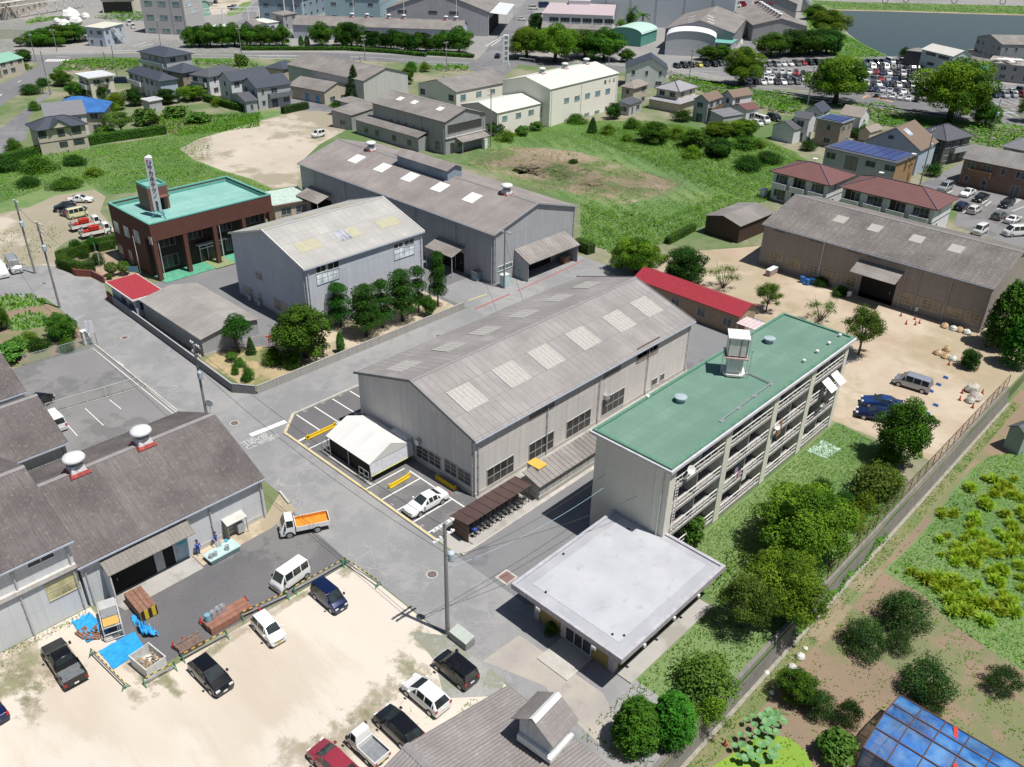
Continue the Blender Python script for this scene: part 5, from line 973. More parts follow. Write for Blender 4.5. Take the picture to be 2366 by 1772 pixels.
sheet('lawn',[(-24.6,33.7),(-18.8,33.7),(-18.8,53),(-24.6,53)],.0125,G_GRASS)
sheet('walkway',[(-26.0,40.4),(-24.55,40.4),(-24.55,52),(-26.0,52)],.12,G_CONC)
sheet('dirt_patch',PX('43',(680,1060),(0,590),(-300,800),(200,1000),(420,1260),(830,1640),(1000,1640),(740,1180)),.026,ground('dusty_asphalt',(.40,.36,.31),(.30,.28,.26),(.22,.21,.2),s1=.25,fine=.08))
sheet('overgrown_lot',PX('o',(985,348),(1062,292),(1180,262),(1400,262),(1650,300),(1720,330),(1790,385),(1640,440),(1560,470),(1430,528),(1330,545),(1255,525),(1255,440),(1120,395)),.006,G_GRASS)
sheet('dry_ground',PX('o',(1010,350),(1070,325),(1110,318),(1180,320),(1250,328),(1330,352),(1400,375),(1460,396),(1430,418),(1360,440),(1280,430),(1200,405),(1110,385),(1050,368)),.0085,G_DRYG);[patch('dry_patch',W('o',x,y),r,r*.8,.011+.001*k,G_DRYG,90+k)for k,(x,y,r)in enumerate(((1080,345,17),(1160,350,20),(1250,375,22),(1340,395,20),(1190,390,16),(1410,405,14)))]
sheet('meadow',PX('o',(-200,350),(90,335),(350,295),(470,265),(560,240),(640,235),(640,420),(590,440),(480,400),(240,420),(0,480),(-300,520)),.006,G_GRASS)
sheet('sand_clearing',PX('o',(388,322),(430,300),(500,280),(560,262),(640,240),(700,225),(730,236),(770,262),(740,285),(690,312),(655,345),(652,372),(640,402),(590,408),(540,385),(480,368),(420,345)),.013,G_SANDB)
sheet('track',PX('o',(560,210),(640,215),(735,232),(735,245),(690,240),(610,240)),.016,G_ROAD2)
sheet('gravel_lot',PX('21',(-300,430),(0,345),(250,290),(470,190),(800,140),(900,200),(850,330),(930,420),(960,560),(600,560),(480,640),(500,770),(470,840),(280,860),(0,900),(-300,960)),.010,G_SANDB)
sheet('verge',PX('21',(-300,1010),(0,1035),(250,1025),(360,1060),(400,1120),(330,1140),(0,1190),(-300,1200)),.012,G_GRASS)
sheet('allotment',PX('21',(-300,1180),(0,1190),(400,1110),(500,1160),(680,1320),(780,1440),(210,1640),(-300,1700)),.0125,G_FIELD)
sheet('verge',PX('21',(60,1240),(240,1180),(400,1200),(450,1300),(200,1340),(90,1350)),.016,G_GRASS)
sheet('vegetable_plot',PX('11',(1330,1000),(1560,990),(1790,1060),(1500,1140),(1300,1120)),.012,G_FIELD)
sheet('pine_bed',[(-91.6,51),(-83.3,51),(-83.3,77.6),(-91.6,77.6)],.040,G_BEIGE)
sheet('garden_bed',[(-98.5,43.2),(-84.2,43.2),(-83.3,44.5),(-83.3,51),(-93,51)],.044,ground('garden_soil',(.42,.32,.18),(.30,.24,.12),(.14,.17,.05),s1=.4,fine=.1))
sheet('front_garden',PX('21',(520,790),(640,640),(900,560),(1010,700),(1200,860),(1000,900),(890,930)),.030,ground('garden_soil2',(.36,.27,.19),(.30,.22,.15),(.18,.15,.10),s1=.4,fine=.1))
sheet('field',[(-18.2,-60),(120,-60),(120,116),(-18.2,116)],-1.99,G_FIELD)
sheet('crop_field',PX('44',(960,70),(1300,270),(1500,480),(1900,760),(2300,1000),(2700,900),(2700,0),z=-1.98)+PX('34',(2209,700),(1900,760),(1750,860),(1640,1000),(1430,1300),(1250,1500),z=-1.98),-1.98,G_GRASS)
sheet('path',PX('44',(840,0),(960,70),(700,380),(500,640),(330,600),(640,230),z=-1.97)+[],-1.97,ground('trodden_earth',(.28,.215,.14),(.21,.185,.10),(.12,.17,.05),s1=.3,fine=.1))
sheet('ditch_verge',[(-18.2,30),(-16.6,30),(-16.8,60),(-16.9,112),(-18.2,112)],-1.975,ground('moss_verge',(.155,.17,.05),(.20,.185,.09),(.10,.15,.03),s1=.5,fine=.12))
sheet('pond_scum',PX('43',(1560,1657),(1800,1500),(1950,1380),(2106,1420),z=-1.97)+PX('44',(30,1390),(200,1420),(330,1520),(400,1660),(420,1850),z=-1.97)+PX('43',(1500,1850),z=-1.97),-1.97,ground('duckweed',(.20,.33,.035),(.17,.28,.03),(.24,.35,.06),s1=.4,fine=.04,rough=.5))
sheet('main_road',PX('11',(-600,480),(240,470),(770,458),(1640,458))+PX('12',(0,447),(430,443),(1200,470),(1800,505),(2080,520))+PX('13',(0,500),(900,570),(1290,608))+PX('14',(-80,770),(800,800),(2209,1000),(2800,1080),(2800,1150),(2209,1075),(1200,955),(0,755))+PX('13',(1300,640),(600,600),(0,550))+PX('12',(2080,640),(1790,600),(1780,560),(1000,520),(430,490),(0,490))+PX('11',(1640,490),(770,485),(580,500),(430,620),(0,905),(-400,1150),(-400,950),(0,720),(330,560),(300,530),(-600,560)),.018,ground('asphalt_road_far',(.15,.15,.16),(.175,.175,.18),(.13,.13,.14),s1=.05,fine=.06))
sheet('side_road',PX('11',(-300,1330),(0,1100),(200,940),(420,760),(450,790),(330,880),(240,1000),(230,1180),(100,1250),(-200,1500)),.016,G_ROAD2)
sheet('works_road',PX('13',(-130,610),(-100,540),(-60,440),(-30,330),(100,130),(200,0),(60,0),(-160,280),(-330,480),(-420,560)),.022,G_ROAD2)
sheet('works_road',PX('T5',(560,700),(700,380),(560,60),(660,0),(760,0),(720,260),(820,640),(860,740)),.022,G_ROAD2)
sheet('works_road',PX('T2',(700,330),(900,240),(870,200),(1000,60),(1100,0),(1180,0),(1080,110),(1060,190),(950,330)),.022,G_ROAD2)
sheet('car_park',PX('13',(1270,560),(1400,510),(1700,490),(2209,520))+PX('14',(0,500),(600,480),(1100,450),(1300,580),(1500,640),(1830,730),(2209,720),(2800,760),(2800,1000),(2209,985),(1830,960),(1200,880),(800,830),(0,720)),.014,G_LOT)
sheet('flats_parking',PX('24',(1660,0),(1500,110),(1620,200),(1650,290),(1620,440),(1800,520),(2209,640),(2700,700),(2700,250),(2209,160),(1900,100)),.016,G_LOT)
sheet('lane',PX('14',(1330,1560),(1480,1490),(1690,1380),(1700,1310),(1850,1330),(1700,1480),(1640,1560),(1480,1650)),.014,G_ROAD2)
sheet('sandy_yard',PX('T2',(430,80),(480,0),(1010,0),(930,100),(800,160),(500,190)),.020,G_SANDB)
for pts in(PX('T1',(320,280),(520,230),(800,205),(830,230),(500,280),(330,320)),PX('T2',(690,150),(900,30),(1010,15),(900,160),(700,210)),PX('T5',(1420,150),(1560,300),(1480,420),(1420,330),(1500,270),(1380,180))):sheet('verge',pts,.024,G_GRASS)
def water():
 m,nt,b=newmat('pond_water');v=coords(nt,True);b.inputs['Base Color'].default_value=(.020,.030,.026,1);b.inputs['Roughness'].default_value=.12;b.inputs['Specular IOR Level'].default_value=.45
 bn=nd(nt,'ShaderNodeBump');bn.inputs['Strength'].default_value=.25;bn.inputs['Distance'].default_value=.12;nt.links.new(noise(nt,scalev(nt,v,(.6,.25,1)),1.2,3),bn.inputs['Height']);nt.links.new(bn.outputs[0],b.inputs['Normal']);return m
pw=PX('14',(410,60),(600,85),(1200,95),(2209,130),(3000,160),(3000,420),(2209,520),(1700,500),(1240,470),(1050,480),(900,420),(720,290),(640,200),(560,130),(430,100))
sheet('water',pw,.03,water())
sheet('pond_bank',PX('14',(380,0),(800,20),(2209,50),(3000,80),(3000,175),(2209,132),(1200,98),(600,88),(400,60)),.036,G_GRASS)
sheet('bank_edge',PX('14',(500,78),(1200,93),(2209,122),(3000,160),(3000,172),(2209,133),(1200,103),(500,86)),.042,ground('bank_mud',(.30,.20,.14),(.36,.30,.22),(.22,.2,.12),s1=.2))
sheet('pond_bank',PX('14',(330,110),(430,110),(560,200),(700,290),(830,370),(950,430),(1050,475),(700,505),(560,480),(400,300)),.038,G_GRASS)
# painted lines
LW=M('line_white',(.66,.66,.64),.6,var=.12,scale=3);LY=M('line_yellow',(.62,.50,.20),.6,var=.15,scale=3);LR=M('line_red',(.34,.14,.14),.7,var=.2,scale=3)
def strip(mb,a,b,w,z):
 a,b=Vector((a[0],a[1],0)),Vector((b[0],b[1],0));d=(b-a).normalized();n=Vector((-d.y,d.x,0))*w/2
 mb.poly([(p.x,p.y,z)for p in(a-n,b-n,b+n,a+n)])
mb=MB();z=.030
for y in(44.25,46.75,49.3,51.9):strip(mb,(-75.8,y),(-71.0,y),.16,z)
strip(mb,(-71.0,41.4),(-71.0,51.0),.16,z+.003);strip(mb,(-74.2,41.5),(-71.1,41.5),.0001,z)
for x in(-71.15,-69.0):strip(mb,(x,41.3),(x,46.2),.16,z)
for x in(-58.9,-56.4,-54.0,-51.5,-49.3):strip(mb,(x,41.2),(x,46.3),.16,z)
strip(mb,(-58.2,46.4),(-47.9,46.3),.16,z+.003)
a,b_=W('o',520,942),W('o',617,910);
p,q=W('32',-80,575),W('32',225,455);strip(mb,p,q,.75,z)
for reg,a,b_ in(('31',(725,345),(880,490)),('31',(930,270),(1030,350)),('31',(560,470),(660,580)),('31',(1245,165),(1505,380)),('21',(885,1530),(1060,1640))):strip(mb,W(reg,*a),W(reg,*b_),.1,z)
strip(mb,(-109.5,34.6),(-86.0,34.3),.1,z)
struct('parking_lines',mb,LW)
mb=MB();strip(mb,(-76.0,43.9),(-73.5,41.35),.12,.17);strip(mb,(-73.5,41.1),(-47.7,40.95),.16,.165);strip(mb,W('23',300,1085),W('23',462,1030),.18,.034);struct('kerb_paint',mb,LY)
mb=MB();mb.bar((-76.1,53.4,.06),(-76.1,43.9,.06),.3,.2);mb.bar((-76.05,43.95,.06),(-73.45,41.15,.06),.34,.2);mb.bar((-73.5,41.1,.06),(-59.5,41.05,.06),.3,.2);mb.bar((-58.2,41.05,.06),(-47.7,40.95,.06),.3,.2);mb.bar((-44.75,41.3,.05),(-44.75,76,.05),.42,.2);mb.bar((-110.2,35.2,.06),(-86,34.9,.06),.22,.2);mb.bar((-62.3,34.3,.1),(-64.6,34.7,.1),.2,.3)
struct('kerb',mb,CONC)
mb=MB();strip(mb,W('23',358,1158),W('23',655,1030),.38,.034);strip(mb,W('23',720,1003),W('23',1290,740),.3,.026);struct('red_line',mb,LR)
TXM=M('line_faded',(.50,.50,.49),.7)
def roadtext(body,reg,pts,size):
 for ch,(x,y)in zip(body,pts):
  p=W(reg,x,y,.03);c=bpy.data.curves.new('road_lettering','FONT');c.body=ch;c.size=size;c.extrude=.002;c.align_x='CENTER';c.align_y='CENTER';c.materials.append(TXM)
  o=textmesh('road_lettering',c,None,p,(0,0,-math.pi/2));o['kind']='structure'
REG['S']=(540,950,11.06)
roadtext('社有地につ','S',((1020,635),(870,705),(710,760),(560,830),(415,895)),1.15)
roadtext('進入禁止','S',((765,625),(610,690),(470,745),(305,805)),1.15)
REG['S']=(540,950,11.06)
for ch,reg,x,y in(('10','32',690,230),('11','32',540,297),('12','32',388,366)):
 p=W(reg,x,y,.03);roadtext([ch],reg,((x,y),),.55)
for ch,reg,x,y in(('13','32',403,648),('15','32',1117,1165),('16','32',1377,1345)):roadtext([ch],reg,((x,y),),.6)
mb=MB()
for i in range(11):strip(mb,W('11',385+19*i,525),W('11',410+17*i,503),.45,.034)
for reg,a,b_ in(('D2',(1540,1075),(1860,1115)),('D2',(890,975),(1250,1020)),('D2',(0,820),(110,838)),('D3',(215,1170),(330,1190)),('11',(480,482),(600,485)),('11',(0,815),(15,800)),('11',(150,700),(180,685)),('13',(2125-2209+2209,770),(2209,785))):strip(mb,W(reg,*a),W(reg,*b_),.3,.034)
for reg,pts in(('D3',((1500,1010,1680,1060),(1650,1000,1820,1050),(1790,990,1970,1045),(1935,985,2110,1040),(2080,978,2209,1020),(1540,1130,1840,1270),(1690,1120,2000,1260),(1830,1110,2120,1240),(1980,1105,2209,1185),(1430,1020,1540,1060),(1440,1145,1700,1270))),):
 for p in pts:strip(mb,W(reg,*p[:2]),W(reg,*p[2:]),.25,.034)
strip(mb,W('D3',1420,1200),W('D3',2209,1170),.3,.036)
for p in((1560,170,1600,150),(1650,320,1710,285),(1745,300,1690,340),(1850,260,1905,222),(1880,280,1930,240),(1970,290,2040,245),(1980,310,2055,262),(2100,260,2175,215),(2110,270,2185,225),(2110,325,2209,285)):strip(mb,W('24',*p[:2]),W('24',*p[2:]),.16,.034)
for reg,a,b_ in(('T3',(1780,590),(2040,440)),('T3',(1850,590),(1980,500)),('T3',(1870,520),(1950,520)),('T5',(610,390),(635,560)),('T5',(610,390),(655,370)),('T5',(500,405),(605,375)),('T1',(1700,590),(1870,540)),('T1',(1780,600),(1960,560))):strip(mb,W(reg,*a),W(reg,*b_),.35,.034)
struct('road_markings',mb,LW)
mb=MB()
for reg,x,y in(('T5',600,155),('T5',628,345)):p=W(reg,x,y);mb.poly([(p.x+1.4*math.cos(t),p.y+1.4*math.sin(t),.034)for t in np.linspace(0,6.28,13)[:-1]])
strip(mb,W('D3',1800,1080),W('D3',2209,1065),.25,.035);strip(mb,W('D2',1420,935),W('D2',1500,890),.6,.034);strip(mb,W('D2',1500,890),W('D2',1940,1000),.8,.035);struct('orange_marks',mb,M('line_orange',(.62,.30,.15),.7))
IRON=M('cast_iron',(.14,.11,.10),.7,var=.2,scale=6);
for k,(reg,x,y,r,lab)in enumerate((('31',1995,470,.42,'round iron manhole cover in a pale ring near the factory corner'),('21',1060,1400,.4,'round iron manhole cover on the road beside the white notice'),('42',1398,95,.42,'round iron manhole cover left of the near utility pole'),('23',1235,878,.4,'round iron manhole cover at the rear end of the side road'),('22',1890,1385,.4,'round iron manhole cover beside the block wall of the pines'),('21',375,937,.35,'round iron manhole cover at the bend by the headquarters'))):
 p=W(reg,x,y,.03);t=thing('manhole',lab,'manhole cover',p);MB().lathe([(r,0),(r,.02),(.01,.022)],(0,0,0),20).build('cover',IRON,t);MB().lathe([(r*1.3,0),(r*1.3,.006),(.01,.008)],(0,0,0),20).build('collar',CONC,t)
p=W('42',2003,117,.03);t=thing('manhole','square rusty iron manhole cover near the clubhouse corner','manhole cover',p);MB().box(-.55,-.55,0,.55,.55,.02).build('cover',M('iron_rusty',(.20,.12,.11),.8),t);MB().box(-.75,-.75,0,.75,.75,.008).build('collar',CONC,t)
# vehicles
TYRE=M('tyre_rubber',(.025,.025,.026),.85);RIM=M('wheel_rim',(.45,.46,.47),.35,metal=.6);CGL=glassmat('car_glass',(.015,.02,.022),.05);HLG=M('headlamp_glass',(.62,.64,.66),.15);TLG=M('tail_lamp_red',(.40,.02,.02),.2);PLW=M('plate_white',(.7,.7,.68),.5);PLY=M('plate_yellow',(.62,.45,.04),.5);TRIM=M('black_trim',(.02,.02,.021),.6)
CARS={'sedan':dict(W=.89,belt=.94,st=[(-2.38,.62,.74),(-2.30,.95,.70),(-1.62,1.04,.70),(-.92,1.42,.58),(.18,1.46,.59),(1.05,1.02,.70),(2.05,.83,.68),(2.36,.60,.60)],rear=2,roof=3,wind=4,ax=(-1.42,1.42),r=.33),'coupe':dict(W=.88,belt=.90,st=[(-2.25,.60,.72),(-2.16,.92,.68),(-1.6,.98,.68),(-.7,1.32,.55),(.12,1.34,.56),(1.0,.95,.69),(1.95,.78,.66),(2.25,.56,.58)],rear=2,roof=3,wind=4,ax=(-1.32,1.34),r=.33),'hatchback':dict(W=.85,belt=.98,st=[(-1.98,.60,.74),(-1.96,1.0,.74),(-1.50,1.46,.60),(.22,1.53,.61),(1.12,1.06,.70),(1.82,.88,.68),(2.02,.60,.60)],rear=1,roof=2,wind=3,ax=(-1.28,1.28),r=.31),'minivan':dict(W=.86,belt=1.02,st=[(-2.22,.60,.78),(-2.20,1.05,.78),(-2.0,1.74,.68),(.78,1.80,.68),(1.56,1.10,.74),(2.06,.92,.72),(2.22,.60,.64)],rear=1,roof=2,wind=3,ax=(-1.42,1.42),r=.32),'wagon':dict(W=.86,belt=.96,st=[(-2.28,.60,.76),(-2.24,1.0,.76),(-1.85,1.42,.62),(.15,1.50,.62),(1.1,1.04,.72),(2.0,.86,.70),(2.28,.60,.62)],rear=1,roof=2,wind=3,ax=(-1.4,1.42),r=.32),'kei_hatch':dict(W=.73,belt=.96,st=[(-1.68,.55,.64),(-1.66,1.0,.64),(-1.42,1.48,.55),(.45,1.52,.55),(1.08,1.04,.62),(1.55,.86,.60),(1.69,.55,.54)],rear=1,roof=2,wind=3,ax=(-1.15,1.18),r=.28),'kei_wagon':dict(W=.73,belt=1.0,st=[(-1.69,.55,.66),(-1.68,1.02,.66),(-1.52,1.66,.58),(.42,1.70,.58),(1.02,1.08,.64),(1.55,.94,.62),(1.69,.55,.56)],rear=1,roof=2,wind=3,ax=(-1.15,1.2),r=.28),'kei_van':dict(W=.735,belt=1.10,st=[(-1.69,.55,.68),(-1.68,1.10,.68),(-1.60,1.86,.60),(.98,1.88,.60),(1.46,1.14,.64),(1.64,.90,.64),(1.70,.50,.58)],rear=1,roof=2,wind=3,ax=(-1.2,1.2),r=.28),'van':dict(W=.84,belt=1.18,st=[(-2.34,.60,.80),(-2.33,1.18,.80),(-2.24,1.96,.70),(1.20,1.98,.70),(1.95,1.22,.74),(2.22,.95,.72),(2.34,.55,.64)],rear=1,roof=2,wind=3,ax=(-1.3,1.35),r=.33),'kei_truck':dict(W=.735,belt=1.08,st=[(.34,.50,.68),(.36,1.10,.67),(.44,1.74,.58),(1.02,1.78,.58),(1.48,1.10,.63),(1.64,.86,.63),(1.70,.50,.58)],rear=1,roof=2,wind=3,ax=(-.75,1.2),r=.27,bed=(-1.68,.30,.66,.95)),'truck':dict(W=.86,belt=1.22,st=[(.92,.55,.80),(.94,1.22,.79),(1.02,1.96,.70),(1.72,2.0,.70),(2.12,1.22,.76),(2.26,.90,.76),(2.34,.45,.70)],rear=1,roof=2,wind=3,ax=(-1.1,1.5),r=.36,bed=(-2.35,.85,.78,1.16)),'pickup':dict(W=.90,belt=1.06,st=[(-.78,.60,.78),(-.76,1.06,.78),(-.55,1.62,.64),(.45,1.68,.64),(1.25,1.14,.74),(2.3,1.02,.72),(2.6,.65,.64)],rear=1,roof=2,wind=3,ax=(-1.6,1.65),r=.38,bed=(-2.62,-.80,.70,1.06)),}
def hull(mb,P):
 W_,st,belt=P['W'],P['st'],P['belt'];n=len(st);rings=[]
 for i,(x,zt,wt)in enumerate(st):
  e=.90 if i in(0,n-1)else 1.0;zb=.24;zm=min(.62,zt-.02);zl=min(belt,zt-.01)if zt>belt else zt-.012
  rings.append([(x,s*y,z)for s,seq in((-1,((W_*.86*e,zb),(W_*e,zb+.16),(W_*e,zm),(max(wt,W_*.95*e)if zt>belt else wt+.06,zl),(wt,zt))),(1,((wt,zt),(max(wt,W_*.95*e)if zt>belt else wt+.06,zl),(W_*e,zm),(W_*e,zb+.16),(W_*.86*e,zb))))for y,z in seq])
 m=10;vs=[p for r in rings for p in r]
 fs=[(i*m+j,(i+1)*m+j,(i+1)*m+(j+1)%m,i*m+(j+1)%m)for i in range(n-1)for j in range(m)]
 fs+=[tuple(range(m)),tuple(range((n-1)*m+m-1,(n-1)*m-1,-1))]
 mb.mesh(vs,fs);return rings
def inset(q,k,off):
 q=[Vector(p)for p in q];c=sum(q,Vector())/4;nn=(q[1]-q[0]).cross(q[3]-q[0]).normalized()
 if nn.dot(c-Vector((0,0,.7)))<0:nn=-nn
 return[p+(c-p).normalized()*min(k,(c-p).length*.6)+nn*off for p in q]
def wheel(mb,x,y,r,w=.2):
 s=1 if y>0 else-1
 mb.tube([(x,y-s*w,r),(x,y+s*.015,r)],r,16)
def car(kind,label,cat,loc,rz,col,group=None,plate=None,name='car',bedcol=None,metal=0.0,simple=False,matname=None):
 P=CARS[kind];st=P['st'];W_=P['W'];pm=paint(matname or 'paint_%02x%02x%02x'%tuple(int(c*255)for c in col),col,.22,metal)
 i0,i1,i2=P['rear'],P['roof'],P['wind']
 body=MB();R=hull(body,P)
 side=[]
 for s,(jb,jt)in((-1,(3,4)),(1,(6,5))):
  a,b_,c,d=(Vector(R[i1][jb]),Vector(R[i2][jb]),Vector(R[i2][jt]),Vector(R[i1][jt]))
  if a.x<Vector(R[i0][jb]).x+.01:pass
  L=b_.x-a.x;k=3 if L>2.2 else(2 if L>.9 else 1)
  for q in range(k):
   t0,t1=q/k,(q+1)/k;side.append(inset([a.lerp(b_,t0),a.lerp(b_,t1),d.lerp(c,t1),d.lerp(c,t0)],.06,.012))
  f=[Vector(R[i2][jb]),Vector(R[i2+1][jb]).lerp(Vector(R[i2][jb]),.35),Vector(R[i2][jt]).lerp(Vector(R[i2+1][jt]),.12)]
  cen=sum(f,Vector())/3;side.append([p+(cen-p)*.16+Vector((0,s*.014,0))for p in f])
  if i1-i0>=1 and kind not in('kei_truck','truck','pickup','minivan','kei_van','van'):
   f=[Vector(R[i1][jb]),Vector(R[i0][jb]).lerp(Vector(R[i1][jb]),.45),Vector(R[i1][jt]).lerp(Vector(R[i0][jt]),.1)];cen=sum(f,Vector())/3;side.append([p+(cen-p)*.2+Vector((0,s*.014,0))for p in f])
 ws=inset([R[i2+1][4],R[i2+1][5],R[i2][5],R[i2][4]],.07,.012);rw=inset([R[i0][4],R[i0][5],R[i1][5],R[i1][4]],.09,.012)
 if kind=='van' or kind=='kei_van' or kind=='minivan':pass
 hx,tx=st[-2][0],st[0][0]
 if simple:
  mb=body;mb.m(1).poly(ws).poly(rw);[mb.poly(q)for q in side];mb.m(2)
  for x in P['ax']:
   for y in(-W_,W_):wheel(mb,x,y,P['r'])
  mb.m(3);[mb.box(st[-1][0]-.22,y-.16,.62,st[-1][0]-.02,y+.16,.78)for y in(-.55,.55)]
  mb.m(4);[mb.box(tx-.015,y-.09,.72,tx+.1,y+.09,.98)for y in(-W_+.12,W_-.12)]
  return mb,[pm,CGL,TYRE,HLG,TLG]
 t=thing(name,label,cat,loc,rz,group)
 b=body.build('body',pm,t,True);md=b.modifiers.new('bevel','BEVEL');md.width=.05;md.segments=2;md.limit_method='ANGLE';md.angle_limit=math.radians(18)
 MB().poly(ws).build('windscreen',CGL,t);MB().poly(rw).build('rear_window',CGL,t)
 for q in side:MB().poly(q).build('side_window',CGL,t)
 for x in P['ax']:
  for s in(-1,1):
   mb=MB();wheel(mb,x,s*W_,P['r']);w=mb.build('wheel',TYRE,t,False);mb=MB();mb.tube([(x,s*(W_-.05),P['r']),(x,s*(W_+.024),P['r'])],P['r']*.66,14);mb.build('rim',RIM,w)
   mb=MB();n=12;mb.poly([(x+P['r']*1.16*math.cos(a),s*(W_+.006),P['r']+P['r']*1.16*math.sin(a))for a in np.linspace(-.25,math.pi+.25,n)]);mb.build('wheel_arch',TRIM,t)
 for s in(-1,1):
  MB().box(st[-1][0]-.26,s*.56-.17,.60,st[-1][0]-.015,s*.56+.17,.77).build('headlight',HLG,t)
  MB().box(tx-.02,s*(W_-.13)-.10,.70,tx+.12,s*(W_-.13)+.10,.98 if kind not in('kei_truck','truck')else.84).build('tail_light',TLG,t)if kind not in('kei_truck','truck','pickup')else None
  MB().box(st[i2+1][0]-.35,s*(W_+.02),.95 if st[i1][1]<1.6 else 1.15,st[i2+1][0]-.17,s*(W_+.18),1.10 if st[i1][1]<1.6 else 1.36).build('wing_mirror',pm if kind not in('kei_truck','truck','kei_van')else TRIM,t)
 MB().box(st[-1][0]-.06,-.17,.36,st[-1][0]+.02,.17,.50).build('number_plate',plate or PLW,t)
 MB().box(st[-1][0]-.12,-.42,.52,st[-1][0]+.006,.42,.60).build('grille',TRIM,t)
 mb=MB();mb.box(tx+.05,-W_*.8,.16,st[-1][0]-.1,W_*.8,.26);mb.build('underbody',TRIM,t)
 if 'bed' in P:
  x0,x1,zf,zt=P['bed'];bw=W_;tk=.05;mb=MB();mb.box(x0+tk,-bw+tk,zf-.12,x1-tk,bw-tk,zf);fl=M('bed_floor_'+kind,bedcol or(.14,.15,.16),.6,var=.2,scale=3)
  bd=mb.build('load_bed',fl,t);mb=MB();mb.box(x0,-bw,zf-.14,x0+tk,bw,zt);mb.box(x1-tk,-bw,zf-.14,x1,bw,zt+.12);mb.box(x0+tk,-bw,zf-.14,x1-tk,-bw+tk,zt);mb.box(x0+tk,bw-tk,zf-.14,x1-tk,bw,zt);mb.build('side_board',pm,bd)
  mb=MB();mb.box(x0+.1,-.32,.38,x1+.3,.32,zf-.16);mb.build('chassis',TRIM,t)
  if kind in('truck','kei_truck'):
   mb=MB();mb.m(0);[mb.box(x0+tk,s*(bw-tk*1.05)-.008,zf,x1-tk,s*(bw-tk*1.05)+.008,zt-.03)for s in(-1,1)];mb.build('bed_lining',fl,bd)if bedcol else None
  if kind=='pickup':
   mb=MB();mb.box(x0+.05,-bw,.35,x1+.1,-bw+.12,zf-.14);mb.box(x0+.05,bw-.12,.35,x1+.1,bw,zf-.14);mb.box(x0,-bw,.4,x0+.1,bw,zf-.14);mb.build('bed_skirt',pm,t)
  for s in(-1,1):MB().box(x0-.02,s*(bw-.12)-.10,zf-.12,x0+.01,s*(bw-.12)+.10,zf+.12).build('tail_light',TLG,t)
  MB().box(x0-.02,-.17,.46,x0+.0,.17,.6).build('number_plate',plate or PLW,t)
 else:MB().box(tx-.02,-.17,.60,tx+.02,.17,.74).build('number_plate',plate or PLW,t)
 return t
C_W,C_BK,C_NV,C_SV,C_RD,C_CR,C_BL,C_GR=(.72,.72,.71),(.006,.006,.008),(.008,.018,.07),(.38,.40,.42),(.33,.012,.02),(.62,.60,.38),(.012,.04,.15),(.12,.125,.13)
def axis(reg,p,q):
 a,b=W(reg,*p),W(reg,*q);d=b-a;return math.atan2(d.y,d.x)
PI=math.pi
def at(reg,x,y,dx=0,dy=0):v=W(reg,x,y);return Vector((v.x+dx,v.y+dy,0))
SANDG='cars on the sand lot'
NOSE_NW,NOSE_SE,NOSE_SW=PI,0.0,-PI/2
car('pickup','black double-cab pickup with open bed by the white factory wall','pickup truck',at('41',530,850),PI-.03,C_BK,SANDG,name='pickup_truck')
car('hatchback','black hatchback parked nose out below the pile of planks','car',at('41',1720,950),.03,C_BK,SANDG)
car('kei_hatch','small white hatchback with yellow plate beside the rusty steel beams','car',at('42',80,580),-.05,C_W,SANDG,PLY)
car('minivan','dark blue people carrier just inside the striped barrier','car',at('42',570,320),.0,C_NV,SANDG,metal=.3).scale=(.80,.86,.95)
car('kei_van','white microvan standing on the dark asphalt yard outside the barrier','van',at('42',255,160),-PI/2+.12,C_W,None,PLY,'van')
car('kei_wagon','boxy black car nearest the utility pole','car',at('42',1590,905),PI,C_BK,SANDG).scale=(1.12,1.12,1.0)
car('hatchback','white hatchback with black rear window, second from the utility pole','car',at('42',1350,1110),PI+.02,C_W,SANDG)
car('hatchback','black hatchback between the white hatchback and the white microtruck','car',at('42',1130,1370),PI+.0,C_BK,SANDG)
car('kei_truck','white microtruck with empty grey bed','truck',at('42',880,1530),PI+.03,C_W,SANDG,PLY,'truck',(.20,.215,.23))
car('hatchback','dusty wine-red hatchback cut by the bottom edge','car',at('42',600,1660),PI+.05,(.26,.03,.05),SANDG)
car('sedan','navy saloon at the left edge of the sand lot, only its tail in the picture','car',at('41',-110,1190),PI+.05,C_NV,SANDG)
car('truck','white flatbed truck with orange load bed at the yard entrance','truck',at('32',385,1375),axis('32',(490,1395),(275,1440)),C_W,None,None,'truck',(.62,.24,.03))
car('sedan','white saloon parked in bay fifteen beside the works hall','car',at('32',1415,1180),-PI/2-.03,C_W)
car('minivan','silver people carrier alone on the dirt yard behind the apartments','car',at('34',1250,165),axis('34',(1330,210),(1150,155)),(.36,.38,.44),None,metal=.4)
car('sedan','blue saloon half hidden behind the round tree on the dirt yard','car',at('34',990,330),axis('34',(1080,370),(930,345)),C_BL)
car('sedan','navy saloon in front of the blue one behind the round tree','car',at('34',950,430),axis('34',(1060,480),(880,445)),C_NV)
car('kei_wagon','white small wagon alone on the sand clearing','car',at('12',500,1165),axis('12',(535,1160),(465,1178)),C_W)
HQG='vehicles parked behind the headquarters'
car('coupe','white coupe at the far end of the row behind the headquarters','car',at('21',690,245),axis('21',(610,240),(760,240)),C_W,HQG)
car('hatchback','black hatchback next to the white coupe behind the headquarters','car',at('21',560,315),axis('21',(620,310),(500,325)),C_BK,HQG)
car('sedan','dark grey car tucked beside the cream van behind the headquarters','car',at('21',630,340),axis('21',(600,350),(690,320)),(.03,.035,.04),HQG)
car('kei_van','cream-yellow microvan beside the compressor trucks','van',at('21',665,375),axis('21',(620,385),(730,360)),C_CR,HQG,None,'van')
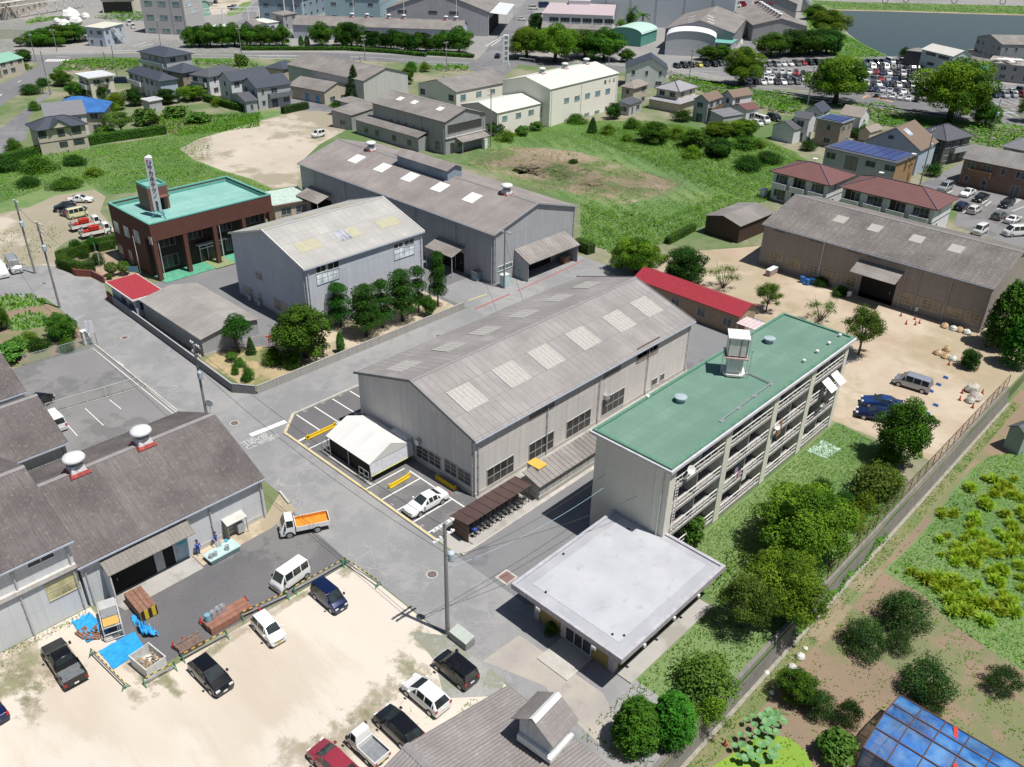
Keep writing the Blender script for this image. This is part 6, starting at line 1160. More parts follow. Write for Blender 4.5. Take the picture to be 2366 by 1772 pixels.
for x,y,lab in((745,470,'white flatbed truck carrying red compressors, the farther of two'),(830,530,'white flatbed truck carrying red compressors, the nearer of two')):
 t=car('truck',lab,'truck',at('21',x,y),axis('21',(640,520),(920,460)),C_W,HQG,None,'truck');t.scale=(1.15,1.1,1)
 rz=t.rotation_euler.z;
 for k,(dx,s,c)in enumerate(((-.3,(.75,.6,.75),(.42,.03,.02)),(-1.45,(.4,.55,.35),(.40,.03,.03)),(-2.15,(.3,.5,.5),(.25,.24,.22)))):
  p=t.location+Vector((math.cos(rz),math.sin(rz),0))*dx*1.15+Vector((0,0,.80));mb=MB();a,b_,h=s
  mb.m(0).box(-a,-b_,0,a,b_,h*1.3);mb.m(1).box(-a*.8,-b_*1.01,.1,a*.8,b_*1.01,h*.6);mb.m(0).box(-a*1.05,-b_*1.05,h*1.3,a*1.05,b_*1.05,h*1.3+.05);mb.m(1).tube([(0,0,h*1.3),(0,0,h*1.3+.3)],.06,8)
  o=mb.build('compressor',[M('compressor_%d'%(k==2),c,.45,var=.2),TRIM]);o.location=p;o.rotation_euler=(0,0,rz);tag(o,('large red compressor on the %s truck','low red engine set on the %s truck','grey pump set at the tail of the %s truck')[k]%('farther flatbed' if x<800 else 'nearer flatbed'),'compressor','machines on the flatbed trucks')
car('van','silver high-roofed van on the gravel at the left edge','van',at('21',130,820),axis('21',(150,845),(100,770))+PI,C_SV,None,None,'van',metal=.3)
car('van','white high-roofed van cut by the left edge','van',at('21',10,860),axis('21',(40,880),(-20,800))+PI,C_W,None,None,'van')
car('kei_wagon','black car behind the ribbed shed in the left parking lot','car',at('31',355,330),PI/2+.6,C_BK)
car('kei_van','white microvan behind the ribbed shed in the left parking lot','van',at('31',480,500),axis('31',(540,540),(430,430)),C_W,None,None,'van')
FLG='cars parked by the maroon-roofed flats'
fa=lambda x,y:axis('24',(x,y),(x-75,y+40))
for kind,col,x,y,h,lab in(('sedan',C_W,1722,190,0,'white saloon with sunroof by the brown house'),('sedan',C_BK,1835,230,0,'black saloon with a green sunshade behind its windscreen'),('wagon',C_BK,2055,280,0,'black estate car alone at the back of the flats car park'),('hatchback',C_NV,1672,305,1,'dark blue car beside the end wall of the maroon-roofed flats'),('hatchback',(.62,.58,.57),1780,335,1,'car under a pale cloth cover beside the flats'),('hatchback',C_GR,1990,385,1,'dark grey hatchback facing the gravel strip'),('coupe',C_W,2110,415,1,'white coupe next to the grey hatchback'),('kei_van',C_W,1830,515,0,'white microvan behind the mossy warehouse roof'),('van',C_W,2130,530,2,'white van at the right edge beyond the mossy warehouse')):
 car(kind,lab,'van' if 'van' in kind else 'car',at('24',x,y),fa(x,y)+(PI if h==1 else 0)+(-.5 if h==2 else 0),col,FLG,name='van' if 'van' in kind else 'car')
car('minivan','silver-grey people carrier with its boot toward the maroon-roofed flats','car',at('D5',860,1170),fa(1600,150),C_SV,FLG)
for kind,col,x,y,lab in(('van',C_W,1770,1350,'white van beside the purple-brown roofed extension'),('minivan',C_BK,1970,1310,'black people carrier by the guard rail below the bushes'),('kei_hatch',C_W,1690,1400,'small white car half hidden by the shrubs near the white van')):
 car(kind,lab,'van' if kind=='van' else 'car',at('D1',x,y),axis('D1',(1700,1330),(1850,1380)),col,None,name='van' if kind=='van' else 'car')
PARK={};rc=random.Random(5)
def parked(kind,cname,col,p,rz,label,s=1.0):
 k=(kind,cname)
 if k not in PARK:mb,ms=car(kind,None,None,None,0,col,simple=True,matname='paint_'+cname.replace(' ','_'));PARK[k]=(mb,ms,None)
 mb,ms,me=PARK[k]
 if me is None:o=mb.build('parked_car',ms);PARK[k]=(mb,ms,o.data)
 else:o=link('parked_car',me)
 o.location=p;o.rotation_euler=(0,0,rz);o.scale=(s,s,s);tag(o,label,'van' if kind=='van' else 'car','cars in the crowded car park by the pond');return o
PC=[('white',C_W,25),('black',C_BK,34),('dark blue',C_NV,14),('silver',C_SV,9),('red',C_RD,5),('dark grey',C_GR,6)]
PK=['hatchback','minivan','kei_wagon','sedan','wagon','kei_hatch']
TN={'hatchback':'hatchback','minivan':'minivan','kei_wagon':'boxy car','sedan':'saloon','wagon':'estate car','kei_hatch':'microcar','van':'van'}
ROWS=[('front row left of the forked camphor','D2',(-640,690),(290,690),9,()),('second row left of forked camphor','D2',(-560,590),(420,640),10,()),('third row left of forked camphor','D2',(-420,500),(640,560),10,()),('rear row before long sheds','D2',(-300,395),(1090,345),13,()),('row by white arched store','D1',(320,415),(1060,380),7,()),('back row along the reedy bank','D2',(1310,350),(2120,345),8,()),('second row from the reedy bank','D2',(1230,420),(2500,470),12,()),('third row from the reedy bank','D2',(1180,500),(2680,580),14,()),('fourth row from the reedy bank','D2',(1250,610),(2560,680),12,()),('fifth row from the reedy bank','D2',(1350,710),(2480,770),11,()),('sixth row from the reedy bank','D2',(1290,790),(2460,880),11,(0,)),('front row at the open barrier','D2',(1660,910),(2330,985),6,()),('near row right of the largest camphor','D3',(1540,915),(2330,915),6,()),('rear row right of largest camphor','D3',(1480,850),(2330,850),6,()),]
FORCE={(3,6):'red',(7,4):'red',(12,4):'red',(4,3):'yellow',(2,6):'red',(5,0):'van',(5,5):'van',(6,3):'van',(6,5):'van',(9,8):'van'}
HEAD=math.atan2(-.55,.83)
for ri,(rn,reg,p0,p1,n,skip)in enumerate(ROWS):
 a,b_=W(reg,*p0),W(reg,*p1);d=(b_-a).normalized();hd=math.atan2(d.y,d.x)-PI/2
 last=None
 for i in range(n):
  if i in skip:continue
  cn,cc,_=rc.choices(PC,[w for*_,w in PC])[0];kd=rc.choice(PK);f=FORCE.get((ri,i))
  if f=='red':cn,cc='red',C_RD
  if f=='yellow':cn,cc,kd='yellow',(.60,.55,.10),'kei_hatch'
  if f=='van':cn,cc,kd='white',C_W,'van'
  p=a.lerp(b_,i/(n-1));p=p+Vector((math.cos(hd),math.sin(hd),0))*rc.uniform(-.3,.3)
  parked(kd,cn,cc,p,hd+rc.uniform(-.05,.05),'%s %s, %s from the left in the %s'%(cn,TN[kd],ORD[i],rn))
for reg,x,y,kd,cn,cc,lab,hd in(('T4',180,120,'van','white',C_W,'white van driving on the works road at the top edge',.9),('T4',320,95,'van','blue',C_BL,'blue truck-sized van on the works road at the top edge',.9),('T4',285,235,'van','white',C_W,'white and red lorry beside the pink-roofed building',.9),('T4',30,260,'kei_hatch','white',C_W,'white car on the works road left of the pink-roofed building',.9),('T2',745,120,'wagon','black',C_BK,'black estate car on the sandy yard at the top edge',0),('T2',795,100,'wagon','silver',C_SV,'silver estate car on the sandy yard at the top edge',0),('T2',480,60,'wagon','silver',C_SV,'silver car by the green arched shed at the top edge',2.5),('T2',545,40,'wagon','dark blue',C_NV,'dark car by the green arched shed at the top edge',2.5),('T1',1655,320,'van','white',C_W,'white van between the site office and the concrete block',2.8),('T1',1705,360,'kei_van','white',C_W,'white microvan nearest the concrete block',2.8),('T5',610,85,'van','red',C_RD,'red lorry on the car park road at the top edge',1.1),('T5',540,95,'van','white',C_W,'cream lorry on the car park road at the top edge',1.1),('11',1045,705,'minivan','dark blue',C_NV,'dark people carrier under the eaves of the grey flats',.9),('T3',1935,735,'sedan','black',C_BK,'black car on the main road behind the white roof sign',2.2)):
 parked(kd,cn,cc,W(reg,x,y),hd,lab,1.35 if 'lorry' in lab or 'truck' in lab else 1.0)['group']='vehicles on the works roads'
# vegetation
L_CAM=leafmat('leaf_camphor',(.030,.085,.007),(.185,.300,.025));L_PINE=leafmat('leaf_pine',(.008,.042,.007),(.045,.150,.016),.15);L_JUN=leafmat('leaf_juniper',(.012,.060,.006),(.075,.215,.018),.15)
L_BUSH=leafmat('leaf_bush',(.024,.078,.008),(.105,.230,.024));L_CHE=leafmat('leaf_cherry',(.045,.095,.014),(.150,.235,.040));L_CIT=leafmat('leaf_citrus',(.012,.040,.010),(.062,.125,.028))
L_YEL=leafmat('leaf_yellow',(.16,.30,.02),(.46,.58,.05),.42);L_GRASS=leafmat('blade_grass',(.060,.150,.010),(.165,.330,.028),.3);L_KUDZU=leafmat('leaf_creeper',(.040,.125,.010),(.140,.300,.026),.3);L_DRYW=leafmat('blade_dry',(.16,.15,.05),(.30,.27,.10),.3);L_DKG=leafmat('leaf_dark_green',(.012,.045,.008),(.055,.145,.020));L_FIG=leafmat('leaf_broad',(.05,.13,.02),(.14,.28,.05),.3)
BARK=M('bark',(.13,.105,.085),.9,var=.3,scale=5);BARKD=M('bark_dark',(.075,.06,.05),.9,var=.3,scale=5)
def pnoise(x,y,s,seed=0):
 r=np.random.default_rng(seed);o=np.zeros_like(x)
 for k in range(6):
  a,b,c=r.normal(size=2)*s*(1+.5*k),r.uniform(0,6.28),1/(1+.35*k);o+=np.sin(x*a[0]+y*a[1]+b)*c
 return o/3.2
def leaves(c,size,nrm,tint,aspect=.6,jitter=.9,sv=.35):
 """leaf cards as arrays: c (n,3) centres, nrm (n,3) outward directions"""
 n=len(c);d=nrm+np.array([[0,0,.55]])+rng.normal(size=(n,3))*jitter*.8;d/=np.linalg.norm(d,axis=1)[:,None]+1e-9
 h=rng.normal(size=(n,3));u=np.cross(d,h);u/=np.linalg.norm(u,axis=1)[:,None]+1e-9;v=np.cross(d,u)
 s=size*(1+rng.uniform(-sv,sv,n))[:,None];u=u*s*.5;v=v*s*.5*aspect
 V=np.stack([c-u,c-v*.9,c+u,c+v*.9],1).reshape(-1,3);return V,np.repeat(tint,4)
def quadmesh(name,V,T,mats,mi=None):
 n=len(V)//4;me=bpy.data.meshes.new(name);me.vertices.add(len(V));me.vertices.foreach_set('co',V.astype(np.float32).ravel());me.loops.add(4*n);me.loops.foreach_set('vertex_index',np.arange(4*n,dtype=np.int32));me.polygons.add(n);me.polygons.foreach_set('loop_start',np.arange(0,4*n,4,dtype=np.int32));me.update(calc_edges=True)
 a=me.attributes.new('tint','FLOAT','POINT');a.data.foreach_set('value',T.astype(np.float32))
 for m in(mats if isinstance(mats,list)else[mats]):me.materials.append(m)
 return me
def crown(blobs,per_m2,size,aspect=.6,shell=(.72,1.04),jitter=.9,tvar=.22,up=.35):
 Vs,Ts=[],[]
 for(x,y,z,rx,ry,rz)in blobs:
  n=int(per_m2*4*math.pi*((rx*ry)**1.6+(rx*rz)**1.6+(ry*rz)**1.6)**(1/1.6)/3**(1/1.6));n=max(n,12)
  d=rng.normal(size=(n,3));d/=np.linalg.norm(d,axis=1)[:,None];d[:,2]+=up*rng.random(n);d/=np.linalg.norm(d,axis=1)[:,None]
  r=rng.uniform(*shell,n)[:,None]*(1+.12*np.sin(d[:,:1]*7+x)*np.sin(d[:,1:2]*8+y))
  c=np.array([x,y,z])+d*r*np.array([rx,ry,rz]);t=np.clip(.5+rng.normal()*tvar+rng.normal(size=n)*.17,0,1);V,T=leaves(c,size,d,t,aspect,jitter);Vs.append(V);Ts.append(T)
 return np.concatenate(Vs),np.concatenate(Ts)
def limbs(mb,base,tops,r0,r1,bend=.3,n=6):
 for tp in tops:
  a,b_=Vector(base),Vector(tp);m=a.lerp(b_,.5)+Vector((rnd.uniform(-bend,bend),rnd.uniform(-bend,bend),-bend*.3));mb.tube([a,m,b_],[r0,(r0+r1)/2,r1],n,False)
PROTO={}
def treekind(kind,seed):
 """unit trees (metres); returns (crown mesh, trunk mesh, height, radius)"""
 k=(kind,seed)
 if k in PROTO:return PROTO[k]
 r=random.Random(seed*77+len(kind));mb=MB();B=[]
 def ring(n,z,rr,br,bz,jz=.3):
  for i in range(n):a=2*math.pi*(i+r.uniform(-.3,.3))/n;q=rr*r.uniform(.8,1.15);e=r.uniform(.55,1.3);q*=r.uniform(.8,1.18);B.append((q*math.cos(a),q*math.sin(a),z+r.uniform(-jz,jz)*1.8,br*e*r.uniform(.8,1.15),br*e*r.uniform(.8,1.15),bz*e*r.uniform(.8,1.1)))
 if kind=='camphor':
  H,R=8.0,4.3;ring(9,2.7,2.7,1.35,1.0);ring(9,3.7,2.9,1.35,1.0);ring(9,5.0,2.6,1.35,1.1);ring(6,6.2,1.7,1.3,1.0);B.append((0,0,7.1,1.5,1.5,.9));ring(5,4.6,.9,1.5,1.2)
  B+=[(b[0]*1.18+r.uniform(-.5,.5),b[1]*1.18+r.uniform(-.5,.5),b[2]+r.uniform(-.2,.7),.55,.55,.4)for b in B];V,T=crown(B,46,.21,.62,tvar=.3);mb.tube([(0,0,-.05),(.05,0,1.0),(0,.08,2.4)],[.42,.33,.28],10);limbs(mb,(0,.05,2.2),[b[:3]for b in B[::2]],.2,.05);mt=L_CAM;mo=BARKD
 elif kind=='round':
  H,R=6.0,2.7;ring(8,1.7,1.5,1.0,.8);ring(8,2.7,1.8,1.05,.85);ring(8,3.7,1.75,1.05,.9);ring(5,4.7,1.1,1.0,.8);B.append((0,0,5.3,1.0,1.0,.7));ring(3,3.6,.5,1.1,1.0)
  B+=[(b[0]*1.2+r.uniform(-.3,.3),b[1]*1.2+r.uniform(-.3,.3),b[2]+r.uniform(-.2,.4),.4,.4,.32)for b in B];V,T=crown(B,46,.20,.62,tvar=.28);mb.tube([(0,0,-.05),(0,.04,1.0),(.04,0,2.0)],[.24,.19,.16],9);limbs(mb,(.04,0,1.9),[b[:3]for b in B[::2]],.12,.03);mt=L_DKG if seed%2 else L_BUSH;mo=BARKD
 elif kind=='cherry':
  H,R=5.2,3.0;ring(8,2.9,2.1,.7,.45);ring(7,3.9,1.5,.7,.5);ring(4,4.6,.8,.6,.45)
  B=[(b[0],b[1],b[2],b[3]*1.55,b[4]*1.55,b[5]*1.5)for b in B];V,T=crown(B,78,.19,.55,(.2,1.15));mb.tube([(0,0,-.05),(.03,0,.9),(0,.05,1.7)],[.19,.15,.13],8);limbs(mb,(0,.05,1.5),[b[:3]for b in B],.08,.02,.25,5);mt=L_CHE;mo=BARK
 elif kind=='bare':
  H,R=4.2,2.6;ring(6,2.2,1.7,.55,.4);ring(4,2.9,1.2,.5,.35)
  B=[(b[0],b[1],b[2],b[3]*1.4,b[4]*1.4,b[5]*1.4)for b in B];V,T=crown(B,34,.19,.5,(.1,1.2));limbs(mb,(0,0,0),[(2.0*math.cos(a)*r.uniform(.5,1),2.0*math.sin(a)*r.uniform(.5,1),r.uniform(2.2,4.2))for a in np.linspace(0,6.28,17)],.06,.012,.3,5);mt=L_CHE;mo=BARK
 elif kind=='pine':
  H,R=5.2,1.6;nt_=4 if seed%2 else 3
  for i in range(nt_):z=1.7+(3.0)*i/max(1,nt_-1);q=1.35*(1-.42*i/nt_);[B.append((q*.62*math.cos(a),q*.62*math.sin(a),z+r.uniform(-.15,.15),q*.72,q*.72,.52))for a in np.linspace(0,6.28,6)[:-1]+r.uniform(0,1)];B.append((0,0,z+.25,q*.7,q*.7,.5))
  V,T=crown(B,70,.25,.26,(.78,1.05),.75,.13,.8);mb.tube([(0,0,-.05),(.06,.02,1.6),(-.03,.04,3.2),(0,0,4.6)],[.15,.12,.09,.04],8);limbs(mb,(.05,0,1.2),[b[:3]for b in B[:5]],.06,.03);mt=L_PINE;mo=BARKD
 elif kind=='pinehead':
  H,R=4.4,1.7;ring(8,2.7,.95,.8,.6,.15);ring(6,3.4,.7,.75,.55,.15);B.append((0,0,3.9,.8,.8,.5))
  V,T=crown(B,62,.25,.26,(.75,1.05),.75,.13,.8);mb.tube([(0,0,-.05),(-.25,.05,1.2),(0,0,2.4)],[.16,.13,.10],8);limbs(mb,(-.2,.04,1.4),[b[:3]for b in B[:8]],.06,.03);mt=L_PINE;mo=BARKD
 elif kind=='juniper':
  H,R=5.0,1.9
  for i in range(46):t=i/46;z=.5+4.1*t;q=1.55*(1-t**2.2)**.6*(.75+.25*min(1,t*4));a=i*2.4;B.append((q*.75*math.cos(a),q*.75*math.sin(a),z,.55*(1-.4*t),.55*(1-.4*t),.72))
  V,T=crown(B,48,.30,.30,(.7,1.1),.6,.16,1.4);mb.tube([(0,0,-.05),(0,0,2.5)],[.14,.07],7);mt=L_JUN;mo=BARKD
 elif kind=='conifer':
  H,R=9.0,2.3
  for i in range(60):t=i/60;z=.8+7.6*t;q=2.0*(1-t)**.75+.15;a=i*2.4;B.append((q*.7*math.cos(a),q*.7*math.sin(a),z,.75*(1-.6*t),.75*(1-.6*t),.6))
  V,T=crown(B,22,.34,.4,(.6,1.1),.8,.18);mb.tube([(0,0,-.05),(0,0,6)],[.22,.06],8);mt=L_DKG;mo=BARKD
 elif kind=='bush':
  H,R=2.6,1.7;ring(7,.8,1.0,.75,.65,.2);ring(5,1.5,.6,.75,.6,.2);B.append((0,0,1.9,.7,.7,.55))
  V,T=crown(B,60,.17,.6,(.5,1.2),1.0,.28);limbs(mb,(0,0,-.05),[b[:3]for b in B[::2]],.05,.015,.15,5);mt=(L_BUSH,L_DKG,L_CAM,L_CHE)[seed%4];mo=BARK
 elif kind=='citrus':
  H,R=3.2,2.1;ring(8,1.1,1.3,.8,.6,.2);ring(6,1.9,.9,.8,.6,.2);B.append((0,0,2.4,.8,.8,.5))
  V,T=crown(B,75,.15,.55,(.5,1.15),1.0,.25);mb.tube([(0,0,-.05),(0,0,.8)],[.1,.08],7);limbs(mb,(0,0,.6),[b[:3]for b in B[::2]],.05,.015,.15,5);mt=L_CIT;mo=BARK
 elif kind=='fig':
  H,R=2.6,1.6;ring(7,.9,.9,.7,.55,.2);ring(5,1.7,.6,.7,.5,.2)
  V,T=crown(B,26,.38,.8,(.5,1.1),.8,.2,.9);limbs(mb,(0,0,-.05),[b[:3]for b in B],.04,.02,.1,5);mt=L_FIG;mo=BARK
 elif kind=='ball':
  H,R=1.9,.85;B.append((0,0,1.15,.8,.8,.68));V,T=crown(B,330,.13,.6,(.86,1.02),.7,.05);mb.tube([(0,0,-.05),(0,0,.8)],[.07,.05],7);limbs(mb,(0,0,.4),[(.3,0,.9),(-.3,.1,.9),(0,-.3,.9)],.04,.03,.05,5);mt=L_BUSH;mo=BARK
 elif kind=='palm':
  H,R=7.0,2.6;Vs=[];Ts=[]
  for i in range(26):
   a=i*2.4;el=r.uniform(-.5,1.2);pts=[]
   for q in np.linspace(.1,1,7):rr=2.6*q*math.cos(el*.8);pts.append((rr*math.cos(a),rr*math.sin(a),5.6+2.0*q*math.sin(el)-1.3*q*q))
   c=np.repeat(np.array(pts),5,0)+rng.normal(size=(35,3))*.10;dd=np.tile(np.array([[-math.sin(a),math.cos(a),.6]]),(35,1));v,t=leaves(c,.55,dd,np.clip(.55+rng.normal(size=35)*.2,0,1),.22,.4);Vs.append(v);Ts.append(t)
  V,T=np.concatenate(Vs),np.concatenate(Ts);mb.tube([(0,0,-.05),(0,0,5.6)],[.28,.22],9);mt=L_KUDZU;mo=BARK
 cm=quadmesh('crown',V,T,mt);tm=bpy.data.meshes.new('trunk');tm.from_pydata(mb.v,[],mb.f);tm.update();tm.materials.append(mo);tm.polygons.foreach_set('use_smooth',[True]*len(mb.f))
 PROTO[k]=(cm,tm,H,R);return PROTO[k]
def tree(kind,label,p,h,r=None,name='tree',cat='tree',group=None,seed=None,z=0.0):
 seed=rnd.randrange(3)if seed is None else seed;cm,tm,H,R=treekind(kind,seed);t=thing(name,label,cat,(p[0],p[1],p[2]if z is None else z),rnd.uniform(0,6.28),group)
 sr=(r/R)if r else h/H;t.scale=(sr,sr,h/H);link('crown',cm,t);link('trunk',tm,t);return t
def mass(name,polys,dens,size,mat,hgt=.4,thr=-9,nseed=3,ns=.12,z=0.0,upright=True,kind='stuff',label=None,cat=None,aspect=.35,bumps=0.0,holes=()):
 """ground cover nobody could count: blades or leaves strewn over an area"""
 Vs,Ts=[],[]
 for pl in polys:
  P_=np.array([(p[0],p[1])for p in pl]);lo,hi=P_.min(0),P_.max(0);n=int(dens*(hi[0]-lo[0])*(hi[1]-lo[1]));q=rng.uniform(lo,hi,(n,2));ins=np.zeros(n,bool);j=len(P_)-1
  for i in range(len(P_)):
   xi,yi=P_[i];xj,yj=P_[j];c=((yi>q[:,1])!=(yj>q[:,1]))&(q[:,0]<(xj-xi)*(q[:,1]-yi)/(yj-yi+1e-12)+xi);ins^=c;j=i
  nz=pnoise(q[:,0],q[:,1],ns*6.28,nseed);nf=pnoise(q[:,0],q[:,1],ns*22,nseed+1)
  ins&=(nz+nf*.5+rng.normal(size=n)*.25>thr)
  for(hx,hy,hr)in holes:ins&=((q[:,0]-hx)**2+(q[:,1]-hy)**2>hr*hr*(.75+.5*nf+.5*rng.random(n))**2)
  q,nz,nf=q[ins],nz[ins],nf[ins];n=len(q)
  if not n:continue
  h=hgt*(.55+.45*rng.random(n))*(1+.6*np.clip(nf,-1,1));top=bumps*np.clip(nz+.4*nf+.3,0,2)
  c=np.stack([q[:,0],q[:,1],z+top*rng.uniform(.55,1,n)+h*.5],1);t=np.clip(.5+.26*nz+.22*nf+rng.normal(size=n)*.16,0,1)
  if upright:
   a=rng.uniform(0,6.28,n);u=np.stack([np.cos(a),np.sin(a),np.zeros(n)],1)*size*.5;v=np.stack([rng.normal(size=n)*.5,rng.normal(size=n)*.5,np.ones(n)],1)*h[:,None]*.5
   V=np.stack([c-u*.9-v,c+u*.9-v,c+u*.25+v,c-u*.25+v],1).reshape(-1,3);T=np.repeat(t,4)
  else:V,T=leaves(c,size,np.tile(np.array([[.0,0,1.0]]),(n,1)),t,aspect,.55)
  Vs.append(V);Ts.append(T)
 o=link(name,quadmesh(name,np.concatenate(Vs),np.concatenate(Ts),mat));o['kind']=kind
 if label:tag(o,label,cat)
 return o
def hedge(label,pts,w,h,z=0.0,mat=None,name='hedge',dens=150,size=.13):
 t=thing(name,label,'hedge',(pts[0][0],pts[0][1],z));o=Vector((pts[0][0],pts[0][1],0));Vs,Ts=[],[];mb=MB()
 for a,b_ in zip(pts,pts[1:]):
  a,b_=Vector((a[0],a[1],0))-o,Vector((b_[0],b_[1],0))-o;d=(b_-a);L=d.length;d.normalize();nn=Vector((-d.y,d.x,0));mb.bar(a-d*w*.3+Vector((0,0,h*.46)),b_+d*w*.3+Vector((0,0,h*.46)),w*.86,h*.9)
  for(u0,area,fn,nr)in((0,L*w,lambda s,v:a+d*s*L+nn*(v-.5)*w+Vector((0,0,h)),(0,0,1)),(1,L*h,lambda s,v:a+d*s*L+nn*w/2+Vector((0,0,v*h)),tuple(nn)),(2,L*h,lambda s,v:a+d*s*L-nn*w/2+Vector((0,0,v*h)),tuple(-nn)),(3,w*h,lambda s,v:a-d*w*.3+nn*(s-.5)*w+Vector((0,0,v*h)),tuple(-d)),(4,w*h,lambda s,v:b_+d*w*.3+nn*(s-.5)*w+Vector((0,0,v*h)),tuple(d))):
   n=max(8,int(area*dens));sv=rng.random((n,2));c=np.array([fn(*x)for x in sv])+rng.normal(size=(n,3))*.035;V,T=leaves(c,size,np.tile(np.array([nr]),(n,1)),np.clip(.5+rng.normal(size=n)*.2+.12*np.sin(c[:,0]*1.3+c[:,1]),0,1),.6,.7);Vs.append(V);Ts.append(T)
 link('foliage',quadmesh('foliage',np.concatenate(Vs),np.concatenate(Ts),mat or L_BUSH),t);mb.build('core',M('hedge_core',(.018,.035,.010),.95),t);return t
PG='cloud-pruned pines before the pale blue workshop'
for i,(x,y,h,r,lab)in enumerate(((1060,1310,4.9,1.35,'cloud-pruned pine nearest the leafy broadleaf tree'),(1275,1388,5.6,1.75,'widest cloud-pruned pine, second along the block wall'),(1415,1315,5.3,1.35,'cloud-pruned pine squeezed between the widest one and the tall domed one'),(1580,1258,5.7,1.75,'tall domed pine in the middle of the row'),(1722,1192,5.4,1.1,'slim pine standing next before the last one'),(1885,1132,6.3,1.05,'slim columnar pine at the far end of the row'))):tree('pine',lab,W('22',x,y),h*1.3,r*1.3,'pine_tree','pine',PG,i%2)
tree('juniper','little pointed pine beside the block wall, smallest of the bed',W('22',1060,1528),3.0,.75,'pine_tree','pine',PG);tree('round','slender leafy sapling between the last two pines',W('22',1810,1218),3.4,.95,'tree','tree',seed=0)
tree('pinehead','round-headed garden pine with leaning trunk at the end of the ribbed shed',W('22',195,1525),5.6,2.0,'pine_tree','pine');tree('round','broad leafy tree with pale green top at the block wall corner',W('22',760,1565),7.6,4.0)
for k,x,y,h,r,lab in(('bush',500,1620,2.6,1.6,'yellow-green shrub under the leafy garden tree'),('conifer',300,1540,2.6,.8,'dark pointed conifer behind the garden rocks'),('ball',135,1600,1.3,.75,'dark clipped ball shrub below the round-headed pine'),('bush',200,1640,1.3,.9,'low light green shrub beside the stone lantern spot'),('bush',640,1650,2.0,1.4,'dark shrub against the block wall of the garden')):tree(k,lab,W('22',x,y),h,r,'shrub','shrub')
for x,y,h,r,lab in((2110,110,2.4,.9,'thin young tree at the tip of the walled garden'),(2075,105,.7,.4,'tiny bush on bare soil in the walled garden'),(2000,55,1.3,.6,'small clipped shrub with black shadow in the walled garden')):tree('bush',lab,W('31',x,y),h,r,'shrub','shrub')
hp=[W('21',*q)for q in((975,600),(800,640),(640,700),(505,745),(520,800),(640,845),(760,830))]
hedge('thick curving clipped hedge round the headquarters garden',[(p.x+.4,p.y+.3)for p in hp],1.5,1.7);hedge('square clipped hedge against the side of the headquarters',[W('21',960,640),W('21',860,660)],1.2,1.5)
for x,y,lab in((960,875,'round clipped tree on bare soil, left of the pair by the notice board'),(1065,865,'round clipped tree on bare soil, right of the pair by the notice board')):tree('ball',lab,W('21',x,y),2.3,1.0,'topiary_tree','topiary','clipped balls by the headquarters')
for k,x,y,h,r,lab in(('pinehead',665,690,2.6,1.1,'small garden pine inside the curving hedge'),('pinehead',800,660,2.4,1.1,'small garden pine nearer the brown headquarters wall'),('bush',830,780,2.2,1.3,'dark shrub below the green and white flags'),('bush',720,720,1.5,1.0,'rounded shrub in the middle of the hedge curve'),('ball',935,905,.9,.5,'low clipped ball by the brick entrance wall')):tree(k,lab,W('21',x,y),h,r,'shrub','shrub',seed=1)
tree('juniper','upright bright green juniper, nearer the timber store roof',W('43',930,1480),4.6,2.2,'juniper','juniper','twin junipers by the timber store');tree('juniper','upright bright green juniper, nearer the retaining wall',W('43',1220,1420),4.4,2.2,'juniper','juniper','twin junipers by the timber store')
for k,reg,x,y,h,r,lab in(('camphor','34',260,1600,7.6,4.6,'large yellow-green camphor tree at the corner of the apartment block'),('camphor','44',130,440,6.4,3.6,'large camphor tree by the retaining wall below the other one'),('cherry','43',1800,520,5.2,2.6,'camphor tree overhanging the far corner of the pale flat roof'),('bush3','43',1530,1000,3.2,2.8,'grey-green thin-leaved tree between the clubhouse walkway and the retaining wall'),('bush','43',1560,1260,2.2,1.5,'straggly shrub hanging over the retaining wall'),('bush3','34',900,1060,4.0,2.8,'thin bushy tree in the rough grass by the rusty fence'),('round','34',1135,800,8.2,2.9,'round dense tree alone on the dirt yard, dark shadow beside it'),('bush','34',1010,840,2.6,1.6,'pale green bush touching the shadow of the round tree'),('fig','33',1470,1480,3.0,1.2,'broad-leaved bush at the foot of the apartment block corner'),('bush','34',1080,1010,2.2,1.5,'shrub against the rusty fence near the bushy tree'),('bush','34',690,1140,1.2,1.1,'dark shrub in the middle of the rough grass'),('bush','34',850,1200,2.0,1.6,'shrub leaning on the fence above the ivy'),('bush','34',480,1060,1.6,1.3,'greyish shrub in the rough grass nearest the apartments'),('bush','34',760,1330,1.8,1.5,'creeper-clad bush on the wall top'),('bush','43',260,560,1.2,.8,'dark bush in the shade of the clubhouse eaves')):tree(k.rstrip('3'),lab,W(reg,x,y),h,r,'tree' if h>3.5 else 'shrub','tree' if h>3.5 else 'shrub',seed=3 if '3' in k else(0 if k=='camphor' else None))
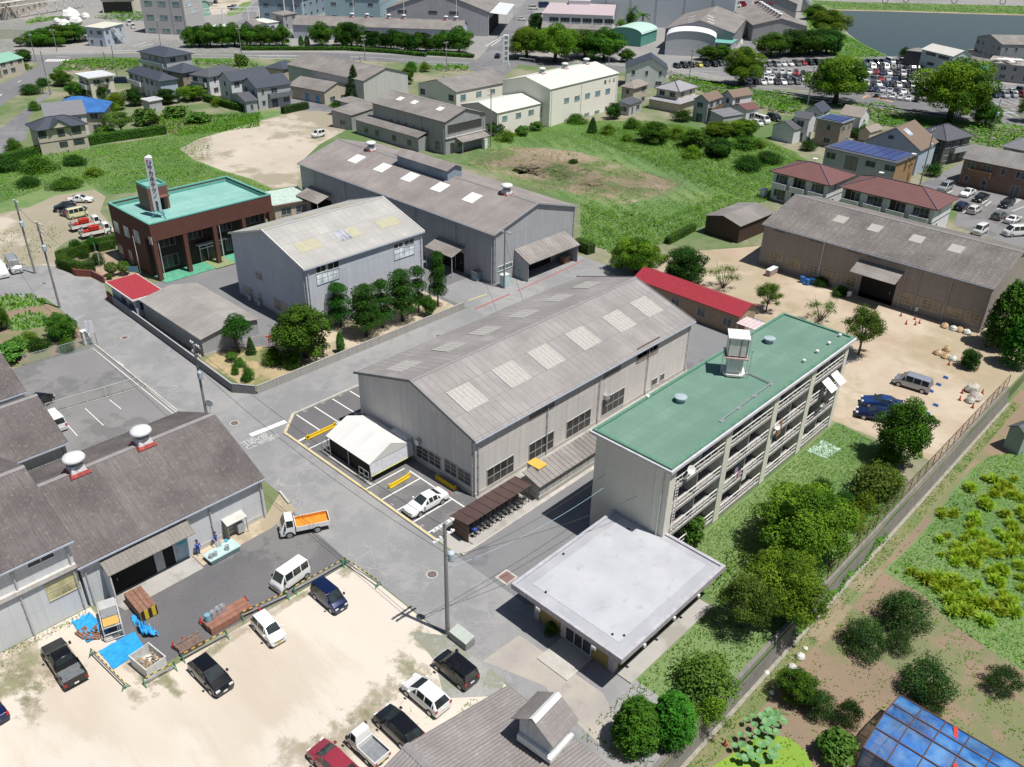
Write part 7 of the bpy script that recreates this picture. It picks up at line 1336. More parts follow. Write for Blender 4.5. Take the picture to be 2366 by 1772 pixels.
for k,reg,x,y,h,r,lab in(('camphor','23',1722,842,5.8,4.2,'yellow-green cherry tree behind the far end of the works hall'),('round','o',1475,605,5.2,3.4,'dark leafy cherry beside the yellow-green one'),('bare','o',1562,622,4.2,2.8,'thin-leaved cherry showing its branches right of the dark one'),('cherry','o',1655,672,4.0,2.1,'small cherry tree between the red roof and the mossy warehouse'),('bare','24',470,1260,3.8,2.6,'almost leafless tree behind the green apartment roof'),('cherry','24',800,1540,6.4,2.9,'leafy cherry at the end of the green apartment roof'),('juniper','24',1990,1480,9.5,3.2,'towering dark juniper at the right edge, left of the clump'),('juniper','24',2200,1440,11,3.4,'towering dark juniper cut by the right edge'),('juniper','24',2120,1640,7,2.6,'shorter dark juniper in front of the clump at the right edge'),('round','24',1730,1655,2.6,1.3,'round dark shrub beside the bagged rubble'),('bush','24',470,950,1.4,1.6,'weedy bush among the scrap by the warehouse wall'),('bush','24',640,1040,1.6,1.4,'yellowish bush by the warehouse doorway')):tree(k,lab,W(reg,x,y),h,r,'tree' if h>3 else 'shrub','tree' if h>3 else 'shrub',seed=1)
hedge('clipped hedge along the edge of the overgrown lot by the dirt yard',[W('23',2000,600),W('23',2209,490)],1.1,1.3);hedge('clipped green bush at the back corner of the rear hall',[W('23',1240,640),W('23',1330,680)],1.8,1.8)
SG='shrubs along the back of the overgrown lot'
SH=[(620,1130,4.0,1.6,'conifer','dark upright shrub near the cream factory'),(480,1050,2.6,3.0,'bush','wide heap of creeper against the cream factory fence'),(800,1010,4.0,2.2,'round','dark small tree at the end of the cream factory'),(760,1140,2.8,2.2,'bush','bright bush below the dark small tree'),(950,1090,3.0,2.4,'bush','bush with pale leaves left of the big round shrub'),(910,1200,2.0,1.7,'bush','low dark bush before the pale-leaved one'),(1140,1210,5.0,4.0,'round','big round dark shrub tree in the middle of the back edge'),(1340,1180,3.4,3.0,'bush','reddish-topped bush right of the big round one'),(1480,1250,4.2,3.6,'round','broad olive bush in front of the caged balcony house'),(1470,1340,3.0,3.0,'bush','dark bush low in front of the broad olive bush'),(1680,1160,3.6,4.0,'camphor','spreading flat-topped shrub behind the dark bushes'),(1890,1150,4.0,4.4,'camphor','spreading shrub before the parked white van'),(1690,1330,4.0,3.4,'round','dark round bush in the middle of the thicket'),(1900,1260,3.4,3.6,'bush','olive bush in front of the white gabled house'),(1940,1440,3.2,3.4,'bush','dark bush close to the maroon-roofed flats'),(2110,1390,3.0,3.0,'bush','bush beside the left maroon-roofed flats'),(1380,1030,3.4,2.6,'bush','bush at the corner of the tiled-roof house'),(140,1110,2.4,1.8,'fig','leafy vine clump on the cream factory wall'),(20,1150,2.4,1.8,'fig','leafy vine clump at the left end of the cream factory'),(460,1385,.9,1.3,'bush','lone green tuft on the dry patch'),(2030,1260,2.4,2.2,'bush','low bush by the rubble heap')]
for x,y,h,r,k,lab in SH:tree(k,lab,W('13',x,y),h,r,'shrub','shrub',SG)
for reg,x,y,h,r,k,lab in(('12',2010,1150,3.4,2.2,'round','leafy bush at the right end of the ironworks'),('12',2100,1200,3.0,2.6,'bush','lower bush at the right end of the ironworks'),('12',810,845,9.6,2.7,'conifer','tall dark conifer by the old grey warehouse'),('12',1258,715,5,2.4,'round','round tree beside the white guard rail behind the old warehouse'),('12',655,970,3.6,1.8,'pinehead','clipped pine at the corner of the tin shed'),('12',730,905,2.0,1.6,'ball','clipped yellow-green shrub before the tin shed'),('12',205,880,4.2,.9,'juniper','slim clipped conifer at the house with washing'),('12',1285,610,3.5,2.4,'bush','leafy bush on the road bank, left'),('12',1405,610,3.5,2.4,'bush','leafy bush on the road bank, right')):tree(k,lab,W(reg,x,y),h,r,'tree' if h>3.3 else 'shrub','tree' if h>3.3 else 'shrub')
hedge('clipped dark hedge below the house with washing',[W('12',210,965),W('12',395,925)],1.6,1.8,dens=60,size=.2,mat=L_DKG);hedge('long clipped hedge along the meadow below the beige house',[W('11',0,1400),W('11',420,1300),W('11',850,1215),W('11',1390,1140)],2.0,2.0,dens=45,size=.24);hedge('dark hedge on the slope below the white gabled house',[W('11',1760,860),W('11',2000,930),W('11',2120,950)],1.8,1.8,dens=45,size=.24)
for x,y,h,r,k,lab in((530,730,4.5,3.0,'round','tree left of the white flat-roofed house'),(655,830,4.4,2.6,'round','tree in front of the white flat-roofed house'),(865,830,4.8,2.2,'round','tree at the corner of the white flat-roofed house'),(1000,930,4.4,2.6,'camphor','dark tree right of the blue tarpaulin roof'),(1150,900,4.6,2.4,'round','dark tree before the grey flats'),(900,980,4.2,3.4,'camphor','spreading tree beside the blue tarpaulin roof'),(1040,1140,5.0,4.0,'cherry','olive spreading tree behind the clipped hedge'),(1240,1060,4.2,3.0,'fig','light green fig tree beside the vegetable plot'),(1330,1080,3.6,1.2,'round','dark slim tree at the corner of the vegetable plot'),(1500,990,2.8,3.4,'fig','leafy row of crops above the vegetable plot'),(1690,1040,2.6,3.0,'fig','leafy crop clump right of the vegetable plot'),(1430,880,3.8,3.0,'round','round dark tree right of the small carport'),(1640,850,4.0,4.0,'camphor','olive tree between the grey flats and the meadow'),(1860,900,2.4,2.6,'bush','bush on the slope below the dark hedge'),(2130,940,2.8,2.2,'bush','bush beside the small grey garage'),(270,800,3.0,3.0,'bush','bushes on the bank of the side road'),(370,730,2.4,2.2,'bush','small bushes on the bank near the pole'),(120,1280,3.0,2.0,'bush','bush left of the beige house'),(890,1150,2.0,2.2,'fig','leafy bush inside the clipped hedge'),(300,940,2.6,1.8,'bush','reddish bush behind the beige house'),(210,520,3.6,2.8,'round','tree at the left road junction'),(220,590,2.4,2.0,'bush','bush below the junction tree'),(2060,560,4.0,2.4,'fig','bright bush on the main road bank'),(330,1460,3.0,4.0,'bush','big grey-green bush in the meadow below the hedge'),(80,1450,2.6,3.0,'bush','dark bush at the left edge of the meadow'),(640,1400,2.2,2.6,'bush','dark bush in the meadow middle'),(790,1500,2.0,2.4,'bush','bush in the meadow above the gravel lot'),(560,1590,2.0,3.4,'bush','low bush mass at the lower meadow'),(250,1580,2.0,2.6,'bush','low bush at the lower left meadow'),(640,1560,1.4,1.6,'bush','yellowish bush at the lower meadow')):tree(k,lab,W('11',x,y),h,r,'tree' if h>3 else 'shrub','tree' if h>3 else 'shrub','garden trees among the houses')
RG='trees lining the main road';tr=[('T2',x,y,r)for x,y,r in((235,600,3.0),(335,595,3.0),(480,600,3.6),(630,600,3.4),(790,590,3.6),(950,600,3.4),(1120,590,3.2),(1230,590,3.0),(1400,590,3.2),(1640,595,1.2),(1715,595,1.2),(1900,590,3.8),(2165,590,3.6))]+[('T3',x,y,r)for x,y,r in((70,600,3.8),(190,600,2.2),(310,610,2.0),(375,615,2.4),(500,615,2.0),(610,630,2.8),(745,650,2.8),(840,665,2.4),(920,655,2.8),(1020,655,2.4),(1150,660,2.4),(1250,665,3.2),(1440,680,4.2))]
for i,(reg,x,y,r)in enumerate(tr):tree('round' if r>1.5 else 'juniper','tree lining the main road before the long shed, %s from the left'%ORD[i],W(reg,x,y),r*1.9+1.4,r*1.15,'roadside_tree','tree',RG)
hedge('low trimmed hedge along the main road beneath the trees',[W('T2',890,640),W('T2',1500,640),W('T2',2209,640),W('T3',600,680),W('T3',1000,720)],2.0,1.2,dens=14,size=.45);hedge('low trimmed hedge by the works gate',[W('T3',1060,700),W('T3',1600,735)],2.6,1.2,dens=14,size=.45)
for reg,x,y,h,r,k,lab in(('T4',90,740,10,7,'camphor','camphor tree at the works gate, left of the great domed one'),('T4',460,790,12.5,8.6,'camphor','great domed olive camphor tree by the main road'),('T4',830,740,9.5,6.4,'round','dark tree between the domed camphor and the mint arched store'),('T4',1080,770,11,7.2,'round','dark spreading tree before the mint arched store'),('T4',1370,790,4.5,3.0,'round','small round tree by the road rail'),('T4',205,400,7,3.4,'round','tree at the left end of the pink-roofed building'),('T4',110,450,4,4,'bush','bushes at the corner of the pink-roofed building'),('T4',1425,330,6,2.2,'round','dark rounded tree below the palms'),('T4',1290,350,4,2.6,'bush','round bush right of the pink-roofed building'),('T4',1450,330,9,3.2,'palm','taller palm before the huge pale block'),('T4',1565,380,7.5,3.4,'palm','shorter palm before the huge pale block'),('D1',1400,715,11.5,6.6,'camphor','camphor tree between the road and the white arched store'),('D2',945,1020,13,9.0,'camphor','big fork-trunked camphor before the car park'),('D3',930,1330,16.5,10.6,'camphor','largest camphor tree, hiding part of the car park'),('D3',1530,1400,6,4.0,'round','tree touching the right side of the largest camphor'),('D3',2230,1330,6,3.4,'cherry','pale tree at the right edge by the road'),('T5',1000,720,8.5,6.4,'round','dark tree at the near end of the ventilated long shed'),('T5',1250,710,8.8,6.6,'round','dark tree second along the rear of the car park'),('T5',1480,700,8.5,6.4,'round','dark tree third along the rear of the car park'),('T5',1700,690,8.5,6.8,'round','dark tree nearest the reedy bank'),('T5',1560,250,7,5.5,'round','dark bush tree at the pond corner'),('T5',1720,450,10,8.5,'camphor','large leafy tree on the pond bank'),('T5',1650,500,5,4,'cherry','yellow-green tree in front of the large pond bank tree'),('D1',860,285,5,4.2,'round','dark round bush behind the short row of cars'),('D1',1080,270,5,4.0,'round','dark round bush beside the car park camphor'),('T1',560,570,5.5,6.0,'round','dark tree left of the site office'),('T1',760,550,6.5,6.0,'round','dark tree in the clump left of the site office'),('T1',960,530,6.5,5.5,'round','dark tree touching the site office'),('14',780,1130,4.0,2.2,'fig','bright shrub behind the taupe solar house'),('14',790,1170,2.6,2.2,'bush','low bush behind the taupe solar house'),('14',370,1280,2.6,2.0,'bush','dark bush by the gate of the taupe house'),('14',2120,1620,5.5,3.0,'round','leafy tree before the brown house at the right edge'),('D5',640,930,3.2,1.9,'bush','garden bush beside the lane to the charcoal house'),('D3',170,240,4,2.2,'bush','bush at the pond end of the car park')):tree(k,lab,W(reg,x,y),h,r,'tree' if h>4 else 'shrub','tree' if h>4 else 'shrub','trees beyond the houses')
for i,x in enumerate((265,400,500,600,690,790)):tree('ball','clipped rounded shrub behind the road fence, %s from the left'%ORD[i],W('T1',x,595),3.2,2.0,'shrub','shrub','clipped shrubs behind the road fence')
for x,y,h,r,k,lab in((530,1400,3.6,2.2,'round','dark leafy tree in the allotment beside the white cabinet'),(80,1590,2.4,2.0,'fig','broad-leaved bush at the lower corner of the allotment'),(20,1330,3.4,1.3,'round','dark tree cut by the left edge at the allotment'),(250,1430,1.6,1.3,'bush','small bush among the allotment beds'),(340,1500,1.8,1.4,'bush','bush at the net fence of the allotment'),(560,1510,1.8,1.3,'bush','shrub by the net fence under the dark leafy tree'),(150,1500,1.6,1.4,'fig','leafy crop clump in the allotment')):tree(k,lab,W('21',x,y),h,r,'tree' if h>3 else 'shrub','tree' if h>3 else 'shrub')
OG='orchard trees in the lower field'
for x,y,h,r,k,lab in((1100,480,3.6,2.5,'citrus','largest dark orchard tree near the top of the bare plot'),(800,690,3.0,2.1,'citrus','dark orchard tree left of the largest one'),(1060,700,2.2,1.4,'citrus','low orchard tree joining the two dark clumps'),(1280,1040,3.2,2.5,'citrus','wide dark orchard tree in the middle of the bare plot'),(1330,1150,2.2,1.4,'citrus','lower orchard tree right behind the blue greenhouse'),(1920,1020,2.6,1.7,'citrus','dark orchard tree alone at the right side'),(240,1110,3.2,1.6,'round','glossy green tree by the white rubble edge'),(430,1220,2.6,1.4,'citrus','dark small tree between the glossy one and the greenhouse'),(660,1300,2.8,1.3,'citrus','dark small tree left of the blue greenhouse'),(560,1580,2.6,1.5,'fig','fig with broad hand-shaped leaves by the greenhouse corner')):tree(k,lab,W('44',x,y,-2),h,r,'orchard_tree','tree',OG,z=-2)
def swordleaf(seed):
 k=('sword',seed)
 if k in PROTO:return PROTO[k]
 n=150;a=rng.uniform(0,6.28,n);L=rng.uniform(.6,1.1,n);el=rng.uniform(.5,1.4,n);d=np.stack([np.cos(a)*np.cos(el),np.sin(a)*np.cos(el),np.sin(el)],1);b0=np.stack([np.cos(a)*.15*rng.random(n),np.sin(a)*.15*rng.random(n),np.zeros(n)],1);s=np.stack([-np.sin(a),np.cos(a),np.zeros(n)],1)*.035
 m_=b0+d*L[:,None]*.6;tp=b0+d*L[:,None];tp[:,2]-=.18;V=np.stack([b0-s,b0+s,m_+s*1.3,m_-s*1.3],1).reshape(-1,3);V2=np.stack([m_-s*1.3,m_+s*1.3,tp+s*.1,tp-s*.1],1).reshape(-1,3);t=np.clip(.55+rng.normal(size=n)*.25,0,1)
 PROTO[k]=quadmesh('sword_plant',np.concatenate([V,V2]),np.concatenate([np.repeat(t,4)]*2),L_YEL);return PROTO[k]
cp=[W('34',*q,-2)for q in((1870,950),(1990,1050),(1750,1040),(2120,960),(1900,1200),(2060,1020),(1590,1260),(1500,1220),(2180,1130),(2040,1260),(2090,1340),(1750,1360),(2190,1240),(1960,1090),(1560,1440),(1700,1470),(1840,1440),(1900,1500),(1640,1540),(1500,1600),(1780,1560),(1980,1400),(2120,1450),(1950,1600))]+[W('44',*q,-2)for q in((1190,90),(1400,230),(1590,230),(1600,380),(1700,30),(1900,60),(1910,160),(2010,310),(1830,90),(1560,170),(2060,30),(1480,200),(1640,420),(1260,110),(1960,340),(2090,220))]
cx_,cy_=np.array([p.x for p in cp]),np.array([p.y for p in cp]);cp+=[Vector((p.x+rnd.uniform(-.8,3),p.y+rnd.uniform(-2,2),-2))for p in cp for _ in range(2)]
for i,p in enumerate(cp):
 o=link('sword_plant',swordleaf(i%4));o.location=(p.x,p.y,-1.98);s=rnd.uniform(.6,1.25);o.scale=(s,s,s);o.rotation_euler=(0,0,rnd.uniform(0,6.28));tag(o,'yellow-green sword-leaved plant clump among the grass of the crop field','crop plant','yellow-green clumps in the crop field')
mb=MB();lp=PX('43',(1740,1560),(1760,1380),(1880,1240),(2010,1190),(2106,1240),(2106,1600),(1950,1640),(1830,1600),z=-1.9);lo_,hi_=Vector((min(p.x for p in lp),min(p.y for p in lp),0)),Vector((max(p.x for p in lp),max(p.y for p in lp),0))
i=0
for reg,x,y in[('43',x,y)for x,y in((1770,1590),(1800,1500),(1850,1420),(1900,1340),(1960,1270),(2020,1230),(2080,1290),(1980,1380),(1910,1450),(1860,1540),(1940,1560),(2020,1480),(2080,1400),(2090,1520),(2030,1600),(1950,1630),(1820,1610),(2000,1320),(1890,1270),(2070,1340),(1960,1500),(1740,1510),(1790,1420),(1840,1300),(1920,1400),(2040,1550),(2060,1250),(1880,1590))]+[('44',x,y)for x,y in((110,1250),(60,1300),(150,1310),(30,1390),(20,1450),(70,1590),(140,1290),(15,1250))]:
 p=W(reg,x,y,-1.6);i+=1;r=rnd.uniform(.24,.42);mb=MB();n=12;tz=Vector((rnd.uniform(-.3,.3),rnd.uniform(-.3,.3),1)).normalized();u=tz.orthogonal().normalized();v=tz.cross(u)
 mb.mesh([Vector((0,0,.5))]+[Vector((0,0,.57))+(u*math.cos(a)+v*math.sin(a))*r*(.94+.1*math.sin(5*a))for a in np.linspace(0,6.28,n+1)[:-1]],[(0,1+j,1+(j+1)%n)for j in range(n)]);mb.tube([(0,0,-.3),(0,0,.5)],.015,5)
 o=mb.build('lotus_leaf',M('lotus_green',(.12,.27,.10),.55,var=.2));o.location=(p.x,p.y,-1.75);tag(o,'round green lotus leaf standing over the bright duckweed','lotus leaf','lotus leaves on the duckweed pond')
big=PX('o',(985,348),(1062,292),(1180,262),(1400,262),(1650,300),(1720,330),(1790,385),(1640,440),(1560,470),(1430,528),(1330,545),(1255,525),(1255,440),(1120,395))
dry=W('o',1180,372)
hol=[(W('o',x,y).x,W('o',x,y).y,r*1.25)for x,y,r in((1060,345,8),(1130,345,10),(1190,355,11),(1250,370,12),(1320,385,11),(1390,400,9),(1200,385,9),(1290,405,8),(1100,365,7))]
mass('grass',[big],20,.24,L_GRASS,.3,upright=False,aspect=.6,nseed=4,holes=hol,bumps=.3,ns=.05);mass('grass',[PX('o',(990,352),(1060,322),(1180,312),(1330,345),(1480,398),(1440,425),(1280,445),(1110,390))],5,.2,L_GRASS,.2,thr=.25,nseed=9);mass('weeds',[PX('o',(1255,440),(1330,455),(1430,470),(1560,420),(1640,440),(1560,470),(1430,528),(1330,545),(1255,525)),PX('o',(1250,290),(1400,262),(1650,300),(1790,385),(1640,440),(1480,390),(1400,350))],13,.3,L_KUDZU,.3,upright=False,bumps=.7,thr=-.25,nseed=21,aspect=.8)
mead=PX('o',(-60,350),(90,335),(350,295),(470,265),(560,240),(570,255),(500,278),(430,300),(388,322),(420,348),(480,372),(540,388),(590,412),(640,405),(600,440),(480,400),(240,420),(160,385),(0,440),(-60,450))
mass('grass',[mead],18,.26,L_GRASS,.32,upright=False,aspect=.6,nseed=14,bumps=.4,ns=.05);mass('weeds',[PX('o',(-60,350),(350,300),(470,300),(420,400),(240,420),(160,385),(0,440))],4,.4,L_KUDZU,.3,upright=False,bumps=.8,thr=.15,nseed=31,aspect=.8)
apt_l=[(-30.4,53),(-19.3,53),(-19.3,79),(-24,87),(-30.4,88)]
mass('grass',[apt_l],40,.17,L_GRASS,.28,upright=False,aspect=.45,nseed=24,thr=-.9,bumps=.15);mass('weeds',[[(-28,54),(-19.2,54),(-19.2,79),(-23,76),(-26,68)]],16,.24,L_KUDZU,.3,upright=False,bumps=.55,thr=-.2,nseed=6,ns=.25,aspect=.8);mass('grass',[[(-24.4,34),(-19.2,34),(-19.2,53),(-24.4,53)]],22,.11,L_GRASS,.3,thr=-.25,nseed=28,ns=.3)
crop=PX('44',(1000,60),(1300,270),(1500,480),(1900,760),(2300,1000),(2700,900),(2700,0),z=-2)+PX('34',(2209,700),(1900,760),(1780,860),(1660,1000),(1460,1300),(1280,1500),z=-2)
mass('grass',[crop],34,.2,L_GRASS,.3,z=-2,nseed=44,bumps=.2,upright=False,aspect=.35);mass('weeds',[crop],8,.22,L_DKG,.3,z=-2,nseed=45,thr=.45,upright=False,aspect=.7)
mass('grass',[[(-16.5,34),(-6,34),(6,60),(-2,78),(-16.5,78)]],26,.17,L_GRASS,.2,upright=False,aspect=.5,z=-2,thr=.3,nseed=51,ns=.25);mass('grass',[[(-18.1,34),(-16.9,34),(-17.0,112),(-18.1,112)]],30,.10,L_GRASS,.22,z=-2,thr=-.4,nseed=52)
mass('creeper',[[(-18.9,55),(-18.0,55),(-18.0,74),(-18.9,74)]],60,.24,L_KUDZU,.3,z=-1.6,bumps=1.2,upright=False,nseed=53,aspect=.8,thr=-.3)
mass('dry_grass',[PX('41',(0,740),(280,600),(740,370),(760,420),(300,660),(0,860))],40,.06,L_DRYW,.18,thr=-.3,nseed=61);mass('grass',[PX('41',(0,735),(280,605),(740,368),(750,400),(300,640),(0,790)),PX('42',(1120,1657),(1720,1100),(1800,1130),(1260,1657))],45,.07,L_GRASS,.22,thr=-.15,nseed=62);mass('dry_grass',[PX('42',(1200,900),(1480,640),(1700,1000),(1300,1400),(1000,1500)),PX('41',(1150,950),(1400,800),(1450,900),(1250,1020)),PX('41',(60,900),(330,700),(420,1000),(200,1200))],14,.06,L_DRYW,.14,thr=.35,nseed=63,ns=.3)
mass('undergrowth',[PX('D1',(200,560),(580,600),(1000,690),(1550,780),(2209,900),(2209,1200),(1750,1130),(1560,980),(900,880),(640,780),(200,640)),PX('D2',(0,890),(480,960),(330,1200),(0,1190)),PX('14',(600,900),(1000,900),(1250,980),(1850,1080),(2300,1110),(2300,1250),(1900,1250),(1660,1150),(1320,1090),(1000,1080),(830,980)),PX('11',(450,590),(560,520),(900,500),(1200,510),(1180,570),(1000,600),(700,600),(470,620))],3.2,.75,L_KUDZU,.6,upright=False,bumps=1.3,nseed=71,ns=.05,aspect=.8)
mass('undergrowth',[PX('14',(330,110),(430,120),(560,210),(700,300),(830,380),(950,440),(1040,478),(700,500),(600,480),(420,300)),PX('11',(1650,500),(1800,520),(2200,545),(2200,600),(1900,570),(1680,560)),PX('12',(1460,590),(1500,545),(1790,560),(1770,610),(1550,610)),PX('T1',(1200,230),(1500,170),(1820,150),(1840,270),(1600,280)),PX('T1',(330,290),(560,230),(800,210),(800,240),(420,300))],2.0,.9,L_KUDZU,.7,upright=False,bumps=1.2,nseed=75,ns=.04,aspect=.7);mass('undergrowth',[PX('14',(400,5),(800,20),(2209,55),(2600,70),(2600,135),(2209,125),(1200,92),(600,80))],1.2,1.0,L_KUDZU,.5,upright=False,bumps=.4,nseed=76,ns=.04)
mass('undergrowth',[PX('11',(1330,1000),(1500,930),(1800,980),(2209,960),(2209,1080),(1900,1120),(1500,1160),(1400,1120)),PX('21',(60,1240),(240,1180),(400,1200),(450,1300),(200,1340),(90,1350)),PX('21',(0,1040),(250,1030),(355,1062),(395,1120),(330,1135),(0,1185))],8,.3,L_GRASS,.45,nseed=77,bumps=.2)
mass('dry_grass',[PX('21',(0,500),(400,440),(600,480),(560,620),(420,700),(300,800),(0,860))],6,.14,L_GRASS,.25,thr=.1,nseed=81,ns=.15)
# walls, fences, poles, yard clutter
def T(o,l,c,g=None):return tag(o,l,c,g)
STONE=panels('stone_wall',(.215,.205,.185),.6,.35,line=.7,var=.3,streak=.5);BLOCK=panels('block_wall',(.40,.385,.36),.4,.2,line=.75,var=.1,streak=.75);BLOCKD=panels('block_wall_dark',(.20,.205,.215),.4,.2,line=.75,var=.1,streak=.4)
t=thing('retaining_wall','long weathered retaining wall between the apartments and the lower field','wall',(-18.6,34,0));mb=MB();mb.mesh([(x,y,z)for y in(-30,77)for x,z in((-.45,-2.1),(-.45,.25),(-.12,.25),(.35,-2.1))],[(1,2,6,5),(2,3,7,6),(0,1,5,4),(0,3,2,1),(4,5,6,7)]);mb.build('wall',STONE,t);MB().box(.3,-30,-2.05,.62,77,-1.86).build('footing',M('footing_pale',(.29,.27,.22),.85,var=.2),t)
def fence(label,pts,h,post,mesh,z=0.0,step=2.0,rail=True,name='fence'):
 o=Vector((pts[0][0],pts[0][1],z));t=thing(name,label,'fence',o)
 for a,b_ in zip(pts,pts[1:]):
  a,b_=Vector((a[0],a[1],z))-o,Vector((b_[0],b_[1],z))-o;L=(b_-a).length;n=max(1,int(L/step))
  for i in range(n+1):p=a.lerp(b_,i/n);MB().tube([p,p+Vector((0,0,h))],.09 if name=='guard_rail' else.035,6).build('post',post,t)
  mb=MB();[mb.bar(a+Vector((0,0,q)),b_+Vector((0,0,q)),.2 if name=='guard_rail' else.045)for q in((h,.08)if rail else(h,))];mb.build('rail',post,t)
  if mesh:MB().poly([a+Vector((0,0,.1)),b_+Vector((0,0,.1)),b_+Vector((0,0,h)),a+Vector((0,0,h))]).build('netting',mesh,t)
 return t
fence('rusty brown net fence on top of the retaining wall',[(-19.0,62),(-19.0,111)],1.7,M('rust_steel',(.13,.07,.045),.8),meshmat('rusty_net',(.09,.06,.045),.2),z=.25)
fence('pale chain-link fence across the left car park',[W('31',1225,160),W('31',410,400)],1.5,M('fence_cream',(.58,.58,.52),.6),meshmat('pale_net',(.5,.5,.48),.2));fence('green net fence along the allotment',[W('21',800,1480),W('21',215,1640)],1.5,M('fence_green_grey',(.35,.42,.40),.6),meshmat('green_net',(.30,.36,.34),.3))
for label,pts,h in(('white pipe guard rail on the main road behind the old warehouse',[('12',0,500),('12',340,500)],.9),('white pipe guard rail on the main road bank, middle length',[('12',770,505),('12',1000,515),('12',1400,550),('12',1780,562)],.9),('white pipe guard rail by the domed camphor',[('13',0,520),('13',130,535)],1.1),('white pipe guard rail by the gabled white house',[('13',430,560),('13',930,595),('13',1290,625),('13',1700,645)],1.1),('white guard rail along the road below the car park',[('D2',0,890),('D2',700,985),('D2',1420,1090),('D2',2209,1220)],.9),('white guard rail on the left of the main road before the hedges',[('T1',360,700),('T1',1190,690)],.8),('white guard rail on the main road right of the crossing',[('T1',1350,680),('T1',1770,675)],.8),('white guard rail on the main road below the flats',[('T2',250,735),('T2',1600,750)],.9),('white barrier at the car park exit',[('D2',1560,915),('D2',2209,1000)],1.2)):fence(label,[W(*p)for p in pts],h,WHITE,None,step=3.0,name='guard_rail').__setitem__('category','guard rail')
def wallrun(label,pts,h,w,m,name='block_wall',cap=None):
 o=Vector((pts[0][0],pts[0][1],0));t=thing(name,label,'wall',o);mb=MB();mc=MB()
 for a,b_ in zip(pts,pts[1:]):a,b_=Vector((a[0],a[1],0))-o,Vector((b_[0],b_[1],0))-o;mb.bar(a+Vector((0,0,h/2)),b_+Vector((0,0,h/2)),w,h);mc.bar(a+Vector((0,0,h+.035)),b_+Vector((0,0,h+.035)),w+.03,.07)
 mb.build('wall',m,t);mc.build('coping',cap or m,t);return t
wallrun('pale weathered block wall along the side road below the pines',[(-83.05,43.6),(-83.05,77.8)],1.05,.15,BLOCK);wallrun('dark block wall along the street from the gatehouse to the corner',[(-119.4,42.55),(-85.5,41.75),(-83.1,43.45)],1.15,.15,BLOCKD,cap=M('coping_grey',(.36,.36,.37),.8))
BRICK=panels('entrance_brick',(.23,.075,.06),.23,.075,line=.8,var=.25,streak=.2,mortar=.012);wallrun('dark red brick wall curving round the headquarters garden',[(-139.2,43.1),(-133.2,43.0),(-131.2,44.6),(-127.6,44.9)],1.0,.25,BRICK,'brick_wall');wallrun('short dark red brick wall at the gatehouse',[(-122.0,42.9),(-119.6,42.6)],1.1,.25,BRICK,'brick_wall')
CPOLE=M('pole_concrete',(.23,.225,.22),.85,var=.15);INS=M('insulator_white',(.72,.72,.72),.3);POLES={}
def height(reg,b_,tp):
 g=W(reg,*b_);d=ray(reg,*tp);o=Vector((0,0,CAMH));h2=Vector((d.x,d.y));s=Vector((g.x,g.y)).dot(h2)/h2.dot(h2);return g,(o+d*s).z
def pole(key,label,reg,b_,tp,arms=2,tr=False,name='utility_pole',rz=None,r=.17,h=None):
 g,hh=height(reg,b_,tp);h=h or hh;t=thing(name,label,'pole',g,rnd.choice((0,.05,PI/2))if rz is None else rz);MB().tube([(0,0,-.1),(0,0,h)],[r,r*.62],10).build('shaft',CPOLE,t)
 for k in range(arms):
  z=h-.35-1.1*k;mb=MB();u_=.15 if key=='near' else.09;mb.bar((-1.1,.16,z),(1.1,.16,z),u_,u_);mb.bar((-.5,.12,z),(0,.12,z-.6),.04);a=mb.build('crossarm',WHITE if key=='near' else M('galvanised'),t);mb=MB();[mb.lathe([(.05,0),(.085,.08),(.05,.14),(.085,.2),(.02,.26)],(x,.14,z+.05),8)for x in(-.8,-.4,.4,.8)];mb.build('insulator',INS,a)
 if tr:mb=MB();mb.lathe([(.26,0),(.3,.1),(.3,.75),(.22,.85),(.05,.9)],(.5,-.1,h-4.0),12);mb.bar((0,0,h-3.6),(.5,-.1,h-3.6),.1);mb.build('transformer',M('transformer_grey',(.40,.46,.52),.5),t)
 POLES[key]=(g,h);return t
pole('near','concrete utility pole in the foreground beside the wire waste cage, white arms at its top','42',(1525,575),(1515,-325),2,True,rz=PI/2,r=.2)
pole('corner','utility pole with round mirror behind the ventilated factory roof','31',(1800,620),(1650,-320),2,True,rz=0,h=12.2);pole('hqa','utility pole standing in gravel, nearest the headquarters hedge','21',(300,855),(150,225),2,True);pole('hqb','utility pole at the street edge across from the brick wall','21',(510,1145),(325,415),2,True);pole('rear','utility pole at the corner of the rear hall beside blue cabinets','23',(607,980),(600,490),1,False,rz=.2)
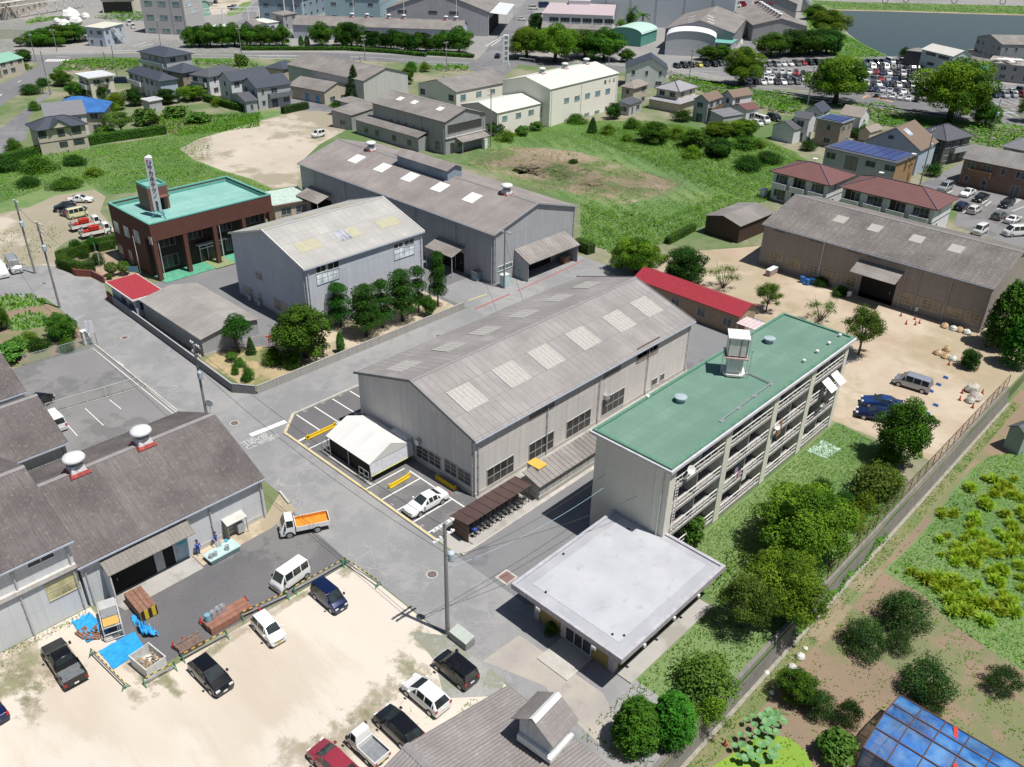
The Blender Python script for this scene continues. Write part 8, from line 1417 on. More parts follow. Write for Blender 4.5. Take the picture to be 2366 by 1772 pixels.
for key,lab,reg,b_,tp in(('f1','tall utility pole by the white flats behind the mossy warehouse','14',(1320,1585),(1445,1090)),('f2','utility pole right of the largest camphor','14',(1895,1250),(2005,840)),('f3','utility pole before the fork-trunked camphor','D2',(475,1080),(590,390)),('f4','utility pole rising through the tall conifer','12',(818,755),(808,490)),('f5','utility pole right beside the tall conifer','12',(868,690),(860,480)),('f6','short utility pole in front of the old warehouse gable','12',(938,830),(934,650)),('f7','utility pole against the cream factory end wall','12',(1568,865),(1562,640)),('f8','utility pole at the right end of the ironworks','12',(1966,1250),(1955,750)),('f9','street lamp pole before the row of trees','12',(897,515),(890,300)),('g1','slim utility pole on the road bank behind the cream factory','12',(1592,610),(1587,355)),('g2','utility pole at the bank of the side road, left','11',(432,805),(335,430)),('g3','utility pole at the road junction, far left','11',(305,520),(240,290)),('g4','utility pole behind the road fence at the clipped shrubs','11',(487,440),(450,250)),('g5','thin pole in the creeper field','11',(912,600),(885,440)),('g6','utility pole beside the white flat-roofed house','11',(1000,660),(955,380)),('g7','lamp pole before the concrete office block','11',(1368,385),(1335,165)),('g8','lamp pole in front of the dark row of trees','11',(2058,475),(2035,235)),('g9','utility pole behind the tiled-roof cream house','D1',(530,640),(555,100))):pole(key,lab,reg,b_,tp,1 if key[0]=='g' else 2,key in('f1','f2','f4'),r=.15)
for lab,reg,b_,tp in(('double-armed car park lamp near the reedy bank','D2',(1105,330),(1130,140)),('road lamp beside the gabled white house','13',(760,550),(768,480))):
 g,h=height(reg,b_,tp);t=thing('street_lamp',lab,'lamp',g,.4);MB().tube([(0,0,0),(0,0,h)],.09,8).build('shaft',M('galvanised'),t);[MB().bar((0,0,h),(s*1.8,0,h+.35),.12,.1).build('lamp_head',WHITE,t)for s in(-1,1)]
def cable(label,a,b_,sag=.8,r=.022,m=None):
 a,b_=Vector(a),Vector(b_);pts=[a.lerp(b_,t)-Vector((0,0,sag*4*t*(1-t)))for t in np.linspace(0,1,13)];o=MB().tube(pts,r,4,False).build('power_cable',m or M('cable_black',(.03,.03,.033),.6));T(o,label,'cable','overhead cables')
def top(k,dz=-.4):g,h=POLES[k];return g+Vector((0,0,h+dz))
for lab,a,b_,s in(('overhead cable along the street from the near pole to the mirror pole',top('near'),top('corner'),1.0),('lower overhead cable along the street from the near pole to the mirror pole',top('near',-3),top('corner',-3),1.2),('overhead cable from the mirror pole to the pole across from the brick wall',top('corner'),top('hqb'),1.0),('overhead cable between the two poles near the headquarters',top('hqb'),top('hqa'),.5),('overhead cable from the near pole over the pale flat roof',top('near',-3.4),Vector((-33.5,54.5,6.6)),.7),('overhead cable from the near pole to the wall of the apartment block',top('near',-4),Vector((-37.5,52.6,7.2)),.8),('overhead cable from the rear hall pole to the works hall',top('rear',-1),Vector((-68.6,75,6.6)),.6)):cable(lab,a,b_,s)
cable('pale blue overhead cable from the near pole to the apartment block',top('near',-4.6),Vector((-36.8,52.6,6.6)),.9,.02,M('cable_blue',(.25,.40,.45),.6))
g,h=POLES['corner'];t=thing('traffic_mirror','round traffic mirror with orange rim on the street corner pole','mirror',g+Vector((.5,.3,0)));m_=MB();m_.tube([(0,0,5.0),(.05,-.06,5.0)],.42,16);m_.build('mirror_face',M('mirror_grey',(.35,.38,.42),.1),t);MB().tube([(0,0,4),(0,0,5)],.03,6).build('bracket',M('line_orange'),t)
mo=Bld('roof_monitor',None,None,('p','43',(-10,1372),(248,1537),(415,1377),5.9),7.3,None,5.2);mo.walls(M('monitor_wall',(.56,.57,.56),.7,streak=.3),('gable','x',.9)).gable(MATS['roof_sheet_monitor'],'x',.9,oh=.45,og=.35,pitch=.26,cap=WHITE);mb=MB();mb.box(-.25,-.25,0,mo.w+.25,-.01,.35);mb.box(-.25,-.01,0,-.01,mo.d,.6);mb.build('flashing',WHITE,mo.t)
for c in list(mo.t.children):c.parent=STORE.t;c.matrix_parent_inverse=Matrix();m_=Matrix.Rotation(-STORE.rz,4,'Z')@Matrix.Translation(mo.o-STORE.o)@Matrix.Rotation(mo.rz,4,'Z');c.matrix_basis=m_
bpy.data.objects.remove(mo.t)
b=Bld('alley_store','long low store with brown ribbed roof and shuttered front beside the works hall','shed',('w',-47.0,-45.2,52.4,72),1.9);b.walls(panels('store_front',(.40,.40,.38),1.1,3,line=.6,streak=.2,mortar=.1),('mono','x',.5));b.mono(CAN,'x',.5,oh=.3,pitch=.6);b.base(CONC,.5)
t=thing('storage_box','yellow-lidded box on the end of the low alley store','box',W('33',150,830,2.4)+Vector((0,0,-.6)));MB().box(-.8,-.6,0,.8,.6,.8).build('body',M('box_pale',(.55,.58,.52),.5),t);MB().box(-.85,-.65,.8,.85,.65,.88).build('lid',M('lid_orange',(.65,.40,.08),.5),t)
t=thing('bicycle_shelter','bicycle shelter with flat brown translucent roof and brown lattice end','shelter',(-47.7,42.9,0));BRN=M('bronze_sheet',(.085,.055,.050),.4,var=.1);mb=MB();mb.hexa([(-.1,-.2,2.05),(2.3,-.2,2.3),(2.3,8.6,2.3),(-.1,8.6,2.05),(-.1,-.2,2.1),(2.3,-.2,2.35),(2.3,8.6,2.35),(-.1,8.6,2.1)]);[mb.bar((-.1,y,2.12),(2.3,y,2.37),.06)for y in np.arange(-.2,8.7,1.1)];mb.build('roof',BRN,t)
for y in(.05,2.9,5.7,8.4):MB().bar((2.1,y,0),(2.1,y,2.3),.07).build('post',BRN,t);MB().bar((.05,y,0),(.05,y,2.05),.07).build('post',BRN,t)
mb=MB();mb.box(.05,-.02,.1,2.1,.02,2.0);mb.m(1);[mb.box(x,-.045,.1,x+.05,.045,2.0)for x in np.arange(.05,2.1,.3)];[mb.box(.05,-.05,z,2.1,.05,z+.04)for z in(.1,.7,1.3,1.95)];mb.build('lattice_screen',[M('lattice_brown',(.14,.085,.055),.7),BRN],t);MB().box(.1,.1,.02,3.0,8.6,.16).build('floor',G_CONC,t)
def bicycle(label,p,rz):
 t=thing('bicycle',label,'bicycle',p,rz,'bicycles in the brown shelter');FR=M('bicycle_frame',(.05,.055,.06),.4)
 for x in(-.5,.5):m_=MB();n=18;[m_.bar((x+.33*math.cos(a),0,.33+.33*math.sin(a)),(x+.33*math.cos(a+.36),0,.33+.33*math.sin(a+.36)),.04)for a in np.linspace(0,6.28,n)[:-1]];[m_.bar((x,0,.33),(x+.32*math.cos(a),0,.33+.32*math.sin(a)),.012)for a in np.linspace(0,6.28,9)[:-1]];m_.build('wheel',TYRE,t)
 m_=MB();[m_.tube([a,b_],.02,6)for a,b_ in(((-.5,0,.33),(0,0,.3)),((0,0,.3),(.4,0,.8)),((0,0,.3),(-.18,0,.85)),((-.5,0,.33),(-.15,0,.7)),((.5,0,.33),(.38,0,.95)))];m_.build('frame',FR,t);m_=MB();m_.tube([(.3,-.28,1.0),(.4,0,.97),(.3,.28,1.0)],.02,6);m_.box(.5,-.18,.72,.8,.18,.95);m_.build('handlebar',FR,t);MB().box(-.3,-.08,.85,-.02,.08,.92).build('saddle',TRIM,t);return t
b0=bicycle('bicycle with blue basket cover nearest the lattice end of the shelter',(-46.2,43.7,.16),.15);MB().box(.48,-.2,.74,.82,.2,1.0).build('basket',M('basket_blue',(.04,.08,.35),.5),b0)
for i in range(12):dup(bicycle('x',(0,0,-50),0)if False else b0,(-46.2+rnd.uniform(-.1,.1),44.2+i*.58,.16),.15+rnd.uniform(-.1,.1),'bicycle in the brown shelter, %s along from the blue-covered one'%ORD[i])
for o in[c for c in bpy.data.objects if c.name.startswith('basket.')]:bpy.data.objects.remove(o)
t=thing('tent','white canvas marquee over a fenced machine bay in front of the works hall','tent',(-66.9,42.3,0));CV=M('canvas_white',(.62,.615,.60),.6,var=.03);L,D_=7.5,5.6;mb=MB();n=12
for k in range(n):
 x0,x1=L*k/n,L*(k+1)/n;sg=lambda x:-.10*abs(math.sin(x/L*3*PI));r0,r1=3.55+sg(x0),3.55+sg(x1);[mb.poly([(x0,y,2.3),(x1,y,2.3),(x1,D_/2,r1),(x0,D_/2,r0)])for y in(-.1,D_+.1)]
for x in(0,L):mb.poly([(x,-.1,2.3),(x,D_+.1,2.3),(x,D_/2,3.5)])
mb.build('roof',CV,t);mb=MB();mb.poly([(L+.04,-.1,2.3),(L+.04,D_,2.3),(L+.25,D_,.95),(L+.25,-.1,.95)]);mb.build('side_curtain',M('curtain_grey_white',(.55,.57,.60),.6),t);mb=MB();mb.bar((L+.26,-.1,.93),(L+.26,D_,.93),.06);mb.build('curtain_hem',M('hem_yellow',(.55,.52,.08),.6),t)
mb=MB();[mb.bar((x,y,0),(x,y,2.3),.07)for x in(0,L/2,L)for y in(0,D_)];[mb.bar((x,-.35,z),(x+1.6,-.35,z),.05)for x in(-.6,L-1.5)for z in(.1,.8,1.5)];[mb.bar((x,-.35,0),(x,-.35,1.5),.05)for x in(-.6,.2,1.0,L-1.5,L-.7,L+.1)];mb.build('frame',M('galvanised'),t);MB().box(.1,.25,.05,L-.1,.35,2.1).build('dark_netting',M('dark_net',(.03,.028,.027),.9),t);MB().box(-.7,-.5,0,L+.5,-.2,.22).build('concrete_sill',CONC,t)
YEL=M('safety_yellow',(.70,.47,.02),.5,var=.1);RED=M('cone_red',(.55,.05,.04),.5);BLUE=M('tarp_blue',(.03,.30,.62),.45,var=.2);WOOD=M('plank_brown',(.24,.13,.09),.8,var=.3,scale=3);GRNP=M('stand_green',(.03,.24,.12),.6);STR=None
for lab,p,q in(('yellow steel jig lying left of the marquee',('32',405,610),('32',640,500)),('yellow steel jig lying between the marquee and the white saloon',('32',1110,1025),('32',1270,930)),('yellow steel bar along the foot of the works hall',('32',1510,945),('32',1660,1040))):
 a,b_=W(*p),W(*q);mb=MB();mb.bar(a+Vector((0,0,.3)),b_+Vector((0,0,.3)),.14,.3);mb.bar(a+Vector((0,0,.12)),b_+Vector((0,0,.12)),.34,.1);[mb.bar(p_+Vector((0,0,0)),p_+Vector((0,0,.55)),.34,.14)for p_ in(a,b_)];T(mb.build('steel_jig',YEL),lab,'steel jig')
def stripe():
 m,nt,b=newmat('hazard_stripe');v=coords(nt);s=nd(nt,'ShaderNodeSeparateXYZ');nt.links.new(v,s.inputs[0]);f=math_(nt,'LESS_THAN',math_(nt,'FRACT',math_(nt,'MULTIPLY',math_(nt,'ADD',s.outputs[0],s.outputs[1]),1.6)),.5);nt.links.new(mixc(nt,f,(.62,.43,.02),(.02,.02,.02)),b.inputs[0]);return m
HAZ=stripe()
def barrier(lab,reg,a,b_,h=.75,st=GRNP,rails=2):
 a,b_=W(reg,*a),W(reg,*b_);t=thing('barrier',lab,'barrier',a,0,'striped barriers round the works yard');d=b_-a;mb=MB();mb.bar((0,0,h),d+Vector((0,0,h)),.06);mb.build('striped_rail',HAZ,t);MB().bar((0,0,.4),d+Vector((0,0,.4)),.08).build('steel_pipe',M('galvanised'),t);n=d.normalized().cross(Vector((0,0,1)))
 for p in(d*.02,d*.98):mb=MB();[mb.bar(p+n*s*.35,p+Vector((0,0,h)),.06)for s in(-1,1)];mb.bar(p-n*.25+Vector((0,0,.3)),p+n*.25+Vector((0,0,.3)),.05);mb.build('stand',st,t)
for lab,reg,a,b_ in(('striped barrier along the yard by the dark blue people carrier','42',(275,250),(680,25)),('striped barrier along the yard by the small white hatchback','42',(-150,460),(235,285)),('striped barrier along the steel beams above the black hatchback','41',(1480,800),(1850,600)),('striped barrier running down from the yard corner to the sand edge','42',(690,10),(970,200)),('striped barrier below the waste skip','41',(1170,1000),(1430,860)),('striped barrier beside the spread blue tarpaulin','41',(750,750),(1030,1030))):barrier(lab,reg,a,b_)
def cone(lab,p,g='red cones'):
 t=thing('traffic_cone',lab,'cone',p,0,g);MB().box(-.18,-.18,0,.18,.18,.04).build('base',TRIM,t);MB().lathe([(.14,.04),(.04,.68),(.01,.7)],(0,0,0),10).build('body',RED,t)
for lab,reg,x,y,z in(('red cone at the far corner of the steel beams','41',1995,310,0),('red cone on the yard at the outer corner by the barrier','41',2106,390,0),('red cone at the near side of the steel beams','41',1630,490,0),('red cone beside the short planks','41',1490,650,0),('pale red cone at the lower end of the short planks','41',1410,690,0),('red cone nearest the warehouse doorway','24',1160,1215,0),('red cone next to the warehouse notice','24',1278,1245,0),('red cone at the left front of the warehouse cones','24',1205,1285,0),('red cone at the right front of the warehouse cones','24',1283,1292,0),('red cone at the right end of the warehouse cones','24',1317,1278,0),('red cone before the bagged rubble','24',1567,1632,0),('red cone left of the pale boulders','34',1660,275,0),('red cone above the pale boulders','34',1680,215,0),('red cone right of the pale boulders','34',1852,220,0),('red cone below the rusty fence end','34',1770,340,0),('red tub on the ditch edge by the lotus','43',1665,1480,-2)):cone(lab,W(reg,x,y,z))
def slab(name,lab,cat,reg,a,b_,w,h,m,z=0.0,g=None,n=1,m2=None):
 a,b_=W(reg,*a,z),W(reg,*b_,z);d=b_-a;t=thing(name,lab,cat,a,math.atan2(d.y,d.x),g);L=d.length;mb=MB()
 for i in range(n):mb.box(rnd.uniform(0,.1),-w/2+w*i/n+.015,.08,L-rnd.uniform(0,.1),-w/2+w*(i+1)/n-.015,h-rnd.uniform(0,.04))
 mb.build('stack',m,t);mb=MB();[mb.box(L*q-.06,-w/2,0,L*q+.06,w/2,.08)for q in(.12,.5,.88)];mb.build('bearer',WOOD,t)
 if m2:MB().box(L-.02,-w/2+.05,.1,L+.03,w/2-.05,h-.05).build('end_paint',m2,t)
 return t
slab('steel_beams','long stack of rusty brown steel plates inside the striped barriers','steel beams','41',(1680,560),(2020,365),1.5,.75,M('rusty_plate',(.27,.13,.09),.7,var=.25,scale=2),n=3);slab('plank_stack','stack of brown beams with yellow painted ends by the loading slab','beams','41',(1090,290),(1220,450),1.5,1.1,WOOD,n=4,m2=HAZ);slab('timber_pile','short dark planks piled at the low end of the steel plates','planks','41',(1440,735),(1640,620),1.3,.5,M('plank_grey',(.17,.12,.10),.85,var=.4,scale=4),n=5)
def drum(lab,p,r=.3,h=.8,m=None,cat='drum'):t=thing('drum',lab,cat,p,0,'drums and cans in the works yard');MB().lathe([(r,0),(r,h*.3),(r*1.04,h*.33),(r,h*.36),(r,h),(r*.9,h),(r*.88,h-.05),(.01,h-.05)],(0,0,0),14).build('body',m or M('galvanised'),t)
for lab,x,y,m in(('blue-grey drum at the near end of the row on the steel plates',1690,470,M('drum_blue',(.20,.36,.45),.5)),('grey drum second in the row on the steel plates',1735,445,None),('small grey drum third in the row on the steel plates',1775,415,None),('grey drum at the far end of the row on the steel plates',1812,395,None)):drum(lab,W('41',x,y,.72),.26,.7,m)
for i,(x,y,lab)in enumerate(((790,860,'blue barrel left of three by the warehouse wall'),)):pass
for x,y,lab in((320,930,'blue barrel at the left by the warehouse wall'),(362,950,'blue barrel with a white bag in the middle by the warehouse wall'),(405,945,'blue barrel at the right by the warehouse wall')):drum(lab,W('24',x,y),.38,1.0,M('barrel_blue',(.03,.14,.42),.5),'barrel')
def tarp(lab,reg,pts,z=.035,bump=.10):
 c=[W(reg,x,y)for x,y in pts];n=14;vs=[c[0].lerp(c[1],i/n).lerp(c[3].lerp(c[2],i/n),j/n)+Vector((rnd.uniform(-.03,.03),rnd.uniform(-.03,.03),z+bump*rnd.random()**2))for j in range(n+1)for i in range(n+1)];o=MB().mesh(vs,[(j*(n+1)+i,j*(n+1)+i+1,(j+1)*(n+1)+i+1,(j+1)*(n+1)+i)for j in range(n)for i in range(n)]).build('tarpaulin',BLUE,None,True);T(o,lab,'tarpaulin','blue tarpaulins on the sand')
tarp('bright blue tarpaulin spread flat beside the waste skip','41',((800,720),(1090,560),(1180,700),(920,870)));tarp('crumpled blue tarpaulin with planks by the factory wall','41',((580,490),(730,410),(890,560),(710,655)),bump=.4);tarp('small blue tarpaulin at the foot of the steel rack','41',((1060,450),(1120,425),(1160,465),(1090,510)),bump=.3);tarp('folded blue tarpaulin heaped against the waste skip','41',((1110,520),(1180,540),(1310,610),(1170,620)),.3,.9)
a=W('41',1200,900);t=thing('waste_skip','open white skip full of timber scraps beside the blue tarpaulin','skip',W('41',1215,840),.12);mb=MB();w,l,h=.85,1.15,1.15;[mb.box(*q)for q in((-l,-w,0,l,-w+.05,h),(-l,w-.05,0,l,w,h),(-l,-w+.05,0,-l+.05,w-.05,h),(l-.05,-w+.05,0,l,w-.05,h),(-l+.05,-w+.05,.02,l-.05,w-.05,.08))];[mb.box(-l-.03,s*w-.04,h-.08,l+.03,s*w+.04,h+.02)for s in(-1,1)];mb.build('body',M('skip_white',(.58,.58,.55),.6,streak=.4),t);mb=MB()
for i in range(34):x,y,a=rnd.uniform(-.8,.8),rnd.uniform(-.6,.6),rnd.uniform(0,3.14);d=Vector((math.cos(a),math.sin(a),rnd.uniform(-.3,.3)))*.35;mb.bar(Vector((x,y,.6+rnd.uniform(0,.2)))-d*.7,Vector((x,y,.65))+d*.7,rnd.uniform(.05,.2),.03)
mb.build('scrap_timber',M('scrap_wood',(.33,.25,.18),.8,var=.5,scale=2),t)
t=thing('steel_rack','pale steel rack stacked with grey panels and an orange board','rack',W('41',915,520),-.28);mb=MB();[mb.bar((x,y,0),(x,y,1.5),.07)for x in(-1.6,0,1.6)for y in(-.7,.7)];[mb.bar((-1.6,y,z),(1.6,y,z),.06)for y in(-.7,.7)for z in(.15,.8,1.5)];[mb.bar((x,-.7,z),(x,.7,z),.06)for x in(-1.6,0,1.6)for z in(.15,.8,1.5)];mb.build('frame',M('rack_white',(.52,.54,.56),.5),t);MB().box(-1.6,-.65,1.53,-.5,.65,1.7).build('panel',M('panel_grey',(.42,.42,.42),.6),t);MB().box(-.48,-.6,1.53,.5,.6,1.66).build('panel',M('panel_dark',(.22,.23,.24),.6),t);MB().box(.55,-.6,1.53,1.5,.6,1.62).build('board',M('board_orange',(.58,.36,.10),.6),t)
for lab,x,y,r in(('wooden pallet on the crumpled tarpaulin',800,545,.5),('dark pallet on the crumpled tarpaulin',765,590,.9),('bundle of old planks at the edge of the crumpled tarpaulin',680,570,.2)):t=thing('pallet',lab,'pallet',W('41',x,y,.12),r);mb=MB();[mb.box(-.55,-.45+i*.2,.1,.55,-.32+i*.2,.13)for i in range(5)];[mb.box(x_,-.45,.0,x_+.1,.5,.1)for x_ in(-.55,-.05,.45)];mb.build('deck',WOOD,t)
REG['K']=(430,1230,13.01);tb=[W('K',*q,.55)for q in((735,890),(1645,400),(1375,165),(490,680))];t=thing('work_table','pale mint steel surface table by the factory wall, cans standing on it','table',(tb[0]+tb[2])/2*1.0-Vector((0,0,.55)));o=t.location;mb=MB();mb.prism([(p.x-o.x,p.y-o.y)for p in tb],.45,.55);mb.build('top',M('mint_enamel',(.42,.56,.55),.4),t);mb=MB();mb.prism([((p.x-o.x)*.94,(p.y-o.y)*.94)for p in tb],.12,.40);mb.build('frame',M('mint_dark',(.13,.22,.24),.6),t)
for lab,x,y,r,h,m in(('grey can at the near corner of the mint table',755,770,.2,.42,None),('grey can behind the one at the near corner of the mint table',885,700,.2,.42,None),('grey can toward the far side of the mint table',1245,520,.2,.5,None),('small bright blue can on the mint table',1205,270,.14,.22,M('can_cyan',(.04,.42,.60),.4)),('shiny metal drum being scrubbed on the mint table',975,400,.27,.35,None)):drum(lab,W('K',x,y,.55),r,h,m,'can')
def person(lab,p,rz,cloth,cap,pose):
 t=thing('person',lab,'person',p,rz);lean=pose=='bend';s=.32 if lean else.02;sh=Vector((s,0,1.38))if not lean else Vector((.30,0,1.30));nk=sh+Vector((.05 if lean else.01,0,.12));hd=nk+Vector((.07 if lean else.03,0,.15));hip=Vector((0,0,.92))
 def sk(name,nodes,edges,mat,parent):
  me=bpy.data.meshes.new(name);me.from_pydata([n[0]for n in nodes],edges,[]);o=link(name,me,parent);md=o.modifiers.new('skin','SKIN');me.materials.append(mat)
  for i,n in enumerate(nodes):me.skin_vertices[0].data[i].radius=(n[1],n[1]*(n[2]if len(n)>2 else 1))
  me.skin_vertices[0].data[0].use_root=True;o.modifiers.new('sub','SUBSURF').render_levels=1;return o
 if lean:el=[sh+Vector((.16,sgn*.26,-.26))for sgn in(-1,1)];ha=[sh+Vector((.42,sgn*.12,-.42))for sgn in(-1,1)]
 else:el=[sh+Vector((.16,-.24,-.22)),sh+Vector((.02,.26,-.28))];ha=[sh+Vector((.24,-.06,-.02)),sh+Vector((.14,.26,-.5))]
 kn=[Vector((.06,-.1,.5)),Vector((.0,.12,.5))];ft=[Vector((-.02,-.12,.09)),Vector((-.10 if not lean else-.02,.14,.09))]
 N=[(hip,.13,1.2),(hip.lerp(sh,.5),.125,1.2),(sh,.12,1.3),(nk,.055),(hd,.095),(hd+Vector((0,0,.1)),.085)];E=[(0,1),(1,2),(2,3),(3,4),(4,5)]
 for i,sgn in enumerate((-1,1)):k=len(N);N+=[(sh+Vector((0,sgn*.19,-.03)),.055),(el[i],.045),(ha[i],.035),(ha[i]+(ha[i]-el[i]).normalized()*.10,.04)];E+=[(2,k),(k,k+1),(k+1,k+2),(k+2,k+3)];k=len(N);N+=[(hip+Vector((0,sgn*.1,-.1)),.09),(kn[i],.065),(ft[i],.05),(ft[i]+Vector((.16,0,-.04)),.045)];E+=[(0,k),(k,k+1),(k+1,k+2),(k+2,k+3)]
 sk('body',N,E,M('skin',(.45,.28,.20),.6),t);drop={4,5};N2=[(n[0],n[1]*1.22,*(n[2:]or()))for n in N];keep=[i for i in range(len(N))if i not in(3,4,5,9,13+0,17)and i not in(13,)];mp={i:j for j,i in enumerate(keep)};sk('overalls',[N2[i]for i in keep],[(mp[a],mp[b_])for a,b_ in E if a in mp and b_ in mp],cloth,t)
 m_=MB();m_.lathe([(.125,.04),(.12,.10),(.07,.16),(.01,.175)],hd,12);m_.box(hd.x+.06,-.08,hd.z+.04,hd.x+.2,.08,hd.z+.06);m_.build('cap',cap,t)
NVY=M('overall_blue',(.03,.09,.38),.8);person('worker in blue overalls and dark cap standing left of the mint table',W('K',385,670,.03),.1,NVY,M('cap_navy',(.03,.035,.06),.7),'stand');person('worker in pale blue shirt bending over a drum at the mint table',W('K',900,330,.03),-.3,M('shirt_lilac',(.26,.30,.55),.8),M('cap_navy'),'bend')
t=thing('washing_plant','small grey machine under a sheet roof against the factory wall','machine',W('31',2010,1420),PI/2);mb=MB();mb.hexa([(-1.0,-.6,1.9),(1.1,-.6,1.9),(1.1,.6,2.2),(-1.0,.6,2.2),(-1.0,-.6,1.95),(1.1,-.6,1.95),(1.1,.6,2.25),(-1.0,.6,2.25)]);mb.build('roof',M('sheet_pale',(.52,.51,.47),.6,streak=.3),t);MB().box(.1,-.4,.3,.8,.4,1.3).build('cabinet',M('cabinet_grey',(.38,.40,.43),.4),t);mb=MB();[mb.bar((x,y,0),(x,y,1.9),.06)for x in(-.9,1.0)for y in(-.5,.5)];mb.box(-.95,-.5,.1,-.88,.5,1.8);mb.build('frame',M('frame_olive',(.25,.26,.2),.6),t)
t=thing('waste_cage','mesh waste cage with clear sloping lid at the foot of the near utility pole','waste cage',W('42',1640,640),.0);mb=MB();mb.box(-1.0,-.5,.05,1.0,.5,.75);mb.build('body',M('cage_grey',(.25,.26,.25),.6,var=.3,scale=8),t);mb=MB();mb.hexa([(-1.0,-.5,.76),(1.0,-.5,.76),(1.0,.5,.95),(-1.0,.5,.95),(-1.0,-.5,.8),(1.0,-.5,.8),(1.0,.5,1.0),(-1.0,.5,1.0)]);mb.build('lid',M('lid_clear',(.42,.46,.42),.3),t)
for lab,reg,x,y,s,m in(('mint electrical cabinet with white top at the rear hall corner','23',610,960,(1.2,.9,1.9),M('cabinet_mint',(.40,.58,.60),.5)),('blue-grey cabinet beside the canopy of the rear hall','23',755,890,(1.1,.8,1.8),M('cabinet_blue_grey',(.20,.29,.33),.5)),('low blue store box with grey roof along the rear hall','23',390,900,(2.0,1.2,1.4),M('cabinet_blue_grey')),('small wooden kiosk of materials at the right end of the rear hall','23',1125,760,(1.5,1.0,1.1),WOOD),('white steel cabinet at the allotment corner','21',745,1450,(.9,.8,1.9),WHITE),('white air unit tower at the ironworks corner','12',1915,1265,(.9,.9,2.2),WHITE),('long pale brick stack at the left end of the mossy warehouse','24',60,860,(2.6,.8,1.0),panels('pale_bricks',(.40,.32,.29),.5,.2)),('white gas cabinet beside the left maroon-roofed flats','D4',20,1650,(1.4,1.0,1.6),WHITE)):t=thing('cabinet',lab,'cabinet',W(reg,x,y),PI/2*0);w,l,h=s;MB().box(-l/2,-w/2,.05,l/2,w/2,h).build('body',m,t);MB().box(-l/2-.06,-w/2-.06,h,l/2+.06,w/2+.06,h+.07).build('lid',CAN if 'grey roof' in lab or m==WOOD else M('cabinet_top',(.62,.64,.63),.5),t);MB().box(l/2,-w/2+.1,.2,l/2+.02,w/2-.1,h-.15).build('door',m,t)
for lab,reg,b_,tp,w,h,c,c2 in(('plain white sign board on brown posts at the left car park entrance','21',(800,1470),(790,1250),1.0,1.7,M('sign_white'),WOOD),('green and white notice board with blue sheet in the headquarters garden','21',(1150,900),(1155,790),1.5,.9,M('notice_green',(.10,.22,.20),.5),WHITE),('small white notice by the warehouse doorway','24',(715,1060),(715,1005),.7,.8,M('sign_white'),ALU),('small white notice right of the warehouse doorway','24',(1285,1200),(1290,1135),.5,.7,M('sign_white'),ALU)):
 g,hh=height(reg,b_,tp);t=thing('sign_board',lab,'sign',g,.9);MB().box(-w/2,-.03,hh-h,w/2,.03,hh).build('board',c,t);[MB().bar((x,.06,0),(x,.06,hh),.06).build('post',c2,t)for x in(-w/2+.05,w/2-.05)];MB().box(-.25,-.04,hh-.65,.3,-.032,hh-.15).build('sheet',M('notice_blue',(.10,.16,.42),.5),t)if 'green' in lab else None
for lab,x,y,c in(('green flag with white mark in the headquarters garden',835,760,(.02,.25,.12)),('white flag in the headquarters garden',865,850,(.7,.7,.7))):t=thing('flag',lab,'flag',W('21',x,y));MB().tube([(0,0,0),(0,0,3.4)],.03,6).build('staff',ALU,t);MB().mesh([(0,.02,3.3),(.25,.1,2.9),(.3,.1,2.0),(.05,.02,2.1)],[(0,1,2,3)]).build('cloth',M('flag_%d'%x,c,.7),t)
t=thing('shrine_gate','small red shrine gate in the walled garden','gate',W('22',485,1490),1.0);mb=MB();[mb.bar((x,0,0),(x*.9,0,1.7),.1)for x in(-.5,.5)];mb.bar((-.6,0,1.35),(.6,0,1.35),.1);mb.build('post',RED,t);MB().bar((-.85,0,1.8),(.85,0,1.8),.2,.16).build('lintel',RED,t)
def rock(lab,reg,x,y,r,c,cat='boulder',g=None,z=0):mb=MB();n=9;mb.lathe([(r*.9,0),(r*1.05,r*.4),(r*.8,r*.9),(r*.3,r*1.2),(.01,r*1.25)],(0,0,0),n);mb.v=[(a*(1+rnd.uniform(-.16,.16)),b_*(1+rnd.uniform(-.16,.16)),c_*(1+rnd.uniform(-.1,.1)))for a,b_,c_ in mb.v];o=mb.build('boulder' if cat=='boulder' else 'rubble_bag',c);o.location=W(reg,x,y,z);T(o,lab,cat,g)
RK=M('boulder_pale',(.46,.43,.38),.9,var=.25);BG=M('bag_tan',(.48,.34,.20),.8,var=.25);BGW=M('bag_white',(.58,.60,.56),.7,var=.2)
for lab,x,y,r in(('largest pale boulder by the fence corner',1765,200,.9),('boulder below the largest pale one',1795,265,.8),('low pale boulder left of the others',1745,290,.6)):rock(lab,'34',x,y,r,RK)
for lab,reg,x,y,m in(('tan rubble bag at the left of the heap','24',1470,1540,BG),('tan rubble bag at the back of the heap','24',1550,1510,BG),('tan rubble bag in the middle of the heap','24',1540,1570,BG),('white-green rubble bag at the right of the heap','24',1600,1590,BGW),('tan bag lying alone left of the sack row','24',1530,1310,BG),('sack first in the row by the warehouse','24',1605,1335,BGW),('sack second in the row by the warehouse','24',1660,1345,BG),('sack last in the row by the warehouse','24',1720,1365,BGW)):rock(lab,reg,x,y,.55,m,'bag')
for i,(x,y)in enumerate(((1480,150),(1415,205),(1455,325),(1385,395),(1540,90))):p=W('34',x,y);t=thing('parking_marker','small blue parking marker on the dirt yard, %s from the fence tree side'%ORD[i],'marker',p);mb=MB();mb.hexa([(-.3,-.1,0),(.3,-.1,0),(.3,.1,0),(-.3,.1,0),(-.3,-.02,.35),(.3,-.02,.35),(.3,.02,.35),(-.3,.02,.35)]);mb.build('board',M('marker_blue',(.06,.2,.55),.5),t)
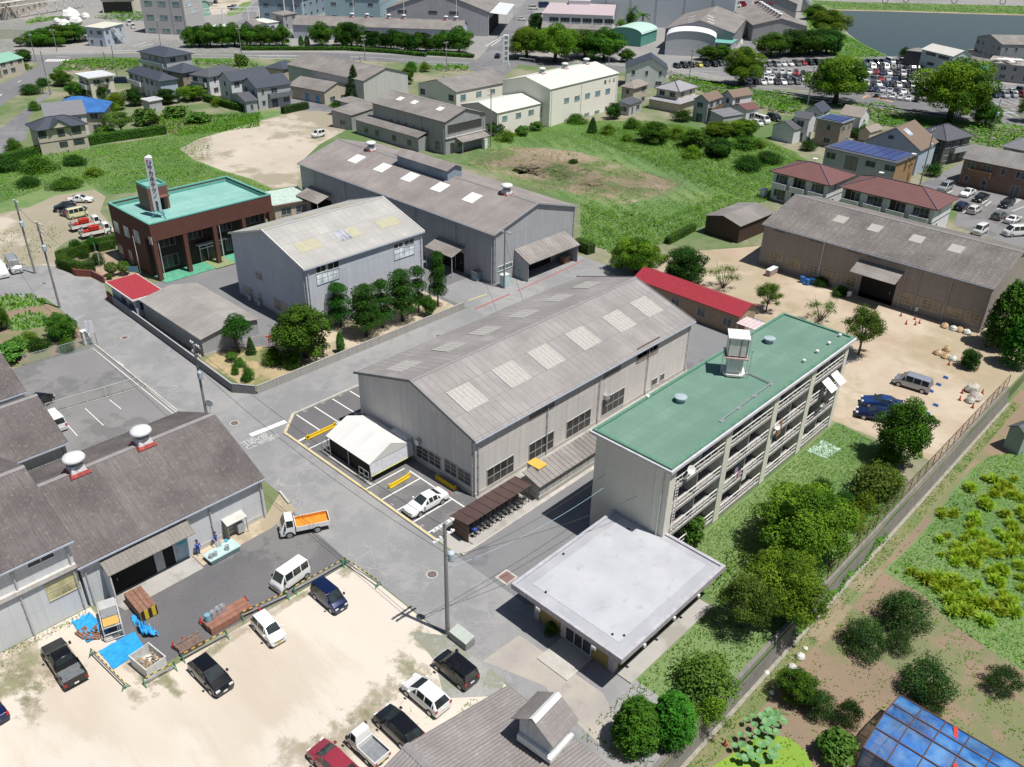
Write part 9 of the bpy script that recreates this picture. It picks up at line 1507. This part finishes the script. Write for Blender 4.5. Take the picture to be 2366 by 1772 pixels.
def onb(reg,x,y,off=.2):q=onplane(reg,x,y,APT.o-APT.Y*off,APT.Y);return q
for lab,reg,x,y,w,h,c in(('white sheet hung over a second-floor railing','33',1915,900,.8,1.5,(.7,.68,.68)),('pink cloth hung beside the white sheet','33',1870,900,.5,.9,(.55,.3,.38)),('brown quilt hung on a balcony of the third bay','34',130,510,.9,1.9,(.30,.16,.10)),('pale blue clothes hung on the top balcony nearest the corner','33',1530,745,1.2,.9,(.25,.33,.5)),('dark clothes hung on the top balcony','33',1610,690,1.2,.9,(.08,.09,.16)),('striped clothes hung at the end of the top balcony','33',1660,650,.5,.9,(.4,.2,.25)),('lilac clothes hung in the second bay','33',1845,880,.6,.9,(.36,.32,.5)),('white cloths hung on the last bay balcony','34',80,540,.5,.9,(.62,.62,.62))):
 p=onb(reg,x,y,.12 if 'railing' in lab or 'quilt' in lab or 'beside' in lab else-.35);n=6;mb=MB();mb.mesh([(.04*math.sin(i*2.1),w*(i/n-.5),z)for z in(-h/2,h/2)for i in range(n+1)],[(i,i+1,n+2+i,n+1+i)for i in range(n)]);o=mb.build('laundry',M('cloth_%02x%02x%02x'%tuple(int(k*255)for k in c),c,.85));o.location=p;T(o,lab,'laundry','washing on the balconies')
for lab,reg,x,y,r in(('white satellite dish on the top balcony nearest the corner','33',1455,865,.42),('white satellite dish on the third bay balcony','34',103,500,.36),('white satellite dish on the second bay balcony','33',2185,500,.32)):p=onb(reg,x,y,.35);t=thing('satellite_dish',lab,'satellite dish',p,.6);MB().lathe([(.02,0),(r*.5,.05),(r,.16),(r*.99,.17),(.02,.02)],(0,0,0),16).build('dish',WHITE,t).rotation_euler=(1.1,0,.6);MB().tube([(0,0,0),(0,.35,-.1)],.03,6).build('arm',ALU,t)
for lab,reg,x,y,z in(('white satellite dish on the left maroon roof','D4',905,1060,7.2),('white satellite dish on the right maroon roof','D4',2025,1300,7.2),('white satellite dish at the edge of the solar roof','14',1268,1335,6.4)):t=thing('satellite_dish',lab,'satellite dish',W(reg,x,y,z),.8);MB().lathe([(.02,0),(.3,.04),(.5,.14),(.49,.15),(.02,.02)],(0,0,.55),14).build('dish',WHITE,t);MB().tube([(0,0,-.3),(0,0,.6)],.04,6).build('mast',ALU,t)
for i,(dx,w)in enumerate(((0,1.5),(1.7,1.5))):p=onb('34',490+i*75,120-i*60,.0);o=MB().hexa([(0,0,0),(0,w,0),(1.3,w,-.9),(1.3,0,-.9),(0,0,.04),(0,w,.04),(1.3,w,-.86),(1.3,0,-.86)]).build('awning',M('awning_white',(.7,.69,.69),.6));o.location=p;T(o,('white awning over the last bay, nearer half','white awning over the last bay, farther half')[i],'awning')
o=MB().mesh([(0,0,.05),(2.3,.2,.06),(2.6,3.2,.05),(.3,3.4,.07)],[(0,1,2,3)]);o=o.build('ground_sheet',M('sheet_mint',(.32,.45,.36),.7,var=.4));o.location=W('34',440,690)+Vector((-.6,-1.2,0));T(o,'pale and green boards laid on the grass by the last bay','boards')
p1,p2=W('44',800,1500,.2),W('44',1330,1210,.2);t=thing('greenhouse','greenhouse covered with translucent blue sheeting in the bottom right corner','greenhouse',(p1.x,p1.y,-2));w=p2.y-p1.y;L=14
def bs():
 m,nt,b=newmat('blue_sheeting');v=coords(nt);nt.links.new(mixc(nt,ramp(nt,noise(nt,v,.8,5),.4,.65),(.02,.14,.45),(.10,.26,.52)),b.inputs[0]);nt.links.new(math_(nt,'SUBTRACT',.92,math_(nt,'MULTIPLY',ramp(nt,noise(nt,v,.35,3),.4,.62),.5)),b.inputs['Alpha']);b.inputs['Roughness'].default_value=.35;return m
prof=[(0,0),(0,2.2),(w*.27,2.75),(w*.5,3.1),(w*.73,2.75),(w,2.2),(w,0)];mb=MB();[mb.poly([(0,a,z),(L,a,z),(L,b_,y),(0,b_,y)])for(a,z),(b_,y)in zip(prof,prof[1:])];mb.poly([(0,a,z)for a,z in prof]);mb.build('sheeting',bs(),t);mb=MB();FRB=M('frame_rust',(.10,.05,.04),.7)
for x in np.arange(0,L+.1,1.75):[mb.bar((x,a,z+.03),(x,b_,y+.03),.07)for(a,z),(b_,y)in zip(prof,prof[1:])]
for a,z in prof[1:-1]:mb.bar((0,a,z+.04),(L,a,z+.04),.09)
mb.build('frame',FRB,t);mb=MB();a=W('44',1470,1640,1.2)-t.location;mb.bar((5.5,w*.35,3.0),(4.2,w*.98,2.4),.3,.06);mb.build('ladder',RED,t)
for i,(x,y,r)in enumerate(((920,240,7),(830,340,4.5),(970,300,5),(1100,240,4),(735,290,3))):rock('white sheeted heap in the yard before the beige plant, %s'%('largest','in front','at the right','far right','at the left')[i],'T1',x,y,r*.5,M('heap_white',(.66,.66,.65),.7),'bag','white heaps at the plant')
t=thing('pipe_rack','white pipe rack running along the beige plant at the top left','pipe rack',W('T1',0,270));d=W('T1',1060,100)-t.location;mb=MB();[mb.bar(d*k/9,d*k/9+Vector((0,0,6.5)),.3)for k in range(10)];[mb.bar(Vector((0,0,z)),d+Vector((0,0,z)),.25)for z in(4.8,6.5)];mb.build('frame',WHITE,t);mb=MB();[mb.tube([n_,d+n_],.22,8)for n_ in(Vector((1,1,6.8)),Vector((1.8,1.8,6.8)),Vector((.3,.3,6.8)))];mb.build('pipe',M('pipe_pale',(.52,.52,.5),.5),t)
t=thing('pipe_rack','white lattice pipe bridge over the works road by the concrete office','pipe rack',W('T2',400,330));d=W('T2',1110,300)-t.location;mb=MB();[mb.bar(d*k/10+Vector((0,0,5)),d*(k+1)/10+Vector((0,0,6.5)),.14)for k in range(10)];[mb.bar(Vector((0,0,z)),d+Vector((0,0,z)),.22)for z in(5,6.5)];[mb.bar(d*k,d*k+Vector((0,0,6.5)),.3)for k in(0,.35,.8,1)];mb.build('frame',WHITE,t)
o=MB().box(-6,-.1,0,6,.1,3.5).build('screen_wall',M('screen_cream',(.52,.53,.42),.6));g=W('T1',160,500);o.location=g;o.rotation_euler=(0,0,.75);T(o,'cream screen wall at the far left beyond the road','wall')
for i,(x,y)in enumerate(((430,15),(700,5),(1315,18),(1930,30))):p=W('T6',x,y+28);t=thing('metal_hoop','dark upright hoop by the road beyond the pond, %s from the left'%ORD[i],'hoop',p,.7,'hoops beyond the pond');mb=MB();[mb.bar((1.5*math.cos(a),0,1.6+1.5*math.sin(a)),(1.5*math.cos(a+.42),0,1.6+1.5*math.sin(a+.42)),.25)for a in np.linspace(0,6.28,16)[:-1]];mb.build('ring',TRIM,t)
p=W('o',1625,700,2.2);t=thing('canopy','small pale pink framed canopy between the red roof and the green apartment roof','canopy',(p.x,p.y,0));mb=MB();mb.box(-1.6,-1.4,2.2,1.6,1.4,2.25);mb.build('roof',M('canopy_pink',(.56,.42,.43),.5),t);mb=MB();[mb.box(x-.03,-1.45,2.25,x+.03,1.45,2.3)for x in np.linspace(-1.6,1.6,6)];[mb.box(-1.6,y-.03,2.252,1.6,y+.03,2.29)for y in np.linspace(-1.4,1.4,4)];[mb.bar((x,y,0),(x,y,2.2),.07)for x in(-1.5,1.5)for y in(-1.3,1.3)];mb.build('frame',WHITE,t)
for i,(x,y)in enumerate(((330,700),(290,770),(225,860),(175,940),(130,1010),(60,1060),(15,900))):p=W('44',x,y,-1.97);rock('white rubble lump on the orchard edge, %s from the top'%ORD[i],'44',x,y,rnd.uniform(.2,.4),M('rubble_white',(.58,.57,.54),.9),'rubble','white rubble along the orchard',-2)
